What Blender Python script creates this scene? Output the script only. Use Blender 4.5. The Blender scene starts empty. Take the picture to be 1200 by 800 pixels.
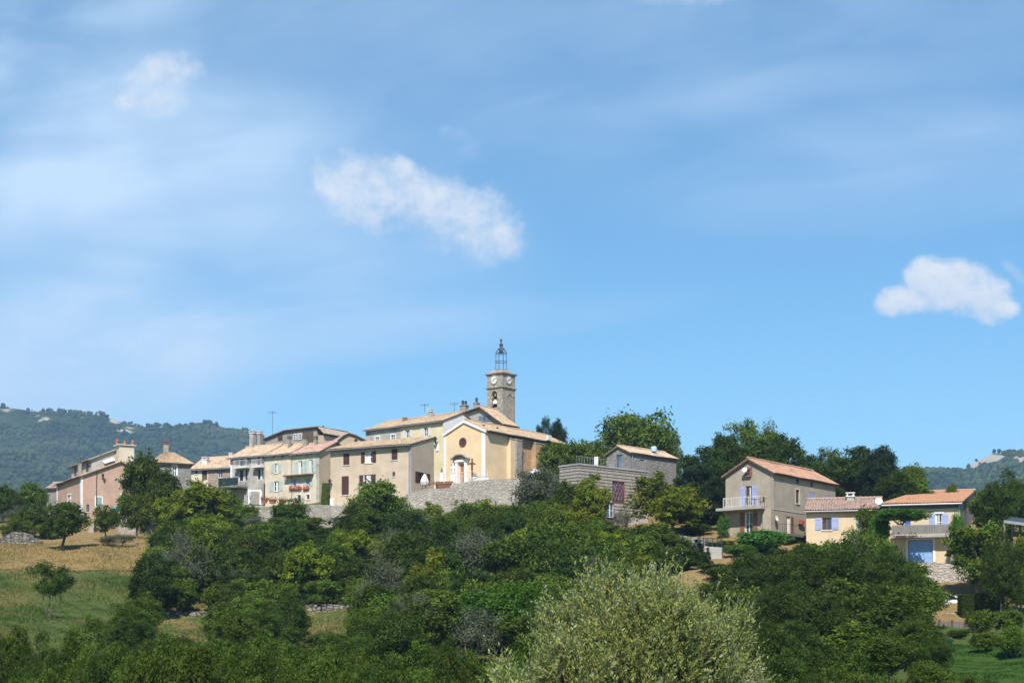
import bpy, math, random
import numpy as np
from mathutils import Vector

# ------------------------------------------------------------------ camera, sky, sun, exposure
SC = bpy.context.scene
COL = SC.collection
KY = 1.357                       # stretch of the distances below (the lens is a short telephoto)
F = 1400.0 * KY                  # focal length in pixels of the 1200 px wide photograph
HZ = 770.0                       # picture row of the horizon
def P(px, py, Y):
    return Vector(((px - 600.0) / 1400.0 * Y, Y * KY, (HZ - py) / 1400.0 * Y))

cam = bpy.data.cameras.new('camera'); camo = bpy.data.objects.new('camera', cam); COL.objects.link(camo)
cam.sensor_width = 36.0; cam.lens = 36.0 * F / 1200.0
cam.shift_y = (HZ - 400.0) / 1200.0
cam.clip_start = 0.5; cam.clip_end = 20000.0
camo.location = (0, 0, 0); camo.rotation_euler = (math.radians(90), 0, 0)
SC.camera = camo

SUN_EL = math.radians(47.0)
SUN_H = Vector((-0.10, -0.995)).normalized()          # horizontal direction towards the sun
SUN_DIR = Vector((SUN_H.x * math.cos(SUN_EL), SUN_H.y * math.cos(SUN_EL), math.sin(SUN_EL)))
sl = bpy.data.lights.new('sun', 'SUN'); slo = bpy.data.objects.new('sun', sl); COL.objects.link(slo)
sl.energy = 4.4; sl.angle = math.radians(0.53); sl.color = (1.0, 0.955, 0.89)
slo.rotation_euler = SUN_DIR.to_track_quat('Z', 'Y').to_euler(); slo.location = (-60, -200, 300)

class V:                                             # tiny wrapper for math nodes
    def __init__(s, nt, sock): s.nt = nt; s.k = sock
    def _m(s, op, *o, clamp=False):
        n = s.nt.nodes.new('ShaderNodeMath'); n.operation = op; n.use_clamp = clamp
        for i, x in enumerate((s,) + o):
            if isinstance(x, V): s.nt.links.new(x.k, n.inputs[i])
            else: n.inputs[i].default_value = x
        return V(s.nt, n.outputs[0])
    def __add__(s, o): return s._m('ADD', o)
    __radd__ = __add__
    def __sub__(s, o): return s._m('SUBTRACT', o)
    def __rsub__(s, o): return (s * -1.0) + o
    def __mul__(s, o): return s._m('MULTIPLY', o)
    __rmul__ = __mul__
    def __truediv__(s, o): return s._m('DIVIDE', o)
    def clamp(s): return s._m('ADD', 0.0, clamp=True)
    def mx(s, o): return s._m('MAXIMUM', o)
    def smooth(s, a, b):
        n = s.nt.nodes.new('ShaderNodeMapRange'); n.interpolation_type = 'SMOOTHSTEP'
        s.nt.links.new(s.k, n.inputs[0]); n.inputs[1].default_value = a; n.inputs[2].default_value = b
        n.inputs[3].default_value = 0; n.inputs[4].default_value = 1
        return V(s.nt, n.outputs[0])

def comb(nt, x, y, z=0.0):
    n = nt.nodes.new('ShaderNodeCombineXYZ')
    for i, q in enumerate((x, y, z)):
        if isinstance(q, V): nt.links.new(q.k, n.inputs[i])
        else: n.inputs[i].default_value = q
    return n.outputs[0]

def noise(nt, vec, scale, detail=6, rough=0.55, dist=0.0, dims='3D'):
    n = nt.nodes.new('ShaderNodeTexNoise'); n.noise_dimensions = dims
    n.inputs['Scale'].default_value = scale; n.inputs['Detail'].default_value = detail
    n.inputs['Roughness'].default_value = rough; n.inputs['Distortion'].default_value = dist
    if vec is not None: nt.links.new(vec, n.inputs['Vector'])
    return V(nt, n.outputs['Fac'])

def mixc(nt, fac, a, b, mode='MIX'):
    n = nt.nodes.new('ShaderNodeMix'); n.data_type = 'RGBA'; n.blend_type = mode
    for i, q in ((0, fac), (6, a), (7, b)):
        if isinstance(q, V): nt.links.new(q.k, n.inputs[i])
        elif isinstance(q, (int, float)): n.inputs[i].default_value = q
        elif isinstance(q, tuple): n.inputs[i].default_value = q + (1.0,) if len(q) == 3 else q
        else: nt.links.new(q, n.inputs[i])
    return n.outputs[2]

def build_world():
    w = bpy.data.worlds.new('World'); SC.world = w; w.use_nodes = True
    nt = w.node_tree; nt.nodes.clear()
    out = nt.nodes.new('ShaderNodeOutputWorld'); bg = nt.nodes.new('ShaderNodeBackground')
    sky = nt.nodes.new('ShaderNodeTexSky'); sky.sky_type = 'NISHITA'; sky.sun_disc = False
    sky.sun_elevation = SUN_EL
    sky.sun_rotation = math.atan2(SUN_DIR.x, SUN_DIR.y)
    sky.altitude = 900; sky.air_density = 1.0; sky.dust_density = 0.1; sky.ozone_density = 4.0
    tc = nt.nodes.new('ShaderNodeTexCoord')
    sp = nt.nodes.new('ShaderNodeSeparateXYZ'); nt.links.new(tc.outputs['Generated'], sp.inputs[0])
    x, y, z = (V(nt, o) for o in sp.outputs)
    yy = y._m('ABSOLUTE').mx(0.08)
    u = x / yy; v = z / yy
    tot = None; lit = None
    def cloud(parts, amp, lo, hi, peak, seed=0.0, shaded=False):
        """parts: ellipses (picture column, row, radii, tilt) merged into one ragged cloud"""
        nonlocal tot, lit
        def field(su, sv):
            uu, vv = u + su, v + sv; env = None
            for px, py, rx, ry, ang in parts:
                cu = (px - 600) / F; cv = (HZ - py) / F
                ca, sa = math.cos(math.radians(ang)), math.sin(math.radians(ang))
                du = uu - cu; dv = vv - cv
                e = 1.0 - (((du * ca + dv * sa) / (rx / F))._m('POWER', 2.0) + ((dv * ca - du * sa) / (ry / F))._m('POWER', 2.0))
                env = e if env is None else env._m('SMOOTH_MAX', e, 0.35)
            vec = comb(nt, uu, vv, 1.3 + seed)
            b1 = noise(nt, vec, 32.0, 10, 0.60, 0.25); b2 = noise(nt, comb(nt, uu, vv * 1.2, 4.1 + seed), 110.0, 8, 0.66, 0.4)
            return env.mx(-3.0) + (b1 - 0.5) * amp + (b2 - 0.5) * (amp * 0.42)
        d = field(0.0, 0.0); q = d.smooth(lo, hi) * peak
        tot = q if tot is None else tot.mx(q)
        if shaded:
            l = (((d - field(0.0015, 0.0065)) * 0.55 + 0.62).clamp()) * q.smooth(0.02, 0.2)
            lit = l if lit is None else lit.mx(l)
    # cumulus over the village
    cloud([(408, 212, 44, 46, 0), (445, 226, 62, 46, -20), (505, 244, 80, 52, -22), (556, 264, 62, 46, -24), (586, 276, 36, 34, -20), (470, 200, 22, 18, 0)], 2.7, -0.25, 1.35, 0.90, 0.0, True)
    # cumulus on the right
    cloud([(1092, 328, 34, 28, 0), (1120, 336, 58, 36, -8), (1152, 348, 44, 31, -20), (1178, 362, 22, 14, -10), (1062, 352, 36, 18, -6), (1042, 357, 22, 16, 0)], 2.3, -0.15, 0.95, 1.0, 3.0, True)
    cloud([(1188, 318, 30, 9, -42)], 3.0, 0.2, 1.3, 0.4)
    # wisps
    cloud([(198, 84, 44, 24, 10), (165, 98, 38, 22, 30), (188, 118, 34, 24, 0), (150, 118, 20, 14, 0)], 3.4, -0.3, 1.7, 0.72, 5.0, True)
    cloud([(190, 140, 95, 34, -22)], 3.4, -0.1, 1.9, 0.46)
    cloud([(330, 142, 34, 24, 0)], 4.0, 0.5, 2.0, 0.30)
    cloud([(525, 158, 40, 16, -8), (552, 176, 30, 20, -30)], 4.0, 0.35, 2.0, 0.40)
    cloud([(800, -6, 70, 16, 0)], 2.4, 0.0, 1.3, 0.7)
    # high thin veil of cirrus
    streak = noise(nt, comb(nt, u * 2.0 + v * 0.7, v * 6.5 - u * 1.2, 7.7), 3.2, 6, 0.5, 0.6)
    soft = noise(nt, comb(nt, u * 1.0, v * 1.7, 2.2), 5.0, 5, 0.5, 0.3)
    def veil(px, py, rx, ry, ang, peak):
        cu = (px - 600) / F; cv = (HZ - py) / F
        ca, sa = math.cos(math.radians(ang)), math.sin(math.radians(ang))
        du = u - cu; dv = v - cv
        a = (du * ca + dv * sa) / (rx / F); b = (dv * ca - du * sa) / (ry / F)
        return (1.0 - (a * a + b * b)).smooth(0.0, 1.0) * peak
    ve = veil(230, 240, 480, 190, -12, 0.46) + veil(10, 425, 380, 120, 0, 0.85) + veil(90, 170, 330, 80, -58, 0.14) + veil(60, 60, 260, 190, 60, 0.34) \
        + veil(1060, 200, 330, 95, 6, 0.36) + veil(480, 390, 420, 34, 7, 0.22) + veil(820, 150, 380, 160, 0, 0.10) + veil(600, -40, 1000, 300, 0, 0.30) + veil(60, 330, 460, 300, 0, 0.22)
    ve = ve * (0.25 + 1.0 * streak.smooth(0.28, 0.75) * 0.7 + soft.smooth(0.3, 0.7) * 0.45)
    colr = nt.nodes.new('ShaderNodeMix'); colr.data_type = 'RGBA'
    hsv = nt.nodes.new('ShaderNodeHueSaturation'); hsv.inputs['Saturation'].default_value = 1.10; nt.links.new(mixc(nt, 1.0, sky.outputs[0], (0.90, 1.05, 1.0), 'MULTIPLY'), hsv.inputs['Color'])
    c1 = mixc(nt, ve.clamp(), hsv.outputs[0], (4.3, 5.6, 7.1))
    ccol = mixc(nt, lit, (3.75, 4.7, 6.1), (5.9, 6.15, 6.5))
    c2 = mixc(nt, tot.clamp(), c1, ccol)
    nt.links.new(c2, bg.inputs['Color']); bg.inputs['Strength'].default_value = 0.103
    nt.links.new(bg.outputs[0], out.inputs['Surface'])
build_world()

SC.view_settings.view_transform = 'Standard'; SC.view_settings.look = 'None'
SC.view_settings.exposure = 0.6; SC.view_settings.gamma = 1.0; SC.view_settings.use_curve_mapping = False
SC.render.engine = 'CYCLES'
cy = SC.cycles
cy.use_denoising = True; cy.max_bounces = 5; cy.diffuse_bounces = 3; cy.glossy_bounces = 2; cy.transmission_bounces = 3
cy.volume_bounces = 0; cy.transparent_max_bounces = 6
cy.caustics_reflective = False; cy.caustics_refractive = False
cy.use_adaptive_sampling = True; cy.adaptive_threshold = 0.015
try: cy.denoiser = 'OPENIMAGEDENOISE'
except Exception: pass

# ------------------------------------------------------------------ tagging and mesh helpers
def tag(o, label=None, cat=None, group=None, kind=None):
    if label: o['label'] = label
    if cat: o['category'] = cat
    if group: o['group'] = group
    if kind: o['kind'] = kind
    return o

def empty(name, loc, label=None, cat=None, group=None, rz=0.0):
    o = bpy.data.objects.new(name, None); COL.objects.link(o)
    o.location = loc; o.rotation_euler = (0, 0, rz); o.empty_display_size = 0.2
    return tag(o, label, cat, group)

def wloc(o):
    p = Vector((0, 0, 0))
    while o is not None:
        p = p + o.location; o = o.parent
    return p

class MB:
    """Collects faces in world space, then links them as one mesh object."""
    def __init__(s): s.v = []; s.f = []; s.smooth = False; s.uv = None
    def poly(s, pts):
        i = len(s.v); s.v.extend(Vector(p) for p in pts); s.f.append(tuple(range(i, i + len(pts))))
    def hexa(s, b, t):
        """b, t: four bottom and four top points, same order."""
        i = len(s.v); s.v.extend(Vector(p) for p in b); s.v.extend(Vector(p) for p in t)
        s.f += [(i + 3, i + 2, i + 1, i), (i + 4, i + 5, i + 6, i + 7)]
        for k in range(4):
            j = (k + 1) % 4; s.f.append((i + k, i + j, i + 4 + j, i + 4 + k))
    def box(s, c, half, ux=Vector((1, 0, 0)), uy=Vector((0, 1, 0)), uz=Vector((0, 0, 1))):
        c = Vector(c); a, b, d = ux * half[0], uy * half[1], uz * half[2]
        s.hexa([c - a - b - d, c + a - b - d, c + a + b - d, c - a + b - d],
               [c - a - b + d, c + a - b + d, c + a + b + d, c - a + b + d])
    def tube(s, pts, radii, n=6):
        pts = [Vector(p) for p in pts]
        if not isinstance(radii, (list, tuple)): radii = [radii] * len(pts)
        base = len(s.v); L = len(pts)
        for i, p in enumerate(pts):
            d = (pts[min(i + 1, L - 1)] - pts[max(i - 1, 0)]).normalized()
            a = d.cross(Vector((0, 0, 1)) if abs(d.z) < 0.9 else Vector((1, 0, 0))).normalized(); b = d.cross(a)
            for k in range(n):
                t = 2 * math.pi * k / n
                s.v.append(p + (a * math.cos(t) + b * math.sin(t)) * radii[i])
        for i in range(L - 1):
            for k in range(n):
                j = (k + 1) % n
                s.f.append((base + i * n + k, base + i * n + j, base + (i + 1) * n + j, base + (i + 1) * n + k))
        s.f.append(tuple(base + k for k in reversed(range(n))))
        s.f.append(tuple(base + (L - 1) * n + k for k in range(n)))
    def lathe(s, c, prof, n=16, ax=Vector((0, 0, 1))):
        c = Vector(c); a = ax.cross(Vector((1, 0, 0)) if abs(ax.x) < 0.9 else Vector((0, 1, 0))).normalized(); b = ax.cross(a)
        base = len(s.v)
        for r, h in prof:
            for k in range(n):
                t = 2 * math.pi * k / n
                s.v.append(c + ax * h + (a * math.cos(t) + b * math.sin(t)) * r)
        for i in range(len(prof) - 1):
            for k in range(n):
                j = (k + 1) % n
                s.f.append((base + i * n + k, base + i * n + j, base + (i + 1) * n + j, base + (i + 1) * n + k))
        s.f.append(tuple(base + k for k in reversed(range(n))))
        s.f.append(tuple(base + (len(prof) - 1) * n + k for k in range(n)))
    def build(s, name, mat, parent=None, loc=None, smooth=False):
        me = bpy.data.meshes.new(name)
        org = wloc(parent) if parent is not None else (Vector(loc) if loc is not None else Vector((0, 0, 0)))
        me.from_pydata([tuple(p - org) for p in s.v], [], s.f)
        me.materials.append(mat)
        if smooth: me.polygons.foreach_set('use_smooth', [True] * len(me.polygons))
        o = bpy.data.objects.new(name, me); COL.objects.link(o)
        if parent is not None: o.parent = parent
        else: o.location = org
        return o

# ------------------------------------------------------------------ materials
MAT = {}
def new_mat(name):
    m = bpy.data.materials.new(name); m.use_nodes = True; nt = m.node_tree
    b = nt.nodes['Principled BSDF']
    MAT[name] = m
    return m, nt, b
def pos(nt):
    g = nt.nodes.new('ShaderNodeNewGeometry'); return g.outputs['Position']
def bump(nt, b, h, strength, dist):
    n = nt.nodes.new('ShaderNodeBump'); n.inputs['Strength'].default_value = strength; n.inputs['Distance'].default_value = dist
    nt.links.new(h.k if isinstance(h, V) else h, n.inputs['Height']); nt.links.new(n.outputs[0], b.inputs['Normal'])
def scl(c, k): return tuple(min(1.0, q * k) for q in c)

def plaster(name, c, var=0.16, dirt=0.35, dirtc=(0.16, 0.13, 0.10), rough=0.92, patch=0.0, patchc=(0.3, 0.28, 0.25)):
    m, nt, b = new_mat(name); p = pos(nt)
    n1 = noise(nt, p, 0.7, 6, 0.6); n2 = noise(nt, p, 5.0, 5, 0.65)
    mp = nt.nodes.new('ShaderNodeMapping'); mp.inputs['Scale'].default_value = (2.2, 2.2, 0.25); nt.links.new(p, mp.inputs[0])
    st = noise(nt, mp.outputs[0], 1.3, 5, 0.6)
    col = mixc(nt, n1.smooth(0.3, 0.7), scl(c, 1 - var), scl(c, 1 + var * 0.6))
    col = mixc(nt, n2.smooth(0.35, 0.75) * 0.35, col, scl(c, 1 - var * 1.6))
    col = mixc(nt, st.smooth(0.55, 0.8) * dirt, col, dirtc)
    if patch > 0:
        n3 = noise(nt, p, 0.45, 4, 0.6, 0.6)
        col = mixc(nt, n3.smooth(0.56, 0.62) * patch, col, patchc)
    nt.links.new(col, b.inputs['Base Color']); b.inputs['Roughness'].default_value = rough
    b.inputs['Specular IOR Level'].default_value = 0.2
    bump(nt, b, n2, 0.5, 0.04); return m

def stone(name, c1, c2, mortar, scale=2.6, squash=1.5, bumpd=0.06):
    m, nt, b = new_mat(name); p = pos(nt)
    mp = nt.nodes.new('ShaderNodeMapping'); mp.inputs['Scale'].default_value = (1, 1, squash); nt.links.new(p, mp.inputs[0])
    wob = nt.nodes.new('ShaderNodeTexNoise'); wob.inputs['Scale'].default_value = 3.0; nt.links.new(mp.outputs[0], wob.inputs['Vector'])
    q = mixc(nt, 0.12, mp.outputs[0], wob.outputs['Color'], 'ADD')
    vo = nt.nodes.new('ShaderNodeTexVoronoi'); vo.inputs['Scale'].default_value = scale; nt.links.new(q, vo.inputs['Vector'])
    ve = nt.nodes.new('ShaderNodeTexVoronoi'); ve.feature = 'DISTANCE_TO_EDGE'; ve.inputs['Scale'].default_value = scale; nt.links.new(q, ve.inputs['Vector'])
    sp = nt.nodes.new('ShaderNodeSeparateColor'); nt.links.new(vo.outputs['Color'], sp.inputs[0])
    cell = V(nt, sp.outputs[0]); edge = V(nt, ve.outputs['Distance'])
    big = noise(nt, p, 0.35, 5, 0.6); f2 = noise(nt, p, 9.0, 4, 0.6)
    col = mixc(nt, cell, c1, c2)
    col = mixc(nt, f2.smooth(0.35, 0.8) * 0.4, col, scl(c1, 0.7))
    col = mixc(nt, edge.smooth(0.10, 0.02), col, mortar)
    col = mixc(nt, big.smooth(0.45, 0.75) * 0.45, col, scl(c1, 0.72))
    nt.links.new(col, b.inputs['Base Color']); b.inputs['Roughness'].default_value = 0.95
    b.inputs['Specular IOR Level'].default_value = 0.15
    bump(nt, b, edge.smooth(0.0, 0.16) + f2 * 0.3 + cell * 0.3, 0.8, bumpd); return m

def tiles(name, cs, lichen=(0.28, 0.25, 0.19), lam=0.3):
    """canal tiles: per-tile colour from a voronoi cell over metre UVs; relief is modelled."""
    m, nt, b = new_mat(name)
    uv = nt.nodes.new('ShaderNodeUVMap'); uv.uv_map = 'UVMap'
    mp = nt.nodes.new('ShaderNodeMapping'); mp.inputs['Scale'].default_value = (1 / 0.24, 1 / 0.42, 1); nt.links.new(uv.outputs[0], mp.inputs[0])
    wn = nt.nodes.new('ShaderNodeTexWhiteNoise'); wn.noise_dimensions = '2D'
    fl = nt.nodes.new('ShaderNodeVectorMath'); fl.operation = 'FLOOR'; nt.links.new(mp.outputs[0], fl.inputs[0]); nt.links.new(fl.outputs[0], wn.inputs[0])
    r = V(nt, wn.outputs['Value']); p = pos(nt)
    big = noise(nt, p, 0.6, 5, 0.6, 0.4); sm = noise(nt, p, 4.0, 4, 0.6)
    col = mixc(nt, r, cs[0], cs[1]); col = mixc(nt, r.smooth(0.72, 0.95), col, cs[2])
    col = mixc(nt, big.smooth(0.45, 0.7) * (lam + 0.25), col, lichen)
    col = mixc(nt, sm.smooth(0.5, 0.8) * 0.35, col, scl(cs[0], 0.6))
    nt.links.new(col, b.inputs['Base Color']); b.inputs['Roughness'].default_value = 0.9
    b.inputs['Specular IOR Level'].default_value = 0.2
    bump(nt, b, sm, 0.4, 0.03); return m

def paint(name, c, rough=0.6, var=0.12, metal=0.0, spec=0.3):
    m, nt, b = new_mat(name); n = noise(nt, pos(nt), 3.0, 5, 0.6)
    col = mixc(nt, n.smooth(0.3, 0.75), scl(c, 1 - var), scl(c, 1 + var * 0.5))
    nt.links.new(col, b.inputs['Base Color']); b.inputs['Roughness'].default_value = rough
    b.inputs['Metallic'].default_value = metal; b.inputs['Specular IOR Level'].default_value = spec
    return m

def wood(name, c, rough=0.75):
    m, nt, b = new_mat(name); p = pos(nt)
    mp = nt.nodes.new('ShaderNodeMapping'); mp.inputs['Scale'].default_value = (9, 9, 0.6); nt.links.new(p, mp.inputs[0])
    n = noise(nt, mp.outputs[0], 1.6, 5, 0.6)
    col = mixc(nt, n.smooth(0.3, 0.7), scl(c, 0.65), scl(c, 1.2))
    nt.links.new(col, b.inputs['Base Color']); b.inputs['Roughness'].default_value = rough
    bump(nt, b, n, 0.3, 0.02); return m

def glass(name, c=(0.02, 0.025, 0.03)):
    m, nt, b = new_mat(name)
    n = noise(nt, pos(nt), 0.8, 3, 0.5)
    nt.links.new(mixc(nt, n.smooth(0.35, 0.65), c, scl(c, 2.2)), b.inputs['Base Color'])
    b.inputs['Roughness'].default_value = 0.08; b.inputs['Specular IOR Level'].default_value = 0.6
    return m

def leafmat(name, lo, hi, trans=0.28, rough=0.55, back=None):
    m, nt, b = new_mat(name)
    at = nt.nodes.new('ShaderNodeAttribute'); at.attribute_name = 'leaf_tone'
    oi = nt.nodes.new('ShaderNodeObjectInfo')
    r = V(nt, at.outputs['Fac']); orr = V(nt, oi.outputs['Random'])
    col = mixc(nt, r, lo, hi)
    hs = nt.nodes.new('ShaderNodeHueSaturation')
    nt.links.new((0.488 + orr * 0.026).k, hs.inputs['Hue'])
    nt.links.new((0.98 + orr * 0.38).k, hs.inputs['Value']); nt.links.new(col, hs.inputs['Color'])
    c = hs.outputs[0]
    if back is not None:
        g = nt.nodes.new('ShaderNodeNewGeometry')
        c = mixc(nt, V(nt, g.outputs['Backfacing']) * 0.75, c, back)
    nt.links.new(c, b.inputs['Base Color']); b.inputs['Roughness'].default_value = rough
    b.inputs['Specular IOR Level'].default_value = 0.10
    tr = nt.nodes.new('ShaderNodeBsdfTranslucent')
    nt.links.new(mixc(nt, 0.5, c, (0.13, 0.20, 0.01)), tr.inputs['Color'])
    mx = nt.nodes.new('ShaderNodeMixShader'); mx.inputs[0].default_value = trans
    out = nt.nodes['Material Output']
    nt.links.new(b.outputs[0], mx.inputs[1]); nt.links.new(tr.outputs[0], mx.inputs[2]); nt.links.new(mx.outputs[0], out.inputs['Surface'])
    return m

plaster('pink_plaster', (0.51, 0.345, 0.255), 0.14, 0.42, dirtc=(0.24, 0.17, 0.13), patch=0.3, patchc=(0.42, 0.29, 0.22))
plaster('grey_plaster', (0.33, 0.29, 0.24), 0.2, 0.45, patch=0.5, patchc=(0.22, 0.19, 0.16))
plaster('pale_grey_plaster', (0.47, 0.43, 0.38), 0.2, 0.45, patch=0.6, patchc=(0.26, 0.23, 0.2))
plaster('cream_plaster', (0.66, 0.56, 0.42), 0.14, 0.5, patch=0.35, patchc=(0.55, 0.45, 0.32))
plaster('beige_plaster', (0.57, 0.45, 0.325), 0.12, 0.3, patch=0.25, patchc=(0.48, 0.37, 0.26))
plaster('beige_side_plaster', (0.50, 0.39, 0.28), 0.10, 0.25)  # darker beige; on the shutter house side it paints shade into the colour
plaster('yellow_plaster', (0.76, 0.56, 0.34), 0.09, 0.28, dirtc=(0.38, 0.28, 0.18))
plaster('pale_yellow_plaster', (0.72, 0.61, 0.385), 0.10, 0.25)
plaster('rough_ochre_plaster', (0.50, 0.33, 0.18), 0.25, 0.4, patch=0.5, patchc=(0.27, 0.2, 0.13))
plaster('white_plaster', (0.76, 0.74, 0.71), 0.06, 0.12)
plaster('house_grey_render', (0.40, 0.335, 0.255), 0.16, 0.5, dirtc=(0.17, 0.14, 0.11), patch=0.3, patchc=(0.30, 0.25, 0.19))
plaster('sand_plaster', (0.64, 0.50, 0.325), 0.10, 0.25)
plaster('concrete', (0.40, 0.37, 0.33), 0.18, 0.4)
plaster('dark_concrete', (0.17, 0.16, 0.15), 0.2, 0.3)
stone('rubble_stone', (0.32, 0.28, 0.235), (0.47, 0.42, 0.355), (0.35, 0.31, 0.265), 2.4)
stone('pink_stone', (0.34, 0.25, 0.19), (0.46, 0.36, 0.28), (0.38, 0.31, 0.25), 2.2)
stone('tower_stone', (0.32, 0.275, 0.22), (0.54, 0.475, 0.385), (0.36, 0.315, 0.26), 2.3, 1.6)
stone('terrace_stone', (0.37, 0.325, 0.27), (0.57, 0.51, 0.43), (0.41, 0.36, 0.30), 2.2, 1.7)
stone('grey_stone', (0.22, 0.20, 0.185), (0.36, 0.335, 0.31), (0.27, 0.25, 0.23), 2.6)
stone('dry_stone', (0.13, 0.12, 0.095), (0.34, 0.31, 0.26), (0.05, 0.045, 0.035), 2.0, 1.8, 0.12)
stone('paving', (0.33, 0.30, 0.26), (0.42, 0.39, 0.34), (0.28, 0.25, 0.21), 1.6, 1.0, 0.01)
tiles('pale_tiles', [(0.56, 0.40, 0.265), (0.65, 0.50, 0.355), (0.42, 0.30, 0.215)])
tiles('tan_tiles', [(0.50, 0.35, 0.215), (0.59, 0.45, 0.295), (0.34, 0.235, 0.165)])
tiles('pink_tiles', [(0.50, 0.31, 0.235), (0.57, 0.40, 0.31), (0.38, 0.25, 0.205)])
tiles('orange_tiles', [(0.50, 0.255, 0.14), (0.60, 0.39, 0.255), (0.34, 0.18, 0.12)], lam=0.1)
tiles('red_tiles', [(0.46, 0.245, 0.155), (0.54, 0.34, 0.23), (0.33, 0.18, 0.13)], lam=0.15)
tiles('mauve_tiles', [(0.36, 0.25, 0.20), (0.50, 0.35, 0.27), (0.27, 0.19, 0.16)], lichen=(0.30, 0.26, 0.22))
tiles('grey_tiles', [(0.36, 0.29, 0.23), (0.44, 0.36, 0.28), (0.27, 0.22, 0.19)], lichen=(0.3, 0.27, 0.22))
paint('white_paint', (0.80, 0.80, 0.78)); paint('off_white', (0.70, 0.68, 0.64))
paint('mint_paint', (0.46, 0.54, 0.50), 0.7); paint('pale_green_paint', (0.30, 0.42, 0.38), 0.7)
paint('brown_paint', (0.085, 0.04, 0.032), 0.55); paint('red_brown_paint', (0.15, 0.05, 0.03), 0.55)
paint('dark_green_paint', (0.02, 0.05, 0.05), 0.6); paint('lilac_paint', (0.36, 0.40, 0.62), 0.65)
paint('blue_paint', (0.08, 0.16, 0.43), 0.5); paint('sky_blue_paint', (0.25, 0.42, 0.70), 0.55)
paint('pale_blue_paint', (0.42, 0.60, 0.72), 0.55)
paint('zinc', (0.33, 0.34, 0.35), 0.45, 0.1, 0.3); paint('iron', (0.075, 0.085, 0.10), 0.5, 0.2, 0.3)
paint('dark_metal', (0.05, 0.055, 0.06), 0.5); paint('terracotta', (0.42, 0.16, 0.08), 0.85)
paint('orange_bloom', (0.42, 0.17, 0.04), 0.8, 0.4); paint('red_bloom', (0.50, 0.04, 0.04), 0.8, 0.4)
paint('cloth_white', (0.72, 0.69, 0.63), 0.9); paint('teal_cloth', (0.03, 0.34, 0.30), 0.8)
paint('car_white', (0.80, 0.80, 0.79), 0.25, 0.02); paint('rubber', (0.02, 0.02, 0.02), 0.8)
paint('bronze', (0.14, 0.10, 0.05), 0.4, 0.2, 0.7); paint('brick_red', (0.27, 0.11, 0.09), 0.8)
paint('black_line', (0.02, 0.02, 0.02), 0.6); paint('bin_green', (0.01, 0.05, 0.04), 0.5)
wood('dark_wood', (0.12, 0.08, 0.055)); wood('honey_wood', (0.42, 0.17, 0.05)); wood('grey_wood', (0.22, 0.195, 0.175))
wood('board_wood', (0.40, 0.345, 0.29)); wood('brown_wood', (0.22, 0.10, 0.045)); wood('log_wood', (0.45, 0.28, 0.14))
wood('bark', (0.12, 0.095, 0.07)); wood('pale_bark', (0.24, 0.21, 0.175)); wood('dead_wood', (0.145, 0.125, 0.105))
glass('glass'); glass('blue_glass', (0.07, 0.10, 0.14))
leafmat('oak_leaf', (0.020, 0.038, 0.004), (0.092, 0.130, 0.016), 0.3)
leafmat('dark_leaf', (0.010, 0.025, 0.004), (0.050, 0.082, 0.012), 0.24)
leafmat('mid_leaf', (0.036, 0.068, 0.006), (0.135, 0.185, 0.022), 0.33)
leafmat('lime_leaf', (0.075, 0.105, 0.006), (0.215, 0.240, 0.020), 0.38)
leafmat('deep_leaf', (0.014, 0.030, 0.004), (0.066, 0.100, 0.013), 0.26)
leafmat('near_leaf', (0.026, 0.052, 0.005), (0.104, 0.150, 0.018), 0.32)
leafmat('fresh_leaf', (0.020, 0.060, 0.004), (0.080, 0.160, 0.014), 0.33)
leafmat('grey_leaf', (0.060, 0.068, 0.042), (0.125, 0.135, 0.085), 0.25)
leafmat('willow_leaf', (0.130, 0.155, 0.026), (0.34, 0.35, 0.10), 0.32, 0.45, back=(0.46, 0.51, 0.36))
wood('willow_shoot', (0.16, 0.15, 0.05))
leafmat('plum_leaf', (0.016, 0.008, 0.012), (0.045, 0.022, 0.028), 0.2)
leafmat('conifer_leaf', (0.010, 0.024, 0.010), (0.030, 0.054, 0.020), 0.12)
leafmat('vine_leaf', (0.030, 0.085, 0.012), (0.085, 0.19, 0.03), 0.32)
# ------------------------------------------------------------------ terrain
CTRL = [  # picture column, row, distance -> a point of the ground
 (-150, 735, 85), (0, 735, 85), (75, 732, 88), (150, 733, 90), (0, 690, 108), (150, 690, 109), (0, 655, 130), (150, 650, 132), (83, 643, 137),
 (0, 638, 145), (-150, 640, 145), (95, 610, 164), (180, 606, 164), (0, 612, 172), (-150, 610, 175),
 (160, 636, 142), (250, 625, 152), (300, 614, 158), (360, 618, 148), (300, 596, 180), (375, 590, 168), (230, 600, 182),
 (450, 624, 141), (550, 618, 146), (640, 616, 144), (480, 580, 170), (600, 574, 170), (700, 590, 160),
 (200, 712, 108), (410, 706, 109), (500, 703, 109), (410, 742, 100), (200, 742, 98), (520, 742, 98),
 (250, 668, 128), (400, 665, 125), (550, 665, 124), (650, 668, 118),
 (700, 622, 133), (760, 622, 128), (830, 632, 118), (880, 632, 117), (830, 668, 103), (760, 668, 110),
 (960, 646, 118), (1050, 662, 114), (1130, 662, 114), (1190, 655, 118), (900, 672, 104), (1000, 690, 104), (1100, 690, 106), (1160, 690, 104), (1300, 690, 104),
 (1110, 716, 99), (1160, 726, 96), (1110, 745, 84), (1130, 763, 74), (1180, 774, 70), (1160, 790, 61), (1250, 785, 66), (1080, 775, 72),
 (900, 745, 84), (980, 745, 84), (700, 745, 88), (600, 742, 92), (820, 725, 92),
 (850, 600, 150), (1000, 600, 150), (1150, 610, 150), (1300, 610, 150), (750, 585, 172),
]
_pts = [P(*c) for c in CTRL]
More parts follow.
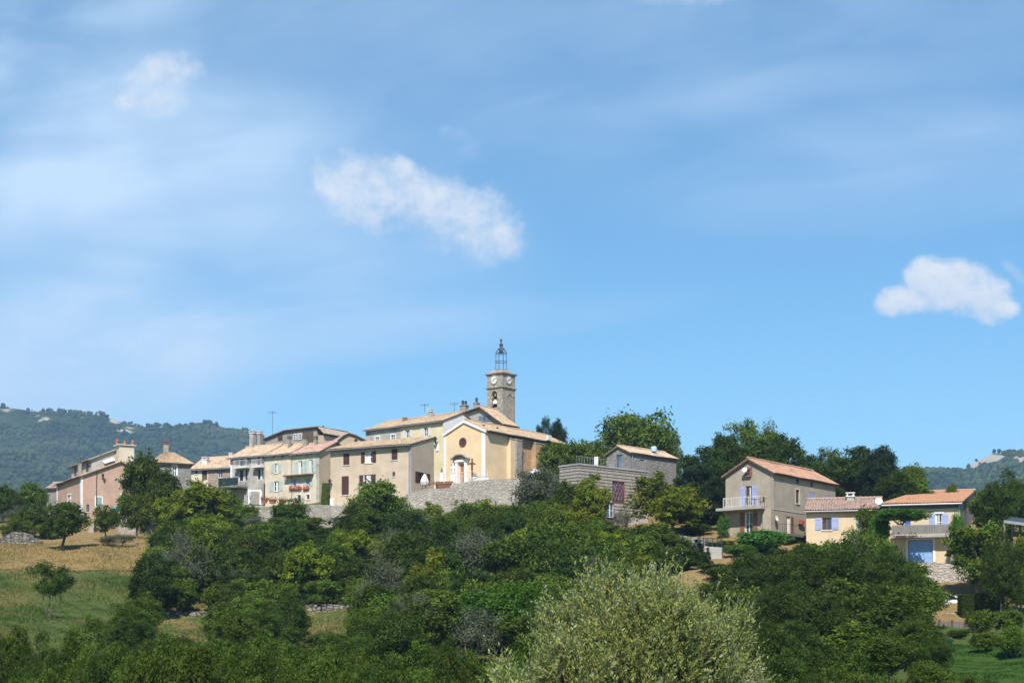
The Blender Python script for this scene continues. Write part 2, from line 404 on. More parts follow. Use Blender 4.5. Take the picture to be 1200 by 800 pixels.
_pts += [Vector(q) for q in [(0, 0, -1.6), (-12, 3, -1.8), (12, 3, -1.8), (0, 25, -3.6), (-15, 25, -3.8), (15, 25, -3.6), (0, 45, -5.2), (-22, 48, -4.8), (22, 46, -4.0),
         (-40, 75, -3.6), (-15, 75, -4.6), (10, 72, -4.8), (28, 74, -2.6), (-5, 100, -2.2), (16, 100, -2.2), (-35, 100, -1.2),
         (-100, 290, 23), (-50, 290, 27), (0, 290, 27), (50, 290, 22), (100, 290, 20), (-100, 40, -4), (100, 40, -4), (-100, 100, -1), (100, 100, 0)]]
_X = np.array([(p.x, p.y) for p in _pts]) / 100.0; _Z = np.array([p.z for p in _pts])
def _U(r2): return np.where(r2 > 0, r2 * np.log(np.maximum(r2, 1e-12)), 0.0)
_n = len(_X)
_K = _U(((_X[:, None, :] - _X[None]) ** 2).sum(-1)) + np.eye(_n) * 0.0015
_A = np.zeros((_n + 3, _n + 3)); _A[:_n, :_n] = _K; _A[:_n, _n] = 1; _A[:_n, _n + 1:] = _X; _A[_n, :_n] = 1; _A[_n + 1:, :_n] = _X.T
_W = np.linalg.solve(_A, np.concatenate([_Z, np.zeros(3)]))
def terr(x, y):
    x = np.clip(np.atleast_1d(np.asarray(x, float)), -105, 105); y = np.clip(np.atleast_1d(np.asarray(y, float)), -5, 295)
    q = np.stack([x, y], -1).reshape(-1, 2) / 100.0; out = np.empty(len(q))
    for i in range(0, len(q), 20000):
        c = q[i:i + 20000]
        out[i:i + 20000] = _U(((c[:, None, :] - _X[None]) ** 2).sum(-1)) @ _W[:_n] + _W[_n] + c @ _W[_n + 1:]
    x2, y2 = q[:, 0] * 100, q[:, 1] * 100
    out += 0.10 * np.sin(x2 * 0.9 + 1.3 * np.sin(y2 * 0.31)) + 0.10 * np.sin(y2 * 0.7 + 1.7 * np.sin(x2 * 0.23)) + 0.05 * np.sin(x2 * 2.3 + y2 * 1.9)
    return out
def gz(x, y): return float(terr(x, y)[0])

def mesh_np(name, verts, faces, mat, smooth=False):
    """verts (n,3); faces (m,k) all of the same size k."""
    me = bpy.data.meshes.new(name); n = len(verts); m, k = faces.shape
    me.vertices.add(n); me.vertices.foreach_set('co', np.asarray(verts, np.float32).ravel())
    me.loops.add(m * k); me.loops.foreach_set('vertex_index', faces.astype(np.int32).ravel())
    me.polygons.add(m); me.polygons.foreach_set('loop_start', np.arange(0, m * k, k, dtype=np.int32))
    me.polygons.foreach_set('loop_total', np.full(m, k, np.int32))
    if smooth: me.polygons.foreach_set('use_smooth', np.ones(m, bool))
    me.update(calc_edges=True); me.materials.append(mat)
    return me

def sst(t, a, b):
    t = np.clip((t - a) / (b - a), 0, 1); return t * t * (3 - 2 * t)

def ground_material():
    m, nt, b = new_mat('ground_cover'); p = pos(nt)
    ad = nt.nodes.new('ShaderNodeAttribute'); ad.attribute_name = 'dryness'
    al = nt.nodes.new('ShaderNodeAttribute'); al.attribute_name = 'lawn'
    n1 = noise(nt, p, 0.22, 6, 0.62, 0.5); n2 = noise(nt, p, 2.2, 6, 0.7); n3 = noise(nt, p, 9.0, 4, 0.7)
    dry = (V(nt, ad.outputs['Fac']) + (n1 - 0.5) * 1.3 + (n2 - 0.5) * 0.5).smooth(0.30, 0.72)
    green = mixc(nt, n2.smooth(0.3, 0.7), (0.055, 0.085, 0.022), (0.105, 0.125, 0.035))
    tan = mixc(nt, n2.smooth(0.3, 0.7), (0.20, 0.135, 0.060), (0.33, 0.235, 0.105))
    col = mixc(nt, dry, green, tan)
    lawn = mixc(nt, n2.smooth(0.3, 0.7), (0.032, 0.068, 0.012), (0.062, 0.112, 0.02))
    col = mixc(nt, V(nt, al.outputs['Fac']), col, lawn)
    col = mixc(nt, n3.smooth(0.45, 0.8) * 0.35, col, (0.05, 0.05, 0.02))
    nt.links.new(col, b.inputs['Base Color']); b.inputs['Roughness'].default_value = 1.0; b.inputs['Specular IOR Level'].default_value = 0.05
    bump(nt, b, n2 + n3 * 0.5, 0.8, 0.12)
    return m

def cover(x, y):
    """dryness and lawn weight of the ground at (x, y)"""
    yk = y / KY; px = 600 + x / yk.clip(1) * 1400
    dry = 0.24 + 0.68 * sst(yk, 117, 127) - 0.20 * sst(yk, 108, 96)
    dry = np.where((px > 170) & (px < 700), 0.40, dry)
    dry = np.where((px > 700) & (yk > 92), 0.85, dry)
    dry = np.where((px > 1192) | (px < -20), 0.30, dry)
    lawn = sst(px, 1060, 1085) * sst(yk, 80, 75)
    return dry, lawn

def build_ground():
    xs = np.unique(np.concatenate([-np.geomspace(110, 4500, 14)[::-1], np.arange(-110, 110.1, 1.1), np.geomspace(110, 4500, 14)]))
    ys = np.unique(np.concatenate([np.linspace(-2500, -5, 8), np.arange(-5, 300, 1.3), np.geomspace(300, 5000, 16)]))
    gx, gy = np.meshgrid(xs, ys); z = terr(gx.ravel(), gy.ravel())
    far = np.maximum(np.maximum(np.abs(gx.ravel()) - 105, gy.ravel() - 295), 0)
    z = z - 12.0 * sst(far, 0, 400)
    nx, ny = len(xs), len(ys)
    idx = np.arange(nx * ny).reshape(ny, nx)
    fc = np.stack([idx[:-1, :-1], idx[:-1, 1:], idx[1:, 1:], idx[1:, :-1]], -1).reshape(-1, 4)
    me = mesh_np('ground', np.stack([gx.ravel(), gy.ravel(), z], -1), fc, ground_material(), True)
    d, l = cover(gx.ravel(), gy.ravel())
    for nm, a in (('dryness', d), ('lawn', l)):
        at = me.attributes.new(nm, 'FLOAT', 'POINT'); at.data.foreach_set('value', a.astype(np.float32))
    o = bpy.data.objects.new('ground', me); COL.objects.link(o); tag(o, kind='structure')
build_ground()

def vnoise(x, y, s, seed):
    rng = np.random.default_rng(seed); g = rng.random((256, 256)); x = x / s; y = y / s
    xi = np.floor(x).astype(int); yi = np.floor(y).astype(int); fx = x - xi; fy = y - yi
    fx = fx * fx * (3 - 2 * fx); fy = fy * fy * (3 - 2 * fy)
    q = lambda a, b: g[(xi + a) % 256, (yi + b) % 256]
    return (q(0, 0) * (1 - fx) + q(1, 0) * fx) * (1 - fy) + (q(0, 1) * (1 - fx) + q(1, 1) * fx) * fy - 0.5

def build_grass(name, n, region, h, seed, material):
    """blades over a part of the ground; region gives picture columns and distances"""
    rng = np.random.default_rng(seed); (p0, p1, y0, y1) = region
    yk = rng.uniform(y0, y1, n); px = rng.uniform(p0, p1, n)
    x = (px - 600) / 1400 * yk; y = yk * KY; z = terr(x, y)
    a = rng.uniform(0, 2 * np.pi, n); hh = h * rng.uniform(0.5, 1.3, n) * np.clip(0.9 + 1.5 * vnoise(x + 500, y + 500, 2.3, seed + 40) + 1.2 * vnoise(x + 500, y + 500, 9.0, seed + 41), 0.3, 2.2); w = 0.05 * rng.uniform(0.6, 1.6, n)
    dx, dy = np.cos(a) * w, np.sin(a) * w; tx, ty = rng.normal(0, 0.35, (2, n)) * hh
    c = np.stack([x, y, z - 0.02], -1)
    v = np.stack([c + np.stack([dx, dy, 0 * dx], -1), c - np.stack([dx, dy, 0 * dx], -1), c + np.stack([tx, ty, hh], -1)], 1).reshape(-1, 3)
    me = mesh_np(name, v, np.arange(3 * n).reshape(-1, 3), material)
    d, _ = cover(x, y)
    tone = np.clip(d + 0.35 * np.sin(x * 0.5 + 2 * np.sin(y * .17)) * np.sin(y * 0.23 + 1.1) + rng.normal(0, 0.16, n), 0, 1)
    at = me.attributes.new('leaf_tone', 'FLOAT', 'FACE'); at.data.foreach_set('value', tone.astype(np.float32))
    o = bpy.data.objects.new(name, me); COL.objects.link(o); tag(o, 'grass blades growing over the ground', 'grass', kind='stuff')
leafmat('meadow_blade', (0.052, 0.100, 0.020), (0.36, 0.25, 0.10), 0.25)
leafmat('lawn_blade', (0.028, 0.068, 0.010), (0.062, 0.115, 0.020), 0.25)
build_grass('meadow_grass', 90000, (-30, 190, 62, 146), 0.22, 1, MAT['meadow_blade'])
build_grass('lawn_grass', 26000, (1075, 1215, 56, 78), 0.10, 2, MAT['lawn_blade'])
build_grass('terrace_grass', 30000, (175, 560, 70, 112), 0.25, 3, MAT['meadow_blade'])

# ------------------------------------------------------------------ far wooded hills
def hill_material():
    m, nt, b = new_mat('hill_cover'); p = pos(nt)
    n1 = noise(nt, p, 0.012, 7, 0.65, 0.4); n2 = noise(nt, p, 0.07, 5, 0.7); n3 = noise(nt, p, 0.004, 4, 0.6)
    at = nt.nodes.new('ShaderNodeAttribute'); at.attribute_name = 'rockiness'
    col = mixc(nt, n2.smooth(0.3, 0.7), (0.020, 0.034, 0.014), (0.050, 0.068, 0.028))
    col = mixc(nt, n3.smooth(0.5, 0.7) * 0.5, col, (0.085, 0.095, 0.042))
    rock = (V(nt, at.outputs['Fac']) + (n1 - 0.5) * 2.6 + (n2 - 0.5) * 0.8).smooth(0.55, 0.78)
    col = mixc(nt, rock, col, mixc(nt, n2, (0.33, 0.285, 0.21), (0.50, 0.44, 0.34)))
    nt.links.new(col, b.inputs['Base Color']); b.inputs['Roughness'].default_value = 1.0; b.inputs['Specular IOR Level'].default_value = 0.0
    bump(nt, b, n2, 1.0, 3.0); return m
HM = hill_material()
leafmat('hill_leaf', (0.012, 0.026, 0.010), (0.060, 0.078, 0.030), 0.0, 0.9)

def build_hill(prof, Yr, Y0, seed, rocky, rockspots, ntree):
    xs = np.array([(p[0] - 600) / F * Yr for p in prof]); zs = np.array([(HZ - p[1]) / F * Yr for p in prof])
    def hz(x, y):
        r = np.interp(x, xs, zs)
        t = np.clip((y - Y0) / (Yr - Y0), 0, 1.6)
        s = np.where(t < 1, 0.25 * t + 0.75 * t ** 1.35, 1 - 0.8 * (t - 1))
        z = r * s
        k = np.where(t < 1, 0.35 + 0.65 * np.sin(np.pi * np.clip(t, 0, 1)), 0.5)
        z += k * (vnoise(x, y, 210, seed) * 70 + vnoise(x, y, 80, seed + 1) * 24) + vnoise(x, y, 26, seed + 2) * 4
        z += np.where(t > 0.85, vnoise(x, y * 0, 45, seed + 5) * 4, 0)
        return z
    nx, ny = 260, 150
    gx, gy = np.meshgrid(np.linspace(xs[0], xs[-1], nx), np.linspace(Y0, Y0 + (Yr - Y0) * 1.4, ny))
    z = hz(gx.ravel(), gy.ravel())
    idx = np.arange(nx * ny).reshape(ny, nx)
    fc = np.stack([idx[:-1, :-1], idx[:-1, 1:], idx[1:, 1:], idx[1:, :-1]], -1).reshape(-1, 4)
    me = mesh_np('hills', np.stack([gx.ravel(), gy.ravel(), z], -1), fc, HM, True)
    def rk(x, y):
        t = (y - Y0) / (Yr - Y0); r = rocky * sst(t, 0.6, 0.95)
        for (px, py, w, h, a) in rockspots:
            zc = hz(x, y); ppx = 600 + x / y * F; ppy = HZ - zc / y * F
            r = np.maximum(r, a * 1.6 * np.exp(-((ppx - px) / w) ** 2 - ((ppy - py) / (h * 1.3)) ** 2))
        return r
    at = me.attributes.new('rockiness', 'FLOAT', 'POINT'); at.data.foreach_set('value', rk(gx.ravel(), gy.ravel()).astype(np.float32))
    o = bpy.data.objects.new('hills', me); COL.objects.link(o); tag(o, kind='structure')
    # the woodland on it: many small uneven crowns in one object
    rng = np.random.default_rng(seed + 9)
    x = rng.uniform(xs[0], xs[-1], ntree * 2); t = rng.uniform(0.12, 1.06, ntree * 2); y = Y0 + (Yr - Y0) * t
    keep = (rk(x, y) + vnoise(x, y, 40, seed + 4) * 1.5 + rng.normal(0, 0.13, len(x)) < 0.46)
    x, y = x[keep][:ntree], y[keep][:ntree]; n = len(x); z = hz(x, y)
    ph = (1 + 5 ** .5) / 2
    ico = np.array([(-1, ph, 0), (1, ph, 0), (-1, -ph, 0), (1, -ph, 0), (0, -1, ph), (0, 1, ph), (0, -1, -ph), (0, 1, -ph), (ph, 0, -1), (ph, 0, 1), (-ph, 0, -1), (-ph, 0, 1)]) / 1.9
    tri = np.array([(0, 11, 5), (0, 5, 1), (0, 1, 7), (0, 7, 10), (0, 10, 11), (1, 5, 9), (5, 11, 4), (11, 10, 2), (10, 7, 6), (7, 1, 8), (3, 9, 4), (3, 4, 2), (3, 2, 6), (3, 6, 8), (3, 8, 9), (4, 9, 5), (2, 4, 11), (6, 2, 10), (8, 6, 7), (9, 8, 1)])
    r = rng.uniform(1.4, 3.7, n) * (Yr / 2400.0) ** 0.5
    v = ico[None] * r[:, None, None] * rng.uniform(0.72, 1.28, (n, 12, 1)) * np.stack([np.ones(n), np.ones(n), rng.uniform(0.8, 1.35, n)], -1)[:, None, :]
    v = v + np.stack([x, y, z + r * 0.55], -1)[:, None, :]
    f = (tri[None] + (np.arange(n) * 12)[:, None, None]).reshape(-1, 3)
    wm = mesh_np('hill_woodland', v.reshape(-1, 3), f, MAT['hill_leaf'])
    tone = np.clip(0.5 + vnoise(x, y, 60, seed + 6) * 1.1 + rng.normal(0, 0.22, n), 0, 1)
    at = wm.attributes.new('leaf_tone', 'FLOAT', 'FACE'); at.data.foreach_set('value', np.repeat(tone, 20).astype(np.float32))
    w = bpy.data.objects.new('hill_woodland', wm); COL.objects.link(w); tag(w, 'wood covering the far hillside', 'woodland', kind='stuff')

build_hill([(-260, 472), (-60, 481), (0, 484), (35, 488), (60, 487), (100, 490), (118, 489), (135, 495), (165, 500), (200, 506), (242, 504), (270, 509), (300, 517), (340, 528), (400, 545), (470, 585), (560, 640)],
           2500, 900, 11, 0.22, [(50, 489, 26, 5, .6), (135, 492, 12, 5, .62), (150, 503, 20, 5, .55), (10, 480, 20, 3, .5), (100, 490, 10, 3, .45)], 34000)
build_hill([(860, 640), (960, 590), (1030, 565), (1065, 554), (1090, 553), (1110, 555), (1128, 553), (1150, 544), (1165, 537), (1180, 539), (1200, 541), (1260, 535), (1400, 525)],
           2000, 760, 31, 0.10, [(1160, 537, 22, 4, .85), (1195, 538, 8, 4, .8), (1140, 545, 8, 4, .6), (1130, 550, 6, 4, .5)], 22000)

def build_haze():
    mb = MB(); x0, x1, y0, y1, z0, z1 = -4700, 4700, -2600, 5200, -22, 560
    mb.hexa([(x0, y0, z0), (x1, y0, z0), (x1, y1, z0), (x0, y1, z0)], [(x0, y0, z1), (x1, y0, z1), (x1, y1, z1), (x0, y1, z1)])
    m = bpy.data.materials.new('haze_air'); m.use_nodes = True; nt = m.node_tree; nt.nodes.clear()
    out = nt.nodes.new('ShaderNodeOutputMaterial'); pv = nt.nodes.new('ShaderNodeVolumePrincipled')
    pv.inputs['Color'].default_value = (0.42, 0.68, 1.0, 1); pv.inputs['Density'].default_value = 0.00015
    nt.links.new(pv.outputs[0], out.inputs['Volume'])
    o = mb.build('haze', m); tag(o, 'thin blue haze in the air over the whole landscape', 'haze', kind='stuff')
HAZE = True
if HAZE: build_haze()

# ------------------------------------------------------------------ trees and bushes
def leaf_quads(pos_, nrm, size, aspect, rng, axis=None):
    n = len(pos_)
    nrm = nrm / np.linalg.norm(nrm, axis=1, keepdims=True)
    r = rng.normal(size=(n, 3)) if axis is None else axis
    a = np.cross(nrm, r) if axis is None else r - nrm * (r * nrm).sum(1, keepdims=True)
    a /= np.linalg.norm(a, axis=1, keepdims=True) + 1e-9
    b = np.cross(nrm, a)
    L = (size * rng.uniform(0.65, 1.35, n))[:, None]; W = L * aspect
    v = np.stack([pos_ - a * L * .5, pos_ + b * W * .5 + nrm * L * .06, pos_ + a * L * .5, pos_ - b * W * .5 + nrm * L * .06], 1)
    return v.reshape(-1, 3)

def sprays(rng, lobes, total, per, sig, upb, W, H):
    """lobes: (k,4) centre+radius -> leaf positions, outward dirs"""
    vol = lobes[:, 3] ** 2; li = rng.choice(len(lobes), total, p=vol / vol.sum())
    d = rng.normal(size=(total, 3)); d[:, 2] += upb; d /= np.linalg.norm(d, axis=1, keepdims=True)
    rr = lobes[li, 3] * rng.uniform(0.55, 1.10, total) ** 0.8
    c = lobes[li, :3] + d * rr[:, None]
    p = np.repeat(c, per, 0) + rng.normal(size=(total * per, 3)) * sig * np.array([1, 1, 0.85])
    dd = np.repeat(d, per, 0)
    return p, dd

def make_tree(kind, seed, W, H, zlo, nl, lr, leaf, aspect, nspray, per, lmat, bmat, shape='round', stems=1, sig=None, twig=0, trunk_r=0.14):
    rng = np.random.default_rng(seed); random.seed(seed)
    lobes = []
    zc = (zlo + 1) / 2 * H; rz = (1 - zlo) / 2 * H
    for i in range(nl):
        for _ in range(50):
            d = rng.normal(size=3); d /= np.linalg.norm(d); r = rng.uniform(0.15, 1) ** 0.45
            R = rng.uniform(*lr) * W
            if shape == 'cone':
                t = rng.uniform(0, 1) ** 1.3; a = rng.uniform(0, 2 * np.pi); R *= (1.15 - 0.85 * t)
                q = (1 - t) ** 0.8 * 0.40 * W * rng.uniform(0.4, 1.0)
                c = np.array([math.cos(a) * q, math.sin(a) * q, zlo * H + t * (H * (1 - zlo) - R * 0.8)])
            elif shape == 'column':
                t = (i + rng.uniform(0, 1)) / nl; a = rng.uniform(0, 2 * np.pi); q = 0.22 * W * rng.uniform(0.2, 1)
                c = np.array([math.cos(a) * q, math.sin(a) * q, zlo * H + t * (H * (1 - zlo) - R)])
            else:
                fx = 1 - R / (0.5 * W); fz = 1 - min(0.7, R / max(rz, 1e-3))
                c = np.array([d[0] * r * W * .5 * fx, d[1] * r * W * .5 * fx, zc + d[2] * r * rz * fz])
                if shape == 'vase' and c[2] < H * 0.55: c[:2] *= 0.25 + 0.75 * c[2] / (H * 0.55)
                if shape == 'umbrella': c[2] = max(c[2], zc - rz * 0.3)
            break
        lobes.append((*c, R))
    lobes = np.array(lobes)
    nspray = int(nspray * .55); per = int(per * 1.75); leaf *= 1.30 if leaf > .14 else 1.12
    p, d = sprays(rng, lobes, nspray, per, sig or 0.034 * W, 0.35, W, H)
    srn = np.repeat(rng.normal(size=(nspray, 3)), per, 0)
    n = len(p)
    out = p - np.array([0, 0, zc - 0.3 * rz]); out /= np.linalg.norm(out, axis=1, keepdims=True) + 1e-9
    nr = 0.50 * out + 0.35 * np.array([0, 0, 1.0]) + 0.45 * srn + 0.42 * rng.normal(size=(n, 3))
    v = leaf_quads(p, nr, leaf, aspect, rng)
    me = mesh_np(kind + '_crown', v, np.arange(4 * n).reshape(-1, 4), MAT[lmat])
    tone = np.clip(np.repeat(rng.normal(0.5, 0.20, (n + per - 1) // per), per)[:n] + rng.normal(0, 0.18, n), 0, 1)
    at = me.attributes.new('leaf_tone', 'FLOAT', 'FACE'); at.data.foreach_set('value', tone.astype(np.float32))
    # trunk, limbs and twigs in one mesh
    mb = MB(); tr = trunk_r * (W / 5.0) ** 0.8
    order = np.argsort(lobes[:, 2]); hub = []
    for s in range(stems):
        a = 2 * math.pi * s / max(stems, 1) + rng.uniform(0, 1); sp = 0 if stems == 1 else 0.10 * W
        top = np.array([math.cos(a) * sp * 1.6 + rng.normal(0, .03) * W, math.sin(a) * sp * 1.6 + rng.normal(0, .03) * W, max(zlo * H * 1.15, 0.30 * H)])
        foot = np.array([math.cos(a) * sp * 0.35, math.sin(a) * sp * 0.35, -0.4])
        mid = (foot + top) / 2 + np.array([rng.normal(0, .02), rng.normal(0, .02), 0]) * W
        r0 = tr / (stems ** 0.5)
        mb.tube([foot, foot * 0.6 + mid * 0.4, mid, top], [r0 * 1.5, r0 * 1.05, r0 * .9, r0 * .72], 7); hub.append((top, r0 * .7))
    for k in range(len(lobes)):
        c = lobes[k, :3]; h = min(hub, key=lambda q: np.linalg.norm(q[0][:2] - c[:2])); s = h[0].copy()
        if c[2] < s[2]: s[2] = max(0.5 * c[2], 0.1)
        m1 = s * .55 + c * .45 + np.array([rng.normal(0, .03), rng.normal(0, .03), 0.06]) * W
        mb.tube([s, m1, c], [h[1] * .62, h[1] * .38, h[1] * .12], 5)
        for _ in range(twig):
            dd = rng.normal(size=3); dd[2] = abs(dd[2]) + 0.1; dd /= np.linalg.norm(dd)
            e = c + dd * lobes[k, 3] * rng.uniform(0.9, 1.5); s2 = m1 * .5 + c * .5
            mb.tube([s2, (s2 + e) / 2 + rng.normal(0, .02, 3) * W, e], [h[1] * .2, h[1] * .13, h[1] * .05], 3)
    tm = bpy.data.meshes.new(kind + '_trunk'); tm.from_pydata([tuple(q) for q in mb.v], [], mb.f); tm.materials.append(MAT[bmat])
    tm.polygons.foreach_set('use_smooth', [True] * len(tm.polygons))
    return (me, tm, W, H)

PROTO = {}
def proto(kind, nvar, **k):
    PROTO[kind] = [make_tree(kind, 100 + 37 * i + sum(map(ord, kind)), **k) for i in range(nvar)]
proto('oak_tree', 4, W=6, H=6.2, zlo=.10, nl=26, lr=(.11, .20), leaf=.19, aspect=.62, nspray=900, per=13, lmat='oak_leaf', bmat='bark')
proto('dark_tree', 3, W=6, H=6.8, zlo=.10, nl=26, lr=(.11, .19), leaf=.18, aspect=.6, nspray=950, per=13, lmat='dark_leaf', bmat='bark')
proto('leafy_tree', 4, W=5.5, H=5.4, zlo=.08, nl=24, lr=(.11, .20), leaf=.17, aspect=.58, nspray=900, per=13, lmat='mid_leaf', bmat='bark')
proto('acacia_tree', 3, W=6, H=6.2, zlo=.06, nl=22, lr=(.10, .17), leaf=.19, aspect=.5, nspray=700, per=14, lmat='lime_leaf', bmat='bark', shape='umbrella', sig=.17)
proto('round_tree', 2, W=8, H=6.0, zlo=.06, nl=30, lr=(.13, .20), leaf=.16, aspect=.62, nspray=2000, per=13, lmat='fresh_leaf', bmat='bark')
proto('loose_tree', 2, W=9, H=10, zlo=.25, nl=36, lr=(.05, .11), leaf=.22, aspect=.5, nspray=620, per=14, lmat='mid_leaf', bmat='pale_bark', twig=3, sig=.26)
proto('big_tree', 2, W=10, H=9.5, zlo=.22, nl=34, lr=(.09, .16), leaf=.24, aspect=.6, nspray=1500, per=13, lmat='leafy' if False else 'mid_leaf', bmat='bark')
proto('wood_tree', 3, W=8, H=11, zlo=.10, nl=36, lr=(.08, .16), leaf=.23, aspect=.6, nspray=1400, per=13, lmat='deep_leaf', bmat='bark')
proto('conifer', 2, W=3.6, H=8, zlo=.05, nl=46, lr=(.12, .20), leaf=.15, aspect=.45, nspray=900, per=12, lmat='conifer_leaf', bmat='bark', shape='cone', sig=.10)
proto('evergreen_tree', 2, W=7, H=11, zlo=.04, nl=44, lr=(.10, .17), leaf=.20, aspect=.5, nspray=2700, per=13, lmat='conifer_leaf', bmat='bark')
proto('grey_shrub', 3, W=5, H=4.2, zlo=.10, nl=24, lr=(.08, .16), leaf=.13, aspect=.5, nspray=400, per=12, lmat='grey_leaf', bmat='dead_wood', stems=4, twig=9, sig=.2)
proto('bush', 4, W=4.5, H=3.6, zlo=.02, nl=22, lr=(.13, .22), leaf=.15, aspect=.6, nspray=800, per=13, lmat='mid_leaf', bmat='bark', stems=3)
proto('dark_bush', 3, W=4.5, H=3.8, zlo=.02, nl=22, lr=(.13, .22), leaf=.15, aspect=.6, nspray=800, per=13, lmat='oak_leaf', bmat='bark', stems=3)
proto('orchard_tree', 2, W=3.6, H=5, zlo=.26, nl=18, lr=(.10, .17), leaf=.13, aspect=.55, nspray=460, per=13, lmat='oak_leaf', bmat='bark', stems=5, shape='vase', twig=2, sig=.14, trunk_r=.09)
proto('near_tree', 4, W=5, H=5.2, zlo=.10, nl=30, lr=(.09, .18), leaf=.115, aspect=.6, nspray=1900, per=14, lmat='near_leaf', bmat='bark', sig=.13, twig=1)
proto('near_dark_tree', 4, W=6, H=6.0, zlo=.06, nl=34, lr=(.09, .18), leaf=.12, aspect=.6, nspray=2200, per=14, lmat='deep_leaf', bmat='bark', sig=.15, twig=2)
proto('plum_tree', 1, W=4, H=5, zlo=.15, nl=20, lr=(.12, .2), leaf=.13, aspect=.6, nspray=800, per=13, lmat='plum_leaf', bmat='bark')
proto('lawn_shrub', 2, W=2.4, H=2.2, zlo=.02, nl=16, lr=(.15, .26), leaf=.09, aspect=.6, nspray=900, per=12, lmat='leafy' if False else 'mid_leaf', bmat='bark', stems=3)
proto('vine_bush', 2, W=4, H=2.4, zlo=.0, nl=20, lr=(.14, .22), leaf=.14, aspect=.8, nspray=800, per=12, lmat='vine_leaf', bmat='bark', stems=3)

CAT = dict(grey_shrub='shrub', bush='bush', dark_bush='bush', lawn_shrub='shrub', vine_bush='bush', conifer='conifer')
NTREE = [0]
def tree(kind, px, pytop, Y, wpx, label, group=None, var=None, base=None, rot=None):
    if group is None and sum(ord(c) for c in label) < 0: return
    i = NTREE[0]; NTREE[0] += 1
    vs = PROTO[kind]; cm, tm, W0, H0 = vs[i % len(vs) if var is None else var % len(vs)]
    x = (px - 600) / 1400 * Y; y = Y * KY; zg = gz(x, y) - 0.05 if base is None else base
    H = max((HZ - pytop) / 1400 * Y - zg, 0.8); W = wpx / 1400 * Y
    r = empty(kind, (x, y, zg), label, CAT.get(kind, 'tree'), group, (i * 2.399) % 6.283 if rot is None else rot)
    s = W / W0 * 1.06; r.scale = (s, s, H / H0 * 1.0)
    for nm, me in (('crown', cm), ('trunk', tm)):
        o = bpy.data.objects.new(nm, me); COL.objects.link(o); o.parent = r
    return r
# ------------------------------------------------------------------ buildings
Z3 = Vector((0, 0, 1))
def ray(px, py): return Vector(((px - 600) / F, 1.0, (HZ - py) / F))

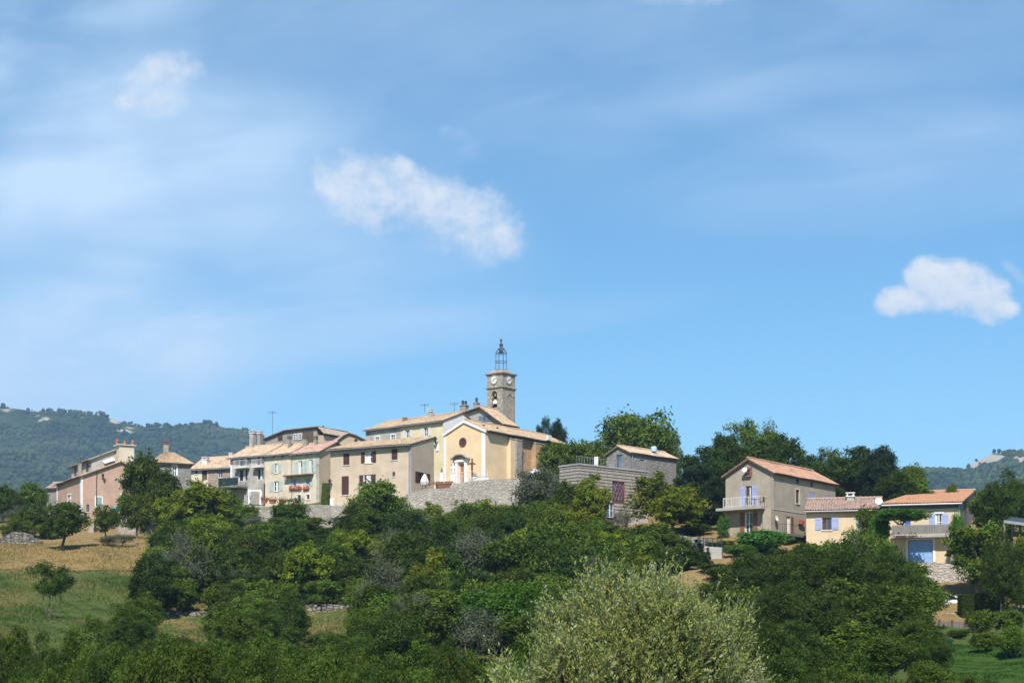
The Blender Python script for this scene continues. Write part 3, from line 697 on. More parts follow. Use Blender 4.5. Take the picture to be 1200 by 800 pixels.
class House:
    """A building on a rectangular plan: front wall from left (a=0) to right (a=W), depth b inwards, height c."""
    def __init__(s, name, label, cat, pxL, pxR, Y, theta, z0, anchor='R', group=None, D=8.0):
        t = math.radians(theta); s.u = Vector((math.cos(t), math.sin(t), 0)); s.v = Vector((-math.sin(t), math.cos(t), 0))
        pa, pb = (pxR, pxL) if anchor == 'R' else (pxL, pxR)
        A = Vector(((pa - 600) / 1400 * Y, Y * KY, z0)); sg = -1 if anchor == 'R' else 1
        L = s.hit(A, s.u * sg, pb); s.W = L; s.z0 = z0; s.D = D
        s.O = A if anchor == 'L' else A - s.u * L
        s.root = empty(name, s.O + s.u * s.W * .5 + s.v * .2, label, cat, group)
        s.holes = {'front': [], 'right': [], 'left': [], 'back': []}
    @staticmethod
    def hit(A, d, px):
        k = (px - 600) / F; return (k * A.y - A.x) / (d.x - k * d.y)
    def depth(s, px, side='R'):
        s.D = s.hit(s.O + (s.u * s.W if side == 'R' else Vector((0, 0, 0))), s.v, px); return s
    def w(s, a, b, c): return s.O + s.u * a + s.v * b + Z3 * c
    def m(s, face, t, c, d=0.0):
        if face == 'front': return s.w(t, d, c)
        if face == 'right': return s.w(s.W - d, t, c)
        if face == 'left': return s.w(d, t, c)
        return s.w(t, s.D - d, c)
    def ax(s, face):
        """axes (along, inward)"""
        return {'front': (s.u, s.v), 'right': (s.v, -s.u), 'left': (s.v, s.u), 'back': (s.u, -s.v)}[face]
    def h(s, py, a, b=0.0):
        q = s.w(a, b, 0); return (HZ - py) / F * q.y - s.z0
    def pick(s, face, px, py):
        al, inn = s.ax(face); q0 = s.m(face, 0, 0); r = ray(px, py)
        k = q0.dot(inn) / r.dot(inn); p = r * k - q0
        return p.dot(al), p.z
    def rect(s, face, x0, y0, x1, y1):
        ym = (y0 + y1) / 2; xm = (x0 + x1) / 2
        t0, t1 = s.pick(face, x0, ym)[0], s.pick(face, x1, ym)[0]
        c1, c0 = s.pick(face, xm, y0)[1], s.pick(face, xm, y1)[1]
        return min(t0, t1), max(t0, t1), c0, c1
    def bx(s, mb, face, t0, t1, c0, c1, d0, d1):
        m = s.m
        mb.hexa([m(face, t0, c0, d0), m(face, t1, c0, d0), m(face, t1, c0, d1), m(face, t0, c0, d1)],
                [m(face, t0, c1, d0), m(face, t1, c1, d0), m(face, t1, c1, d1), m(face, t0, c1, d1)])
    def wall(s, face, H, mat, top=None, t0=None, t1=None, base=-2.0, name='wall', rev=0.22, label=None):
        """rectangle to height H with the recorded openings cut out (with reveals) plus an optional upper polygon"""
        mb = MB(); Lt = s.W if face in ('front', 'back') else s.D
        t0 = 0 if t0 is None else t0; t1 = Lt if t1 is None else t1
        hs = [(max(a, t0 + .02), min(b, t1 - .02), max(c, base + .02), min(d, H - .02)) for a, b, c, d in s.holes[face] if b > t0 + .1 and a < t1 - .1 and c < H - .1]
        ts = sorted({t0, t1, *[q for h in hs for q in h[:2]]}); cs = sorted({base, H, *[q for h in hs for q in h[2:]]})
        for i in range(len(ts) - 1):
            for j in range(len(cs) - 1):
                tm, cm = (ts[i] + ts[i + 1]) / 2, (cs[j] + cs[j + 1]) / 2
                if any(h[0] < tm < h[1] and h[2] < cm < h[3] for h in hs): continue
                mb.poly([s.m(face, ts[i], cs[j]), s.m(face, ts[i + 1], cs[j]), s.m(face, ts[i + 1], cs[j + 1]), s.m(face, ts[i], cs[j + 1])])
        for a, b, c, d in hs:
            e = [(a, c), (b, c), (b, d), (a, d)]
            for k in range(4):
                p, q = e[k], e[(k + 1) % 4]
                mb.poly([s.m(face, *p), s.m(face, *q), s.m(face, *q, rev), s.m(face, *p, rev)])
            mb.poly([s.m(face, *p, rev) for p in e])
        if top: mb.poly([s.m(face, t0, H)] + [s.m(face, t, c) for t, c in top] + [s.m(face, t1, H)])
        o = mb.build(name, MAT[mat], s.root)
        if label: o['label'] = label
        return o
    def shell(s, H, mats, tops=None, base=-2.0):
        tops = tops or {}
        for f in ('front', 'right', 'left', 'back'):
            s.wall(f, H, mats.get(f, mats['all']), tops.get(f), base=base)
    # ---- openings
    def opening(s, face, x0, y0, x1, y1, frame='white_paint', pane='glass', shutters=None, state='open', sill='off_white', mull=1, bars=1,
                flush=False, curtain=None, raw=None, name='window', leaf=1.0, sides='both', door=None, lintel=None, surround=None):
        t0, t1, c0, c1 = raw or s.rect(face, x0, y0, x1, y1)
        if not flush: s.holes[face].append((t0, t1, c0, c1))
        dd = 0.0 if not flush else -0.20
        fr = MB(); fw = min(0.075, (t1 - t0) * .16)
        for a, b, c, d in ((t0, t1, c1 - fw, c1), (t0, t1, c0, c0 + fw), (t0, t0 + fw, c0 + fw, c1 - fw), (t1 - fw, t1, c0 + fw, c1 - fw)):
            s.bx(fr, face, a, b, c, d, .10 + dd, .17 + dd)
        if mull and t1 - t0 > 0.5:
            tm = (t0 + t1) / 2; s.bx(fr, face, tm - fw * .6, tm + fw * .6, c0 + fw, c1 - fw, .095 + dd, .165 + dd)
        for k in range(bars):
            cm = c0 + (c1 - c0) * (k + 1) / (bars + 1); s.bx(fr, face, t0 + fw, t1 - fw, cm - .025, cm + .025, .11 + dd, .16 + dd)
        wd = fr.build(name, MAT[frame], s.root)
        pn = MB(); s.bx(pn, face, t0 + fw * .6, t1 - fw * .6, c0 + fw * .6, c1 - fw * .6, .135 + dd, .155 + dd)
        pn.build('door_panel' if door else 'pane', MAT[door or pane], wd)
        if curtain:
            cu = MB(); a, b = t0 + (t1 - t0) * curtain[0], t0 + (t1 - t0) * curtain[1]; n = 8
            for k in range(n):
                x, y = a + (b - a) * k / n, a + (b - a) * (k + 1) / n; z = .128 + dd
                cu.hexa([s.m(face, x, c0 + .1, z), s.m(face, y, c0 + .1, z - .02 * (k % 2)), s.m(face, y, c0 + .1, z + .006), s.m(face, x, c0 + .1, z + .006)],
                        [s.m(face, x, c1 - .1, z), s.m(face, y, c1 - .1, z - .02 * (k % 2)), s.m(face, y, c1 - .1, z + .006), s.m(face, x, c1 - .1, z + .006)])
            cu.build('curtain', MAT['cloth_white'], wd)
        if sill:
            si = MB(); s.bx(si, face, t0 - .08, t1 + .08, c0 - .09, c0 - .003, -.09 + dd * .9, .10); si.build('sill', MAT[sill], wd)
        if lintel:
            li = MB(); s.bx(li, face, t0 - .12, t1 + .12, c1 + .003, c1 + .2, -.03, .05); li.build('lintel', MAT[lintel], wd)
        if surround:
            su = MB(); q = .16
            for a, b, c, d in ((t0 - q, t1 + q, c1 + .004, c1 + q), (t0 - q, t0 - .004, c0, c1), (t1 + .004, t1 + q, c0, c1)):
                s.bx(su, face, a, b, c, d, -.025, .03)
            su.build('surround', MAT[surround], wd)
        if shutters:
            half = (t1 - t0) / 2 * leaf
            def sh(a, b, d0):
                mb = MB(); s.bx(mb, face, a, b, c0 + .02, c1 - .01, d0, d0 + .035)
                n = max(4, int((c1 - c0) / .16))
                for k in range(n):                                   # slats
                    c = c0 + .06 + (c1 - c0 - .12) * k / n
                    s.bx(mb, face, a + .06, b - .06, c, c + .05, d0 - .014, d0 + .004)
                for q in (.16, .82):                                 # ledges
                    c = c0 + (c1 - c0) * q; s.bx(mb, face, a + .02, b - .02, c, c + .09, d0 - .022, d0 + .004)
                mb.build('shutter', MAT[shutters], wd)
            if state == 'open':
                if sides in ('both', 'left'): sh(t0 - half - .03, t0 - .03, -.055 + dd * .2)
                if sides in ('both', 'right'): sh(t1 + .03, t1 + half + .03, -.055 + dd * .2)
            else:
                tm = (t0 + t1) / 2; sh(t0 + .015, tm - .008, .03 + dd); sh(tm + .008, t1 - .015, .03 + dd)
        return wd
    def slab(s, face, x0, x1, y, thick, out, mat, name='balcony', raw=None):
        t0, t1, _, c = s.rect(face, x0, y - 1, x1, y + 1) if raw is None else raw
        mb = MB(); c = (s.rect(face, x0, y - 1, x1, y + 1)[2] + s.rect(face, x0, y - 1, x1, y + 1)[3]) / 2 if raw is None else c
        s.bx(mb, face, t0, t1, c - thick, c, -out, .03)
        return mb.build(name, MAT[mat], s.root), (t0, t1, c, out)
    def railing(s, face, geo, height, mat, parent, n=14, panel=None, r=.022):
        t0, t1, c, out = geo; mb = MB(); d = -out + .05
        P_ = lambda t, z, dd=d: s.m(face, t, c + z, dd)
        mb.tube([P_(t0 + .04, height, -.02), P_(t0 + .04, height), P_(t1 - .04, height), P_(t1 - .04, height, -.02)], r * 1.4, 5)
        mb.tube([P_(t0 + .04, .1, -.02), P_(t0 + .04, .1), P_(t1 - .04, .1), P_(t1 - .04, .1, -.02)], r, 5)
        for k in range(n + 1):
            t = t0 + .04 + (t1 - t0 - .08) * k / n; mb.tube([P_(t, 0), P_(t, height)], r * (1.5 if k % 5 == 0 else .75), 5)
        for k in range(4):
            for t in (t0 + .04, t1 - .04): mb.tube([P_(t, 0, d + (out - .1) * k / 4), P_(t, height, d + (out - .1) * k / 4)], r * .75, 5)
        o = mb.build('railing', MAT[mat], parent)
        if panel:
            pb = MB(); s.bx(pb, face, t0 + .06, t1 - .06, c + .08, c + height - .06, d + .03, d + .05); pb.build('railing_panel', MAT[panel], o)
        return o
    def pipe(s, face, t, c0, c1, mat='zinc', r=.055):
        mb = MB(); mb.tube([s.m(face, t, c0, -.1), s.m(face, t, c1 - .35, -.1), s.m(face, t, c1, -.3)], r, 6); return mb.build('drainpipe', MAT[mat], s.root)
    def block(s, name, mat, a0, a1, b0, b1, c0, c1, parent=None, label=None):
        mb = MB(); mb.hexa([s.w(a0, b0, c0), s.w(a1, b0, c0), s.w(a1, b1, c0), s.w(a0, b1, c0)], [s.w(a0, b0, c1), s.w(a1, b0, c1), s.w(a1, b1, c1), s.w(a0, b1, c1)])
        o = mb.build(name, MAT[mat], parent or s.root)
        if label: o['label'] = label
        return o

def tile_slope(parent, name, eL, eR, rR, rL, mat, under='dark_wood', thick=.16, seed=0, amp=.07, gutter=None, verge=None):
    """A roof slope of canal tiles: rows of rounded tiles running from eave to ridge, over a solid board deck."""
    rng = random.Random(seed + int(abs(eL[0] * 31 + eL[2] * 17)))
    eL, eR, rR, rL = map(Vector, (eL, eR, rR, rL))
    n = ((eR - eL).cross(rL - eL)).normalized()
    if n.z < 0: n = -n
    wid = max((eR - eL).length, (rR - rL).length); ln = max((rL - eL).length, (rR - eR).length)
    nc = max(4, int(wid / .25)) * 4; nr = max(2, int(ln / .42))
    V_, Fc, UV = [], [], []
    for j in range(nr + 1):
        q = j / nr; a = eL.lerp(rL, q); b = eR.lerp(rR, q)
        for step in ((0,) if j == 0 else ((1,) if j == nr else (1, 0))):
            lift = .03 if step == 0 else 0.0
            for i in range(nc + 1):
                p = i / nc; ph = (i % 4)
                hgt = amp * (1.0 if ph == 2 else (.62 if ph in (1, 3) else -.3))
                jit = rng.uniform(-.012, .012) if ph else 0
                sag = -.05 * math.sin(math.pi * p) * math.sin(math.pi * q) + .02 * math.sin(p * wid * .9 + seed)
                V_.append(a.lerp(b, p) + n * (hgt + lift + jit + sag)); UV.append((p * wid - .125, q * ln))
    rows = len(V_) // (nc + 1)
    for j in range(rows - 1):
        for i in range(nc):
            k = j * (nc + 1) + i; Fc.append((k, k + 1, k + nc + 2, k + nc + 1))
    org = wloc(parent); me = bpy.data.meshes.new(name)
    me.from_pydata([tuple(p - org) for p in V_], [], Fc); me.materials.append(MAT[mat])
    uvl = me.uv_layers.new(name='UVMap')
    vi = np.empty(len(me.loops), np.int32); me.loops.foreach_get('vertex_index', vi)
    uvl.data.foreach_set('uv', np.array(UV, np.float32)[vi].ravel())
    o = bpy.data.objects.new(name, me); COL.objects.link(o); o.parent = parent
    dk = MB(); k = n * thick
    up = n * -.05
    dk.hexa([eL - k, eR - k, rR - k, rL - k], [eL + up, eR + up, rR + up, rL + up])
    if name == 'roof': dk.build('eaves', MAT[under], o)
    else: dk.build('eaves', MAT[under], parent)
    if gutter:
        g = MB(); d = (eR - eL).normalized(); off = n * -.1 - (rL - eL).normalized() * .05
        g.tube([eL + off, eR + off], .075, 6); g.build('gutter', MAT[gutter], o)
    return o

def ridge_tiles(parent, p, q, mat):
    p, q = Vector(p), Vector(q); n = max(2, int((q - p).length / .42)); d = (q - p) / n; mb = MB()
    for i in range(n):
        a = p + d * i; jit = random.uniform(-.015, .02)
        mb.tube([a - d * .03 + Z3 * (.05 + jit), a + d * 1.03 + Z3 * (.02 + jit)], [.13, .105], 8)
    o = mb.build('ridge_tiles', MAT[mat], parent)
    me = o.data; uvl = me.uv_layers.new(name='UVMap'); return o

def gable_u(s, eF, ridge, bR, mat, ovF=.45, ovS=.25, eB=None, gutter=None, **k):
    """ridge parallel to the front; heights of eave and ridge, ridge at depth bR"""
    sl = (ridge - eF) / bR
    a = tile_slope(s.root, 'roof', s.w(-ovS, -ovF, eF - sl * ovF), s.w(s.W + ovS, -ovF, eF - sl * ovF), s.w(s.W + ovS, bR, ridge), s.w(-ovS, bR, ridge), mat, gutter=gutter, **k)
    eB = eF if eB is None else eB; s2 = (ridge - eB) / max(s.D - bR, .1)
    b = tile_slope(s.root, 'roof', s.w(s.W + ovS, s.D + ovF, eB - s2 * ovF), s.w(-ovS, s.D + ovF, eB - s2 * ovF), s.w(-ovS, bR, ridge), s.w(s.W + ovS, bR, ridge), mat, **k)
    ridge_tiles(a, s.w(-ovS, bR, ridge + .06), s.w(s.W + ovS, bR, ridge + .06), mat); return a, b

def gable_v(s, eL, eR, ridge, aR, mat, ov=.35, ovF=.25, ovB=.25, **k):
    """gable on the front; ridge runs inwards at a = aR"""
    l1 = (ridge - eL) / aR; l2 = (ridge - eR) / (s.W - aR)
    a = tile_slope(s.root, 'roof', s.w(-ov, s.D + ovB, eL - l1 * ov), s.w(-ov, -ovF, eL - l1 * ov), s.w(aR, -ovF, ridge), s.w(aR, s.D + ovB, ridge), mat, **k)
    b = tile_slope(s.root, 'roof', s.w(s.W + ov, -ovF, eR - l2 * ov), s.w(s.W + ov, s.D + ovB, eR - l2 * ov), s.w(aR, s.D + ovB, ridge), s.w(aR, -ovF, ridge), mat, **k)
    ridge_tiles(a, s.w(aR, -ovF, ridge + .06), s.w(aR, s.D + ovB, ridge + .06), mat); return a, b

def chimney(s, a, b, c0, c1, w, d, mat='pale_grey_plaster', cap='off_white', pots=0, pot='terracotta'):
    st = MB(); st.hexa([s.w(a - w, b - d, c0), s.w(a + w, b - d, c0), s.w(a + w, b + d, c0), s.w(a - w, b + d, c0)], [s.w(a - w * .94, b - d * .94, c1), s.w(a + w * .94, b - d * .94, c1), s.w(a + w * .94, b + d * .94, c1), s.w(a - w * .94, b + d * .94, c1)])
    o = st.build('chimney', MAT[mat], s.root)
    cp = MB(); cp.box(s.w(a, b, c1 + .05), (w * 1.2, d * 1.2, .05), s.u, s.v)
    if not pots:
        for i in (-1, 1):
            for j in (-1, 1): cp.box(s.w(a + i * w * .8, b + j * d * .8, c1 + .22), (.07, .07, .12), s.u, s.v)
        cp.box(s.w(a, b, c1 + .38), (w * 1.25, d * 1.25, .045), s.u, s.v)
    cp.build('cap', MAT[cap], o)
    for k in range(pots):
        p = MB(); aa = a + (k - (pots - 1) / 2) * w * 1.0; ht = .75 - .12 * (k % 2)
        p.lathe(s.w(aa, b, c1 + .1), [(.2, 0), (.17, ht * .7), (.22, ht * .72), (.22, ht * .8), (.14, ht)], 10); p.build('chimney_pot', MAT[pot], o)
    return o

def antenna(p, h, label):
    mb = MB(); p = Vector(p); mb.tube([p, p + Z3 * h], .03, 5)
    o = empty('antenna', p, label, 'antenna'); mb.build('mast', MAT['iron'], o)
    ab = MB(); q = p + Z3 * (h - .25); ab.tube([q + Vector((-.6, 0, 0)), q + Vector((.6, 0, 0))], .018, 4)
    for k in range(6):
        t = -.55 + k * .22; ab.tube([q + Vector((t, -.02, -.28 + k * .02)), q + Vector((t, -.02, .28 - k * .02))], .013, 4)
    ab.build('aerial', MAT['iron'], o); return o

def dish(s, face, px, py, r, mat='off_white', d=-.3):
    t, c = s.pick(face, px, py); al, inn = s.ax(face); q = s.m(face, t, c, d)
    mb = MB(); axd = (-inn + Z3 * .35 + s.u * .2).normalized(); mb.lathe(q, [(r * .15, -.10), (r * .6, -.05), (r, .05), (r * .97, .06), (r * .55, -.02), (.02, -.06)], 18, axd)
    o = mb.build('satellite_dish', MAT[mat], s.root, smooth=True)
    ar = MB(); ar.tube([s.m(face, t, c - .1, .02), q - axd * .06], .025, 5); ar.tube([q - axd * .04 - Z3 * r * .9, q + axd * r * .9 - Z3 * r * .35], .018, 4)
    ar.build('arm', MAT['zinc'], o)

def wall_lamp(s, face, px, py, mat='iron', k=1.0):
    t, c = s.pick(face, px, py); q = s.m(face, t, c, -.45 * k); mb = MB()
    mb.tube([s.m(face, t, c - .35 * k, .02), s.m(face, t, c - .2 * k, -.3 * k), q - Z3 * .3 * k], .03, 5)
    o = mb.build('lamp_bracket', MAT[mat], s.root)
    l = MB(); l.lathe(q, [(.09 * k, -.3 * k), (.2 * k, .15 * k), (.26 * k, .17 * k), (.10 * k, .34 * k), (.03 * k, .42 * k)], 6); l.build('lantern', MAT[mat], o)

def c2(x, y): return (220 + x * .175, 480 + y * .175)
def R2(x0, y0, x1, y1): return c2(x0, y0) + c2(x1, y1)
def R3(x0, y0, x1, y1): return (380 + x0 * .175, 460 + y0 * .175, 380 + x1 * .175, 460 + y1 * .175)
def R6(x0, y0, x1, y1): return (820 + x0 * .2, 500 + y0 * .2, 820 + x1 * .2, 500 + y1 * .2)
def R7(x0, y0, x1, y1): k = .2333; return (920 + x0 * k, 540 + y0 * k, 920 + x1 * k, 540 + y1 * k)
def R5(x0, y0, x1, y1): k = .21256; return (620 + x0 * k, 470 + y0 * k, 620 + x1 * k, 470 + y1 * k)
def R1(x0, y0, x1, y1): k = .225; return (40 + x0 * k, 480 + y0 * k, 40 + x1 * k, 480 + y1 * k)
def R4(x0, y0, x1, y1): k = .275; return (500 + x0 * k, 380 + y0 * k, 500 + x1 * k, 380 + y1 * k)

# ---- pink house on the left
def pink_house():
    s = House('house', 'salmon pink house with white corner strips at the far left of the village', 'house', 95.2, 186, 165, 30, 19.4, 'L')
    s.depth(66.5, 'L')
    H = s.h(556.8, 0); ap = s.W * .5; rz = H + (s.h(540.5, ap) - H) * 1.0
    s.opening('left', 83.0, 579.5, 79.0, 590.0, shutters=None, surround='white_paint', pane='blue_glass', curtain=(.1, .5))
    s.opening('front', *R1(322, 455, 352, 503), shutters='pale_green_paint', surround='white_paint', state='closed', sill='white_paint')
    s.opening('front', *R1(272, 492, 288, 532), frame='brown_paint', mull=0, pane='blue_glass')
    s.opening('front', *R1(455, 440, 478, 485), shutters='pale_green_paint', surround='white_paint')
    s.shell(H, {'all': 'pink_plaster'}, {'front': [(ap, rz)], 'back': [(ap, rz)]})
    gable_v(s, H, H, rz, ap, 'tan_tiles', ov=.45, ovF=.3)
    for (face, t0, t1) in (('left', .004, .55), ('left', s.D - .5, s.D)):
        mb = MB(); s.bx(mb, face, t0, t1, -2, H - .02, -.04, .02); mb.build('corner_strip', MAT['white_plaster'], s.root)
    mb = MB(); s.bx(mb, 'front', -.04, .22, -2, H - .02, -.042, .02); mb.build('corner_strip', MAT['white_plaster'], s.root)
    t, c = s.pick('front', 113, 575); mb = MB(); mb.tube([s.m('front', t, 0, -.05), s.m('front', t, H * .9, -.05), s.m('front', t + .1, H + 1.0, -.04)], .05, 5); mb.build('cable', MAT['black_line'], s.root)
    wall_lamp(s, 'front', 119.5, 558)
    # attic box on the left slope, with brown windows towards the eave
    a0, a1 = ap * .34, ap * 1.02; b0, b1 = s.D * .12, s.D * .92
    zt0 = s.h(538.5, a0, b0); zt1 = s.h(527.0, a1, b0)
    at = MB(); zb = H - .1
    at.hexa([s.w(a0, b0, zb), s.w(a1, b0, zb), s.w(a1, b1, zb), s.w(a0, b1, zb)], [s.w(a0, b0, zt0), s.w(a1, b0, zt1), s.w(a1, b1, zt1), s.w(a0, b1, zt0)])
    ao = at.build('attic', MAT['pale_grey_plaster'], s.root)
    sl = (zt1 - zt0) / (a1 - a0)
    tile_slope(ao, 'attic_roof', s.w(a0 - .5, b1 + .3, zt0 - .5 * sl + .15), s.w(a0 - .5, b0 - .3, zt0 - .5 * sl + .15), s.w(a1 + .2, b0 - .3, zt1 + .2 * sl + .15), s.w(a1 + .2, b1 + .3, zt1 + .2 * sl + .15), 'grey_tiles')
    for q in (.2, .5, .8):
        b = b0 + (b1 - b0) * q; wi = MB(); hh = zt0 - .25
        wi.hexa([s.w(a0 - .03, b - .55, hh - 1.15), s.w(a0 + .1, b - .55, hh - 1.15), s.w(a0 + .1, b + .55, hh - 1.15), s.w(a0 - .03, b + .55, hh - 1.15)],
                [s.w(a0 - .03, b - .55, hh), s.w(a0 + .1, b - .55, hh), s.w(a0 + .1, b + .55, hh), s.w(a0 - .03, b + .55, hh)]); wi.build('attic_window', MAT['red_brown_paint'], ao)
    aw = MB(); t0, c0 = s.pick('front', *R1(375, 268, 0, 0)[:2]); t1, c1 = s.pick('front', *R1(430, 250, 0, 0)[:2])
    aw.hexa([s.w(t0, b0 - .9, c0 - .25), s.w(t1, b0 - .9, c1 - .25), s.w(t1, b0 - .003, c1 + .1), s.w(t0, b0 - .003, c0 + .1)], [s.w(t0, b0 - .9, c0 - .17), s.w(t1, b0 - .9, c1 - .17), s.w(t1, b0 - .003, c1 + .2), s.w(t0, b0 - .003, c0 + .2)]); aw.build('awning', MAT['white_paint'], ao)
    for x, y0, y1, w in ((98.5, 543, 549, .22),):
        a, _ = s.pick('front', x, y1); chimney(s, max(.4, .5), s.D * .2, H, s.h(542.5, .5, s.D * .2), .22, .22, 'grey_plaster', 'dark_concrete')
    # broad chimney stack with clay pots on the gable
    t0, _ = s.pick('front', 139.3, 530); t1, _ = s.pick('front', 158, 530)
    chimney(s, (t0 + t1) / 2, .95, H - .5, s.h(522, (t0 + t1) / 2, .4), (t1 - t0) / 2, .9, 'cream_plaster', 'off_white', 3)
    return s
pink_house()

def wing_house():
    s = House('house', 'grey hip roofed house behind the tall tree beside the pink house', 'house', 180, 223.5, 172, 18, 19.4, 'R')
    s.D = 8; H = s.h(543.0, s.W)
    s.opening('front', *R1(722, 290, 742, 342), frame='white_paint', shutters='pale_green_paint', sides='left', surround='white_paint')
    s.opening('front', *R1(640, 305, 662, 350), frame='white_paint', shutters='pale_green_paint')
    s.shell(H, {'all': 'grey_stone'})
    rz = s.h(530.0, s.W * .5, s.D / 2); i = s.W * .38; o = .5
    A, B, C, D = s.w(-o, -o, H - .1), s.w(s.W + o, -o, H - .1), s.w(s.W + o, s.D + o, H - .1), s.w(-o, s.D + o, H - .1)
    r1, r2 = s.w(i, s.D / 2, rz), s.w(s.W - i, s.D / 2, rz)
    for q in ((A, B, r2, r1), (B, C, r2, r2 + s.v * .02), (C, D, r1, r2), (D, A, r1, r1 - s.v * .02)): tile_slope(s.root, 'roof', q[0], q[1], q[2], q[3], 'tan_tiles')
    chimney(s, s.W * .42, s.D * .6, rz - .8, s.h(520.5, s.W * .4, s.D * .6), .38, .35, 'grey_plaster', 'brick_red')
wing_house()

def shed_far():
    s = House('shed', 'low grey shed peeping out behind the left side of the pink house', 'shed', 55, 68, 186, -10, 19, 'R'); s.D = 5
    H = s.h(571, s.W); s.shell(H, {'all': 'grey_stone'}); gable_u(s, H, H + 1.0, 2.5, 'grey_tiles')
shed_far()

# ---- small stone houses
def small_houses():
    s = House('house', 'low pinkish stone house under a pale tiled roof left of the balcony row', 'house', 224, 270.5, 184, -22, 20.3, 'R')
    s.D = 7.5; H = s.h(546.2, s.W); rd = s.h(534.5, s.W, 3.6)
    s.opening('front', *R2(203, 392, 233, 455), frame='white_paint', sill=None)
    s.opening('front', *R2(95, 402, 130, 470), frame='dark_wood', door='dark_wood', sill=None)
    s.opening('front', *R2(48, 402, 66, 430), frame='brown_paint', mull=0, shutters=None)
    t = s.pick('front', 243.5, 550)[0]
    s.wall('front', H, 'cream_plaster', t0=0, t1=t); s.wall('front', H, 'pink_stone', t0=t, t1=s.W)
    for f in ('right', 'left'): s.wall(f, H, 'pink_stone', [(3.6, rd)])
    s.wall('back', H, 'pink_stone'); gable_u(s, H, rd, 3.6, 'pale_tiles', gutter='zinc')
    a, _ = s.pick('front', 230.5, 545); chimney(s, a + .6, 1.6, H, s.h(538.5, a + .6, 1.6), .42, .4, 'white_plaster', 'off_white')
    a, _ = s.pick('front', 258, 540); chimney(s, a, 3.2, H, s.h(533.5, a, 3.2), .25, .25, 'white_plaster', 'off_white')
small_houses()

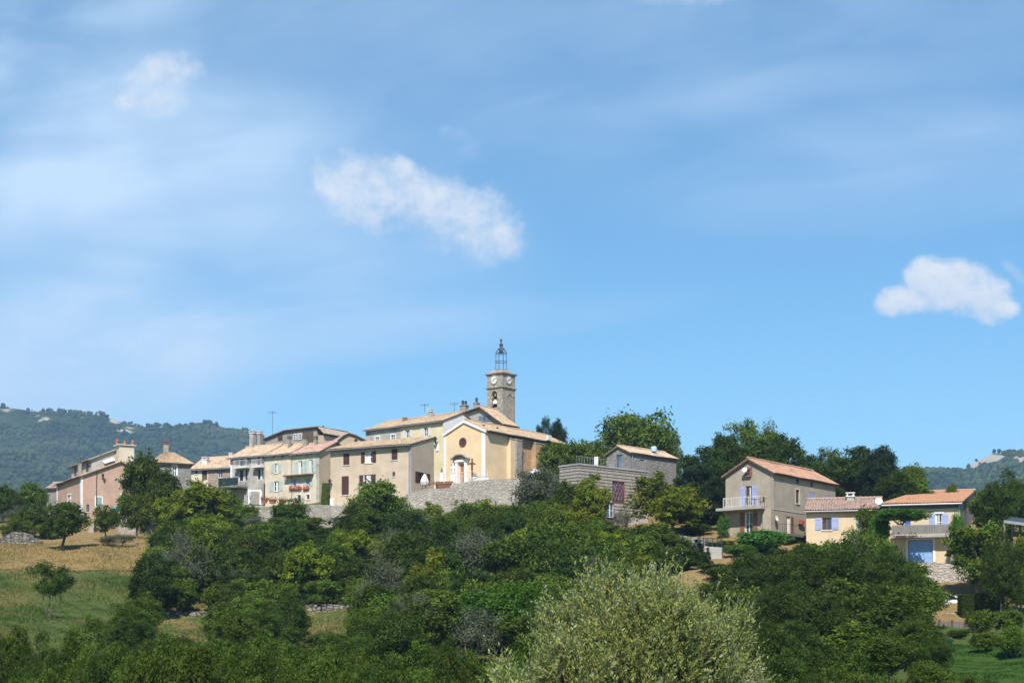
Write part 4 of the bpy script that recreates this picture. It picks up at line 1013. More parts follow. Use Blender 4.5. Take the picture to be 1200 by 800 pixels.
ROWY = 172
def balcony_row():
    s = House('house', 'cream plaster house with mint shutters and a long balcony over red flowers', 'house', 310.3, 374.2, ROWY, -33, 20.6, 'R')
    H = s.h(526.8, s.W); s.depth(412, 'R'); bR = s.D * .5; rd = s.h(516.5, s.W, bR)
    o = lambda *r, **k: s.opening('front', *R2(*r), **k)
    o(580, 360, 604, 424, shutters='mint_paint', curtain=(.5, .95), leaf=1.8); o(577, 478, 610, 545, shutters='mint_paint', curtain=(.35, .75), leaf=1.6)
    o(740, 342, 766, 432, shutters='mint_paint', sill=None, leaf=1.9, curtain=(0.1, .45)); o(812, 332, 836, 425, shutters='mint_paint', sill=None, leaf=1.9, curtain=(.1, .35))
    o(705, 458, 725, 520, shutters='mint_paint', leaf=1.9); o(795, 452, 816, 514, shutters='mint_paint', leaf=1.9)
    o(732, 568, 757, 606, shutters=None, surround='white_plaster', mull=0, bars=0); o(793, 566, 816, 600, surround='white_plaster', mull=0, bars=0)
    for x, y in ((577, 312), (633, 308), (728, 300), (797, 293)): o(x - 8, y - 9, x + 8, y + 9, frame='dark_wood', mull=0, bars=0, sill=None)
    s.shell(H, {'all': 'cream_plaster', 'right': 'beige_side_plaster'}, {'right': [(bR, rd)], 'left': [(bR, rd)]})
    tm = s.W * .5; sl = (rd - H) / bR
    def part(t0, t1, mat, up):
        a = tile_slope(s.root, 'roof', s.w(t0, -.5, H - .5 * sl + up), s.w(t1, -.5, H - .5 * sl + up), s.w(t1, bR, rd + up), s.w(t0, bR, rd + up), mat, gutter='zinc', seed=3)
        tile_slope(s.root, 'roof', s.w(t1, s.D + .5, H - .5 * sl + up), s.w(t0, s.D + .5, H - .5 * sl + up), s.w(t0, bR, rd + up), s.w(t1, bR, rd + up), mat)
        ridge_tiles(a, s.w(t0, bR, rd + .06 + up), s.w(t1, bR, rd + .06 + up), mat)
    part(-.05, tm, 'pale_tiles', .02); part(tm + .02, s.W + .35, 'pink_tiles', -.12)
    mb = MB(); s.bx(mb, 'front', s.W - .55, s.W + .03, -2, H - .05, -.03, .02); mb.build('corner_strip', MAT['pale_grey_plaster'], s.root)
    s.pipe('front', tm + .05, 0, H)
    b, g = s.slab('front', *(R2(663, 0, 845, 0)[0], R2(663, 0, 845, 0)[2]), c2(0, 436)[1], .16, .9, 'brown_wood')
    s.railing('front', g, 1.0, 'off_white', b, 22)
    # geranium boxes under the lower windows
    for x in (705, 745, 797):
        t, c = s.pick('front', *c2(x, 522)); bx = MB(); s.bx(bx, 'front', t - .55, t + .55, c - .2, c, -.32, -.06); q = bx.build('flower_box', MAT['terracotta'], s.root)
        rr = random.Random(x); fl = MB()
        for k in range(40):
            p = s.m('front', t + rr.uniform(-.6, .6), c + rr.uniform(-.35, .3), -.2 + rr.uniform(-.16, .1)); e = rr.uniform(.04, .085); fl.lathe(p, [(.01, -e), (e, -e * .3), (e * .8, e * .5), (.01, e)], 5)
        tag(fl.build('flowers', MAT['red_bloom'], q), kind='stuff')
    for x, b in ((653, 2.6), (748, 2.9), (760, 3.0), (826, 3.2)):
        a, _ = s.pick('front', *c2(x, 240)); a = min(max(a - b * .55, .5), s.W - .5); chimney(s, a, b, H, s.h(c2(0, 196)[1], a, b) , .2, .22, 'grey_plaster', 'dark_concrete')
    # grey house on the left end of the row
    g2 = House('house', 'unplastered grey house with white balconies joined to the cream house', 'house', 270, 310, ROWY * s.O.y / (ROWY * KY) - .12, -33, 20.6, 'R')
    H2 = g2.h(531.6, g2.W); g2.D = s.D; rd2 = H2 + (rd - H) + .1
    q = lambda *r, **k: g2.opening('front', *R2(*r), **k)
    for r in ((346, 316, 410, 376), (462, 308, 508, 372), (343, 396, 398, 478), (464, 392, 508, 468)): q(*r, sill=None, frame='white_paint', bars=0, curtain=(.55, .75))
    for f in ('front', 'right', 'left', 'back'): g2.wall(f, H2, 'pale_grey_plaster', [(bR, rd2)] if f in ('right', 'left') else None)
    gable_u(g2, H2, rd2, bR, 'pale_tiles', ovF=.6, gutter='zinc', seed=5)
    for x0, x1, y in ((330, 418, 385), (452, 514, 380)):
        a, g = g2.slab('front', R2(x0, 0, x1, 0)[0], R2(x0, 0, x1, 0)[2], c2(0, y)[1], .2, .9, 'off_white'); g2.railing('front', g, .95, 'off_white', a, 10)
    b, g = g2.slab('front', R2(272, 0, 404, 0)[0], R2(272, 0, 404, 0)[2], c2(0, 520)[1], .25, 2.2, 'dark_concrete'); g2.railing('front', g, 1.25, 'dark_green_paint', b, 18, panel='dark_green_paint')
    mb = MB(); g2.bx(mb, 'front', .01, .4, -2, H2 - .05, -.03, .02); mb.build('corner_strip', MAT['white_plaster'], g2.root)
    a, _ = g2.pick('front', 276, 520); 
    chimney(g2, .9 + .2, bR, rd2 - 1, g2.h(508, 1, bR), .38, .35, 'pale_grey_plaster', 'off_white'); chimney(g2, 2.3, bR + .3, rd2 - 1, g2.h(508, 2.3, bR), .3, .35, 'grey_plaster', 'off_white')
    return s, g2
ROW, GREY = balcony_row()
antenna(P(319.3, 512, 182), 4.0, 'tall thin television antenna above the grey attic house')

def attic_house():
    s = House('house', 'brown boarded upper house with white framed windows above the balcony row', 'house', 311, 371.5, 188, -33, 24.0, 'R')
    s.D = 7; H = s.h(513.0, 0); t1 = s.W * .40; h1 = s.h(505.2, t1); h2 = s.h(501.6, s.W)
    for r in ((606, 168, 636, 204), (712, 162, 734, 200), (742, 160, 765, 198)):
        s.opening('front', *R2(*r), frame='white_paint' if r[0] > 650 else 'dark_wood', flush=True, sill=None)
    pr = [(0, H), (t1, h1), (s.W, h2)]
    s.wall('front', H - .01, 'grey_plaster', [(0, H), (t1, h1), (s.W, h2)]); s.wall('back', H - .01, 'grey_plaster', [(0, H), (t1, h1), (s.W, h2)])
    mb = MB()
    for k in range(9):                                                        # brown boards on the right part
        a = s.pick('front', *c2(770 + k * 8.2, 170))[0]; a2 = s.pick('front', *c2(776.5 + k * 8.2, 170))[0]; mb2 = s.bx(mb, 'front', a, a2, H - 2.4, s.h(501.6, s.W) - .25 - (s.W - a) * .05, -.05, .01)
    mb.build('boarding', MAT['dark_wood'], s.root)
    s.wall('right', h2 - .02, 'grey_plaster'); s.wall('left', H, 'grey_plaster')
    for (a, ha), (b, hb), mt in (((-.4, H - .35), (t1, h1), 'grey_tiles'), ((t1, h1), (s.W + .45, h2 + .08), 'grey_tiles')):
        tile_slope(s.root, 'roof', s.w(a, s.D + .3, ha + .16), s.w(a, -.4, ha + .16), s.w(b, -.4, hb + .16), s.w(b, s.D + .3, hb + .16), mt)
    a = s.W + .45; tile_slope(s.root, 'roof', s.w(a + 1.3, -.3, h2 - 1.0), s.w(a + 1.3, s.D, h2 - 1.0), s.w(a, s.D, h2 + .12), s.w(a, -.3, h2 + .12), 'grey_tiles')
    s.block('lean_to', 'beige_side_plaster', s.W + .01, s.W + 1.35, 0, s.D - .3, -1, h2 - 1.15)
    return s
attic_house()

def arched_gable():
    s = House('house', 'ochre house with a low rounded gable and grey tiled roof behind the brown shuttered house', 'house', 394.5, 428, 182, 20, 22.5, 'L')
    s.depth(352, 'L'); H = s.h(517.2, 0); ap = s.W * .40; rz = s.h(508.2, ap); hr = s.h(516, s.W)
    s.opening('front', *R2(1115, 196, 1136, 226), frame='red_brown_paint', flush=True, sill=None, mull=0)
    tp = [(0, H), (ap * .5, H + (rz - H) * .62), (ap, rz), (ap + (s.W - ap) * .4, hr + (rz - hr) * .72), (s.W, hr)]
    s.wall('front', H - .01, 'beige_side_plaster', tp); s.wall('back', H - .01, 'beige_side_plaster', tp); s.wall('left', H, 'beige_side_plaster'); s.wall('right', min(hr, H), 'beige_side_plaster')
    tp2 = [(-.4, H - .3)] + tp[1:-1] + [(s.W + .4, hr - .25)]
    for (a, ha), (b, hb) in zip(tp2[:-1], tp2[1:]): tile_slope(s.root, 'roof', s.w(a, s.D, ha + .16), s.w(a, -.35, ha + .16), s.w(b, -.35, hb + .16), s.w(b, s.D, hb + .16), 'grey_tiles')
    b = s.D * .55; chimney(s, 1.2, b, H, s.h(505.0, 1.2, b), .3, .3, 'white_plaster', 'dark_concrete', 1, 'dark_metal'); chimney(s, 1.0, b + 1.4, H, s.h(507.5, 1, b + 1.4), .3, .3, 'grey_plaster', 'off_white')
arched_gable()

def shutter_house():
    s = House('house', 'plain beige house with dark brown shutters above the stone retaining wall', 'house', 387.2, 481.8, 150, -28, 19.6, 'R')
    s.depth(508.6, 'R'); H = s.h(520.3, s.W); Hb = s.h(512.8, s.W, s.D)
    o = lambda *r, **k: s.opening('front', *R3(*r), **k)
    B = 'brown_paint'
    o(127, 406, 168, 484, shutters=B, state='closed', frame=B); o(272, 394, 322, 470, shutters=B, curtain=(.0, .75), leaf=.95); o(450, 376, 490, 450, shutters=B, state='closed', frame=B)
    o(116, 558, 164, 684, shutters=B, state='closed', frame=B); o(262, 548, 318, 622, shutters=B, curtain=(.3, .8), leaf=.9); o(456, 530, 474, 560, frame=B, mull=0, bars=0)
    s.opening('right', *R3(632, 534, 684, 608), shutters='brown_paint', frame='dark_wood', leaf=.85, sill=None)
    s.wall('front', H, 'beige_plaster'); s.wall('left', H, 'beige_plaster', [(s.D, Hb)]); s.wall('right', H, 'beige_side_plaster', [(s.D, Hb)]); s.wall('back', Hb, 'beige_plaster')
    sl = (Hb - H) / s.D
    tile_slope(s.root, 'roof', s.w(-.35, -.6, H - .6 * sl + .14), s.w(s.W + .12, -.6, H - .6 * sl + .14), s.w(s.W + .12, s.D + .3, Hb + .3 * sl + .14), s.w(-.35, s.D + .3, Hb + .3 * sl + .14), 'tan_tiles', gutter='zinc')
    mb = MB(); s.bx(mb, 'front', -.02, s.W, H - .28, H - .02, -.16, -.003); mb.build('cornice', MAT['concrete'], s.root)
    s.pipe('front', s.W - .18, 0, H, r=.085); mb = MB(); s.bx(mb, 'front', s.W - .42, s.W - .02, -2, H - .3, -.02, .02); mb.build('corner_strip', MAT['concrete'], s.root)
    wall_lamp(s, 'front', *R3(52, 600, 0, 0)[:2], k=1.1)
    mb = MB(); mb.box(s.m('front', .25, .0, -.03), (.25, .06, .9), s.u, s.v); mb.build('corner_post', MAT['white_plaster'], s.root)
    return s
SH = shutter_house()

def long_house():
    s = House('house', 'long two tone house, grey to the left and pale yellow beside the church', 'house', 428.5, 519.6, 166.5, -40, 22.2, 'R')
    s.D = 7.5; H = s.h(492.6, s.W); bR = 4.0; rd = s.h(484.0, s.W, bR)
    o = lambda *r, **k: s.opening('front', *R3(*r), **k)
    W = 'white_paint'
    o(342, 296, 368, 326, surround=W, frame=W); o(446, 282, 474, 312, surround=W, frame=W)
    o(546, 250, 571, 302, shutters='off_white', leaf=1.5); o(668, 232, 694, 294, shutters='off_white', leaf=1.5, pane='glass')
    t = s.pick('front', *R3(511, 260, 0, 0)[:2])[0]
    s.wall('front', H, 'pale_grey_plaster', t0=0, t1=t); s.wall('front', H, 'pale_yellow_plaster', t0=t, t1=s.W)
    s.wall('right', H, 'white_plaster', [(bR, rd)]); s.wall('left', H, 'grey_plaster', [(bR, rd)]); s.wall('back', H, 'grey_plaster')
    gable_u(s, H + .1, rd + .1, bR, 'tan_tiles', ovF=.4, ovS=.12, gutter='zinc', under='dark_wood')
    a = s.pick('front', 501, 487)[0] - 2.4; chimney(s, a, 3.2, H, s.h(482.5, a, 3.2), .3, .3, 'pale_grey_plaster', 'off_white'); 
    a = s.pick('front', 467, 495)[0] - 2.0; chimney(s, a, 3.4, H + .6, s.h(492.5, a, 3.4), .22, .22, 'brick_red', 'terracotta')
    wall_lamp(s, 'front', 513.4, 516, k=1.35); mb = MB(); t, c = s.pick('front', 512.5, 524); s.bx(mb, 'front', t - .3, t + .3, c - .5, c + .5, -.1, .02); mb.build('wall_box', MAT['white_paint'], s.root)
    return s
LH = long_house()
antenna(P(497.6, 483, 170), 1.3, 'small television antenna beside the chimney of the long two tone house')

# ---- church, gabled house behind it and bell tower
CH_T = -37
def church():
    s = House('church', 'yellow village church with round window and wooden door facing the terrace', 'church', 520.2, 568.7, 160, CH_T, 22.3, 'R')
    s.depth(664, 'R'); H = s.h(505.6, s.W); ap = s.W * .5; rz = s.h(494.8, ap); W = s.W
    t0, t1, c0, c1 = s.rect('front', 538.3, 542.5, 544.6, 566); s.opening('front', 0, 0, 0, 0, raw=(t0, t1, .05, c1), frame='white_paint', door='honey_wood', sill=None, mull=0, bars=0, name='church_door')
    bt = s.pick('right', 600, 530)[0]; bt2 = s.pick('right', 607, 530)[0]
    r = s.rect('right', 608.5, 526.5, 612.8, 538); s.opening('right', 0, 0, 0, 0, raw=r, frame='white_paint', mull=0)
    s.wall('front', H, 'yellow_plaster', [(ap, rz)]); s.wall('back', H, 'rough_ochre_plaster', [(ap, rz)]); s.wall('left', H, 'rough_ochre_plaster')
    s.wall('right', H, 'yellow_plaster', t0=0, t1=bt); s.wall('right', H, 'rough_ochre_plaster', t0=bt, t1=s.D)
    # nave roof
    up = .35; l2 = (rz - H) / (W - ap)
    a = tile_slope(s.root, 'roof', s.w(W + .6, .02, H - .6 * l2 + up), s.w(W + .6, s.D, H - .6 * l2 + up), s.w(ap, s.D, rz + up), s.w(ap, .02, rz + up), 'tan_tiles', gutter='dark_metal', seed=7)
    tile_slope(s.root, 'roof', s.w(-.3, s.D, H - .3 * l2 + up), s.w(-.3, .02, H - .3 * l2 + up), s.w(ap, .02, rz + up), s.w(ap, s.D, rz + up), 'tan_tiles')
    ridge_tiles(a, s.w(ap, .02, rz + up + .05), s.w(ap, s.D, rz + up + .05), 'tan_tiles')
    # white raking cornice and corner strips
    mb = MB()
    for (a0, h0), (a1, h1) in (((-.12, H - .12 * l2), (ap, rz)), ((ap, rz), (W + .18, H - .18 * l2))):
        mb.hexa([s.w(a0, -.22, h0 - .05), s.w(a1, -.22, h1 - .05), s.w(a1, .08, h1 - .05), s.w(a0, .08, h0 - .05)], [s.w(a0, -.22, h0 + .30), s.w(a1, -.22, h1 + .30), s.w(a1, .08, h1 + .30), s.w(a0, .08, h0 + .30)])
    mb.build('cornice', MAT['white_plaster'], s.root)
    for pa, pb in ((W - .62, W + .05), (.0, .4)): mb = MB(); s.bx(mb, 'front', pa, pb, -1, H - .1, -.06, -.003); mb.build('pilaster', MAT['white_plaster'], s.root)
    # round window
    t, c = s.pick('front', 542.5, 518); q = s.m('front', t, c, 0); n = -s.v
    fr = MB(); fr.lathe(q, [(.40, .02), (.44, .10), (.62, .10), (.64, -.02)], 24, n); rw = fr.build('round_window', MAT['red_brown_paint'], s.root)
    pn = MB(); pn.lathe(q, [(.42, .012), (.42, .035)], 24, n); pn.build('pane', MAT['glass'], rw)
    mu = MB(); mu.box(q + n * .05, (.03, .02, .4), s.u, s.v); mu.box(q + n * .05, (.4, .02, .03), s.u, s.v); mu.build('muntin', MAT['red_brown_paint'], rw)
    # porch: pilasters, lintel, tiled canopy
    po = MB(); s.bx(po, 'front', t0 - .55, t0 - .1, .0, c1 + .15, -.28, -.003); s.bx(po, 'front', t1 + .1, t1 + .55, .0, c1 + .15, -.28, -.003); s.bx(po, 'front', t0 - .65, t1 + .65, c1 + .15, c1 + .5, -.34, -.003)
    pp = po.build('porch', MAT['white_plaster'], s.root)
    cn = MB(); x0, x1 = t0 - 1.0, t1 + 1.0; xm = (t0 + t1) / 2; zc = c1 + .5
    for xa, ha, xb, hb in ((x0, zc, xm - .5, zc + .55), (xm - .5, zc + .55, xm + .5, zc + .55), (xm + .5, zc + .55, x1, zc)):
        cn.hexa([s.w(xa, -.8, ha - .02), s.w(xb, -.8, hb - .02), s.w(xb, -.004, hb + .02), s.w(xa, -.004, ha + .02)], [s.w(xa, -.8, ha + .12), s.w(xb, -.8, hb + .12), s.w(xb, -.004, hb + .2), s.w(xa, -.004, ha + .2)])
    cn.build('canopy', MAT['concrete'], pp)
    hd = MB(); hd.lathe(s.m('front', t1 - .3, 1.1, .11), [(.02, 0), (.05, .03), (.05, .07)], 8, n); hd.build('handle', MAT['bronze'], pp)
    cr = MB(); tc_, cc = s.pick('front', 541.8, 534); cr.box(s.m('front', tc_, cc, -.05), (.05, .04, .28), s.u, s.v); cr.box(s.m('front', tc_, cc + .08, -.051), (.17, .041, .05), s.u, s.v); cr.build('cross', MAT['off_white'], s.root)
    # buttresses on the side
    for xa, xb, out, mat, y in ((594.6, 600.2, .55, 'yellow_plaster', 513), (600.4, 607, .75, 'rubble_stone', 513), (622.5, 632, .8, 'rough_ochre_plaster', 517)):
        a = s.pick('right', xa, 540)[0]; b = s.pick('right', xb, 540)[0]; mb = MB(); hh = min(H - .5, s.h(y, W, a)); s.bx(mb, 'right', a, b, -2, hh, -out, -.003)
        bo = mb.build('buttress', MAT[mat], s.root); cp = MB(); cp.hexa([s.m('right', a - .06, hh + .004, -out - .06), s.m('right', b + .06, hh + .004, -out - .06), s.m('right', b + .06, hh + .004, -.003), s.m('right', a - .06, hh + .004, -.003)], [s.m('right', a - .06, hh + .12, -out - .06), s.m('right', b + .06, hh + .12, -out - .06), s.m('right', b + .06, hh + .3, -.003), s.m('right', a - .06, hh + .3, -.003)]); cp.build('coping', MAT['concrete'], bo)
    mb = MB(); a = s.pick('right', 636, 512)[0]; b = s.pick('right', 639.5, 512)[0]; c = s.pick('right', 637, 514)[1]; s.bx(mb, 'right', a, b, c - .25, c + .45, -1.0, -.6); mb.tube([s.m('right', (a + b) / 2, c, -.6), s.m('right', (a + b) / 2, c - .3, .02)], .04, 5); mb.build('wall_speaker', MAT['off_white'], s.root)
    mb = MB(); t, c = s.pick('right', 577, 504); mb.box(s.w(W - 1.6, 1.6, H + 1.6 * l2 + up + .12), (.16, .16, .1), s.u, s.v); mb.box(s.w(W - 1.7, 4.9, H + 1.7 * l2 + up + .12), (.1, .1, .1), s.u, s.v); mb.build('roof_vent', MAT['dark_metal'], s.root)
    return s
CH = church()

def gable_behind():
    s = House('house', 'grey gabled house with a long attic window rising behind the church roof', 'house', 532.5, 589.5, 172, CH_T, 22.5, 'R')
    H = s.h(496.0, s.W); ap = s.W * .56; rz = s.h(477.6, ap); HL = s.h(488.2, 0); s.D = 3.2
    t0, t1, c0, c1 = s.rect('front', *R4(222, 388, 275, 412)); 
    for k in range(3): s.opening('front', 0, 0, 0, 0, raw=(t0 + (t1 - t0) * k / 3 + .03, t0 + (t1 - t0) * (k + 1) / 3 - .03, c0, c1), frame='zinc', flush=True, sill=None, mull=0, bars=0, pane='blue_glass')
    lo = min(H, HL) - .01
    s.wall('front', lo, 'concrete', [(0, HL), (ap, rz), (s.W, H)]); s.wall('back', lo, 'concrete', [(0, HL), (ap, rz), (s.W, H)]); s.wall('right', H, 'concrete'); s.wall('left', HL, 'concrete')
    gable_v(s, HL + .12, H + .12, rz + .12, ap, 'tan_tiles', ov=.5, ovF=.55, under='dark_wood')
    chimney(s, .9, 1.2, HL - .4, s.h(475.6, .9, 1.2), .55, .4, 'rubble_stone', 'concrete', 2, 'dark_metal'); chimney(s, 2.9, 1.6, HL, s.h(472.6, 2.9, 1.6), .38, .36, 'rubble_stone', 'concrete', 1, 'dark_metal')
    return s
GB = gable_behind()
antenna(P(532.5, 484, 172), 1.6, 'short antenna left of the stone chimneys behind the church')

def tower():
    s = House('bell_tower', 'square stone bell tower with two clocks and an iron bell cage on top', 'tower', 570.9, 588.8, 176, -38.5, 22, 'R')
    s.depth(603.6, 'R'); H = s.h(437.0, s.W); cl = s.h(453.5, s.W)
    r = s.rect('front', *R4(277, 284, 300, 354)); s.holes['front'].append(r)
    # arched belfry recess; a black sheet at its back paints the shade
    mb = MB(); t0, t1, c0, c1 = r
    s.wall('front', H, 'tower_stone', rev=.55); s.wall('back', H, 'tower_stone'); s.wall('left', H, 'tower_stone')
    s.wall('right', H, 'tower_stone')
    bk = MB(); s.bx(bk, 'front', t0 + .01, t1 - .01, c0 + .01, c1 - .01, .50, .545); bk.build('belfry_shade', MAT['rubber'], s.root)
    ar = MB(); n = 8; rad = (t1 - t0) / 2; tm = (t0 + t1) / 2
    for k in range(n):                                                    # stone spandrels make the opening round headed
        x0, x1 = t0 + (t1 - t0) * k / n, t0 + (t1 - t0) * (k + 1) / n
        z = lambda x: c1 - rad + math.sqrt(max(0, rad * rad - (x - tm) ** 2))
        ar.hexa([s.m('front', x0, z(x0), .004), s.m('front', x1, z(x1), .004), s.m('front', x1, z(x1), .3), s.m('front', x0, z(x0), .3)], [s.m('front', x0, c1 + .01, .004), s.m('front', x1, c1 + .01, .004), s.m('front', x1, c1 + .01, .3), s.m('front', x0, c1 + .01, .3)])
    ar.build('arch', MAT['tower_stone'], s.root)
    for q, k in ((.36, .46), (.77, .34)):
        bl = MB(); zc = c0 + (c1 - c0) * q; bl.lathe(s.m('front', tm, zc, .22), [(k, -k * .75), (k * .8, -k * .45), (k * .6, .1), (k * .45, k * .5), (.05, k * .7)], 16); b = bl.build('bell', MAT['white_plaster'] if q < .5 else MAT['bronze'], s.root, smooth=True)
        yk = MB(); s.bx(yk, 'front', t0, t1, zc + k * .72, zc + k * .72 + .12, .16, .28); yk.build('yoke', MAT['dark_wood'], b)
    # shallow blind arch on the right face
    t0, t1, c0, c1 = s.rect('right', *R4(341, 300, 366, 440)); ba = MB(); rad = (t1 - t0) / 2; tm = (t0 + t1) / 2; n = 12
    for k in range(n):
        a0, a1 = math.pi * k / n, math.pi * (k + 1) / n
        q = lambda a, rr, d: s.m('right', tm - math.cos(a) * rr, c1 - rad + math.sin(a) * rr, d)
        ba.hexa([q(a0, rad, -.07), q(a1, rad, -.07), q(a1, rad, .01), q(a0, rad, .01)], [q(a0, rad + .2, -.07), q(a1, rad + .2, -.07), q(a1, rad + .2, .01), q(a0, rad + .2, .01)])
    s.bx(ba, 'right', t0 - .2, t0, c0, c1 - rad, -.07, .01); s.bx(ba, 'right', t1, t1 + .2, c0, c1 - rad, -.07, .01); ba.build('blind_arch', MAT['tower_stone'], s.root)
    mb = MB(); s.bx(mb, 'right', s.D * .8, s.D * .8 + .35, s.h(466, s.W), s.h(464, s.W) + .25, -.02, .01); mb.build('slit', MAT['rubber'], s.root)
    # cornices
    for z, o, hh in ((cl, .18, .22), (H, .26, .3)):
        mb = MB(); mb.hexa([s.w(-o * .3, -o * .3, z - .12), s.w(s.W + o * .3, -o * .3, z - .12), s.w(s.W + o * .3, s.D + o * .3, z - .12), s.w(-o * .3, s.D + o * .3, z - .12)], [s.w(-o, -o, z + .04), s.w(s.W + o, -o, z + .04), s.w(s.W + o, s.D + o, z + .04), s.w(-o, s.D + o, z + .04)])
        mb.hexa([s.w(-o, -o, z + .04), s.w(s.W + o, -o, z + .04), s.w(s.W + o, s.D + o, z + .04), s.w(-o, s.D + o, z + .04)], [s.w(-o, -o, z + hh * .7), s.w(s.W + o, -o, z + hh * .7), s.w(s.W + o, s.D + o, z + hh * .7), s.w(-o, s.D + o, z + hh * .7)])
        mb.build('cornice', MAT['tower_stone'], s.root)
    z0 = H + .21; mb = MB(); a, b = s.W / 2, s.D / 2
    mb.hexa([s.w(.1, .1, z0), s.w(s.W - .1, .1, z0), s.w(s.W - .1, s.D - .1, z0), s.w(.1, s.D - .1, z0)], [s.w(a - .95, b - .95, z0 + .5), s.w(a + .95, b - .95, z0 + .5), s.w(a + .95, b + .95, z0 + .5), s.w(a - .95, b + .95, z0 + .5)]); mb.build('plinth', MAT['tower_stone'], s.root)
    # clocks
    for face, px, py in (('front', 579.2, 444.8), ('right', 595.9, 444.9)):
        t, c = s.pick(face, px, py); al, inn = s.ax(face); n_ = -inn; q = s.m(face, t, c, 0)
        rim = MB(); rim.lathe(q, [(.66, 0), (.70, .10), (.60, .12), (.60, .06)], 28, n_); co = rim.build('clock', MAT['concrete'], s.root)
        di = MB(); di.lathe(q, [(.60, .02), (.60, .07), (.0, .072)], 28, n_); di.build('dial', MAT['white_paint'], co)
        hd = MB()
        for ang, ln, w in ((math.radians(-128), .38, .035), (math.radians(70), .52, .026)):
            d = (al * math.sin(ang) + Z3 * math.cos(ang)); e = d.cross(n_); m0 = q + n_ * .095 + d * (ln / 2 - .06); hd.box(m0, (w, .012, ln / 2 + .06), e, n_, d)
        hd.build('hands', MAT['black_line'], co)
        mk = MB()
        for k in range(12):
            ang = math.pi * k / 6; d = al * math.sin(ang) + Z3 * math.cos(ang); e = d.cross(n_); mk.box(q + n_ * .082 + d * .50, (.018 if k % 3 else .03, .008, .06), e, n_, d)
        mk.build('hour_marks', MAT['black_line'], co)
    # iron bell cage
    cen = s.w(a, b, 0); zt = s.h(414, a, b); zk = s.h(404, a, b); ir = MB(); R = .86; z1 = z0 + .5
    for k in range(8):
        t = math.pi * (k + .5) / 4; d = Vector((math.cos(t), math.sin(t), 0))
        pr = [(R, z1), (R * .97, zt), (R * .72, zt + (zk - zt) * .35), (R * .34, zt + (zk - zt) * .68), (.12, zk)]
        ir.tube([cen + d * r_ + Z3 * z for r_, z in pr], .045, 5)
    for z, r_ in ((z1 + .05, R), (z1 + (zt - z1) * .5, R * .985), (zt, R * .97), (zt + (zk - zt) * .45, R * .6)):
        n = 24; ir.tube([cen + Vector((math.cos(2 * math.pi * k / n) * r_, math.sin(2 * math.pi * k / n) * r_, z)) for k in range(n + 1)], .045, 5)
    cg = ir.build('bell_cage', MAT['iron'], s.root)
    bb = MB(); bb.lathe(cen + Z3 * (zt + .55), [(.42, -.5), (.3, -.2), (.24, .15), (.1, .3), (.02, .36)], 14); bb.build('bell', MAT['iron'], cg, smooth=True)
    fi = MB(); z2 = s.h(395.5, a, b); fi.lathe(cen + Z3 * zk, [(.05, -.3), (.26, -.15), (.30, .0), (.16, .2), (.05, .35)], 12); fi.lathe(cen + Z3 * (zk + .62), [(.03, -.3), (.16, -.08), (.16, .08), (.03, .25)], 10)
    fi.tube([cen + Z3 * zk, cen + Z3 * z2], .035, 5); fi.box(cen + Z3 * (z2 - .28), (.2, .025, .03)); fi.build('finial', MAT['iron'], cg)
tower()

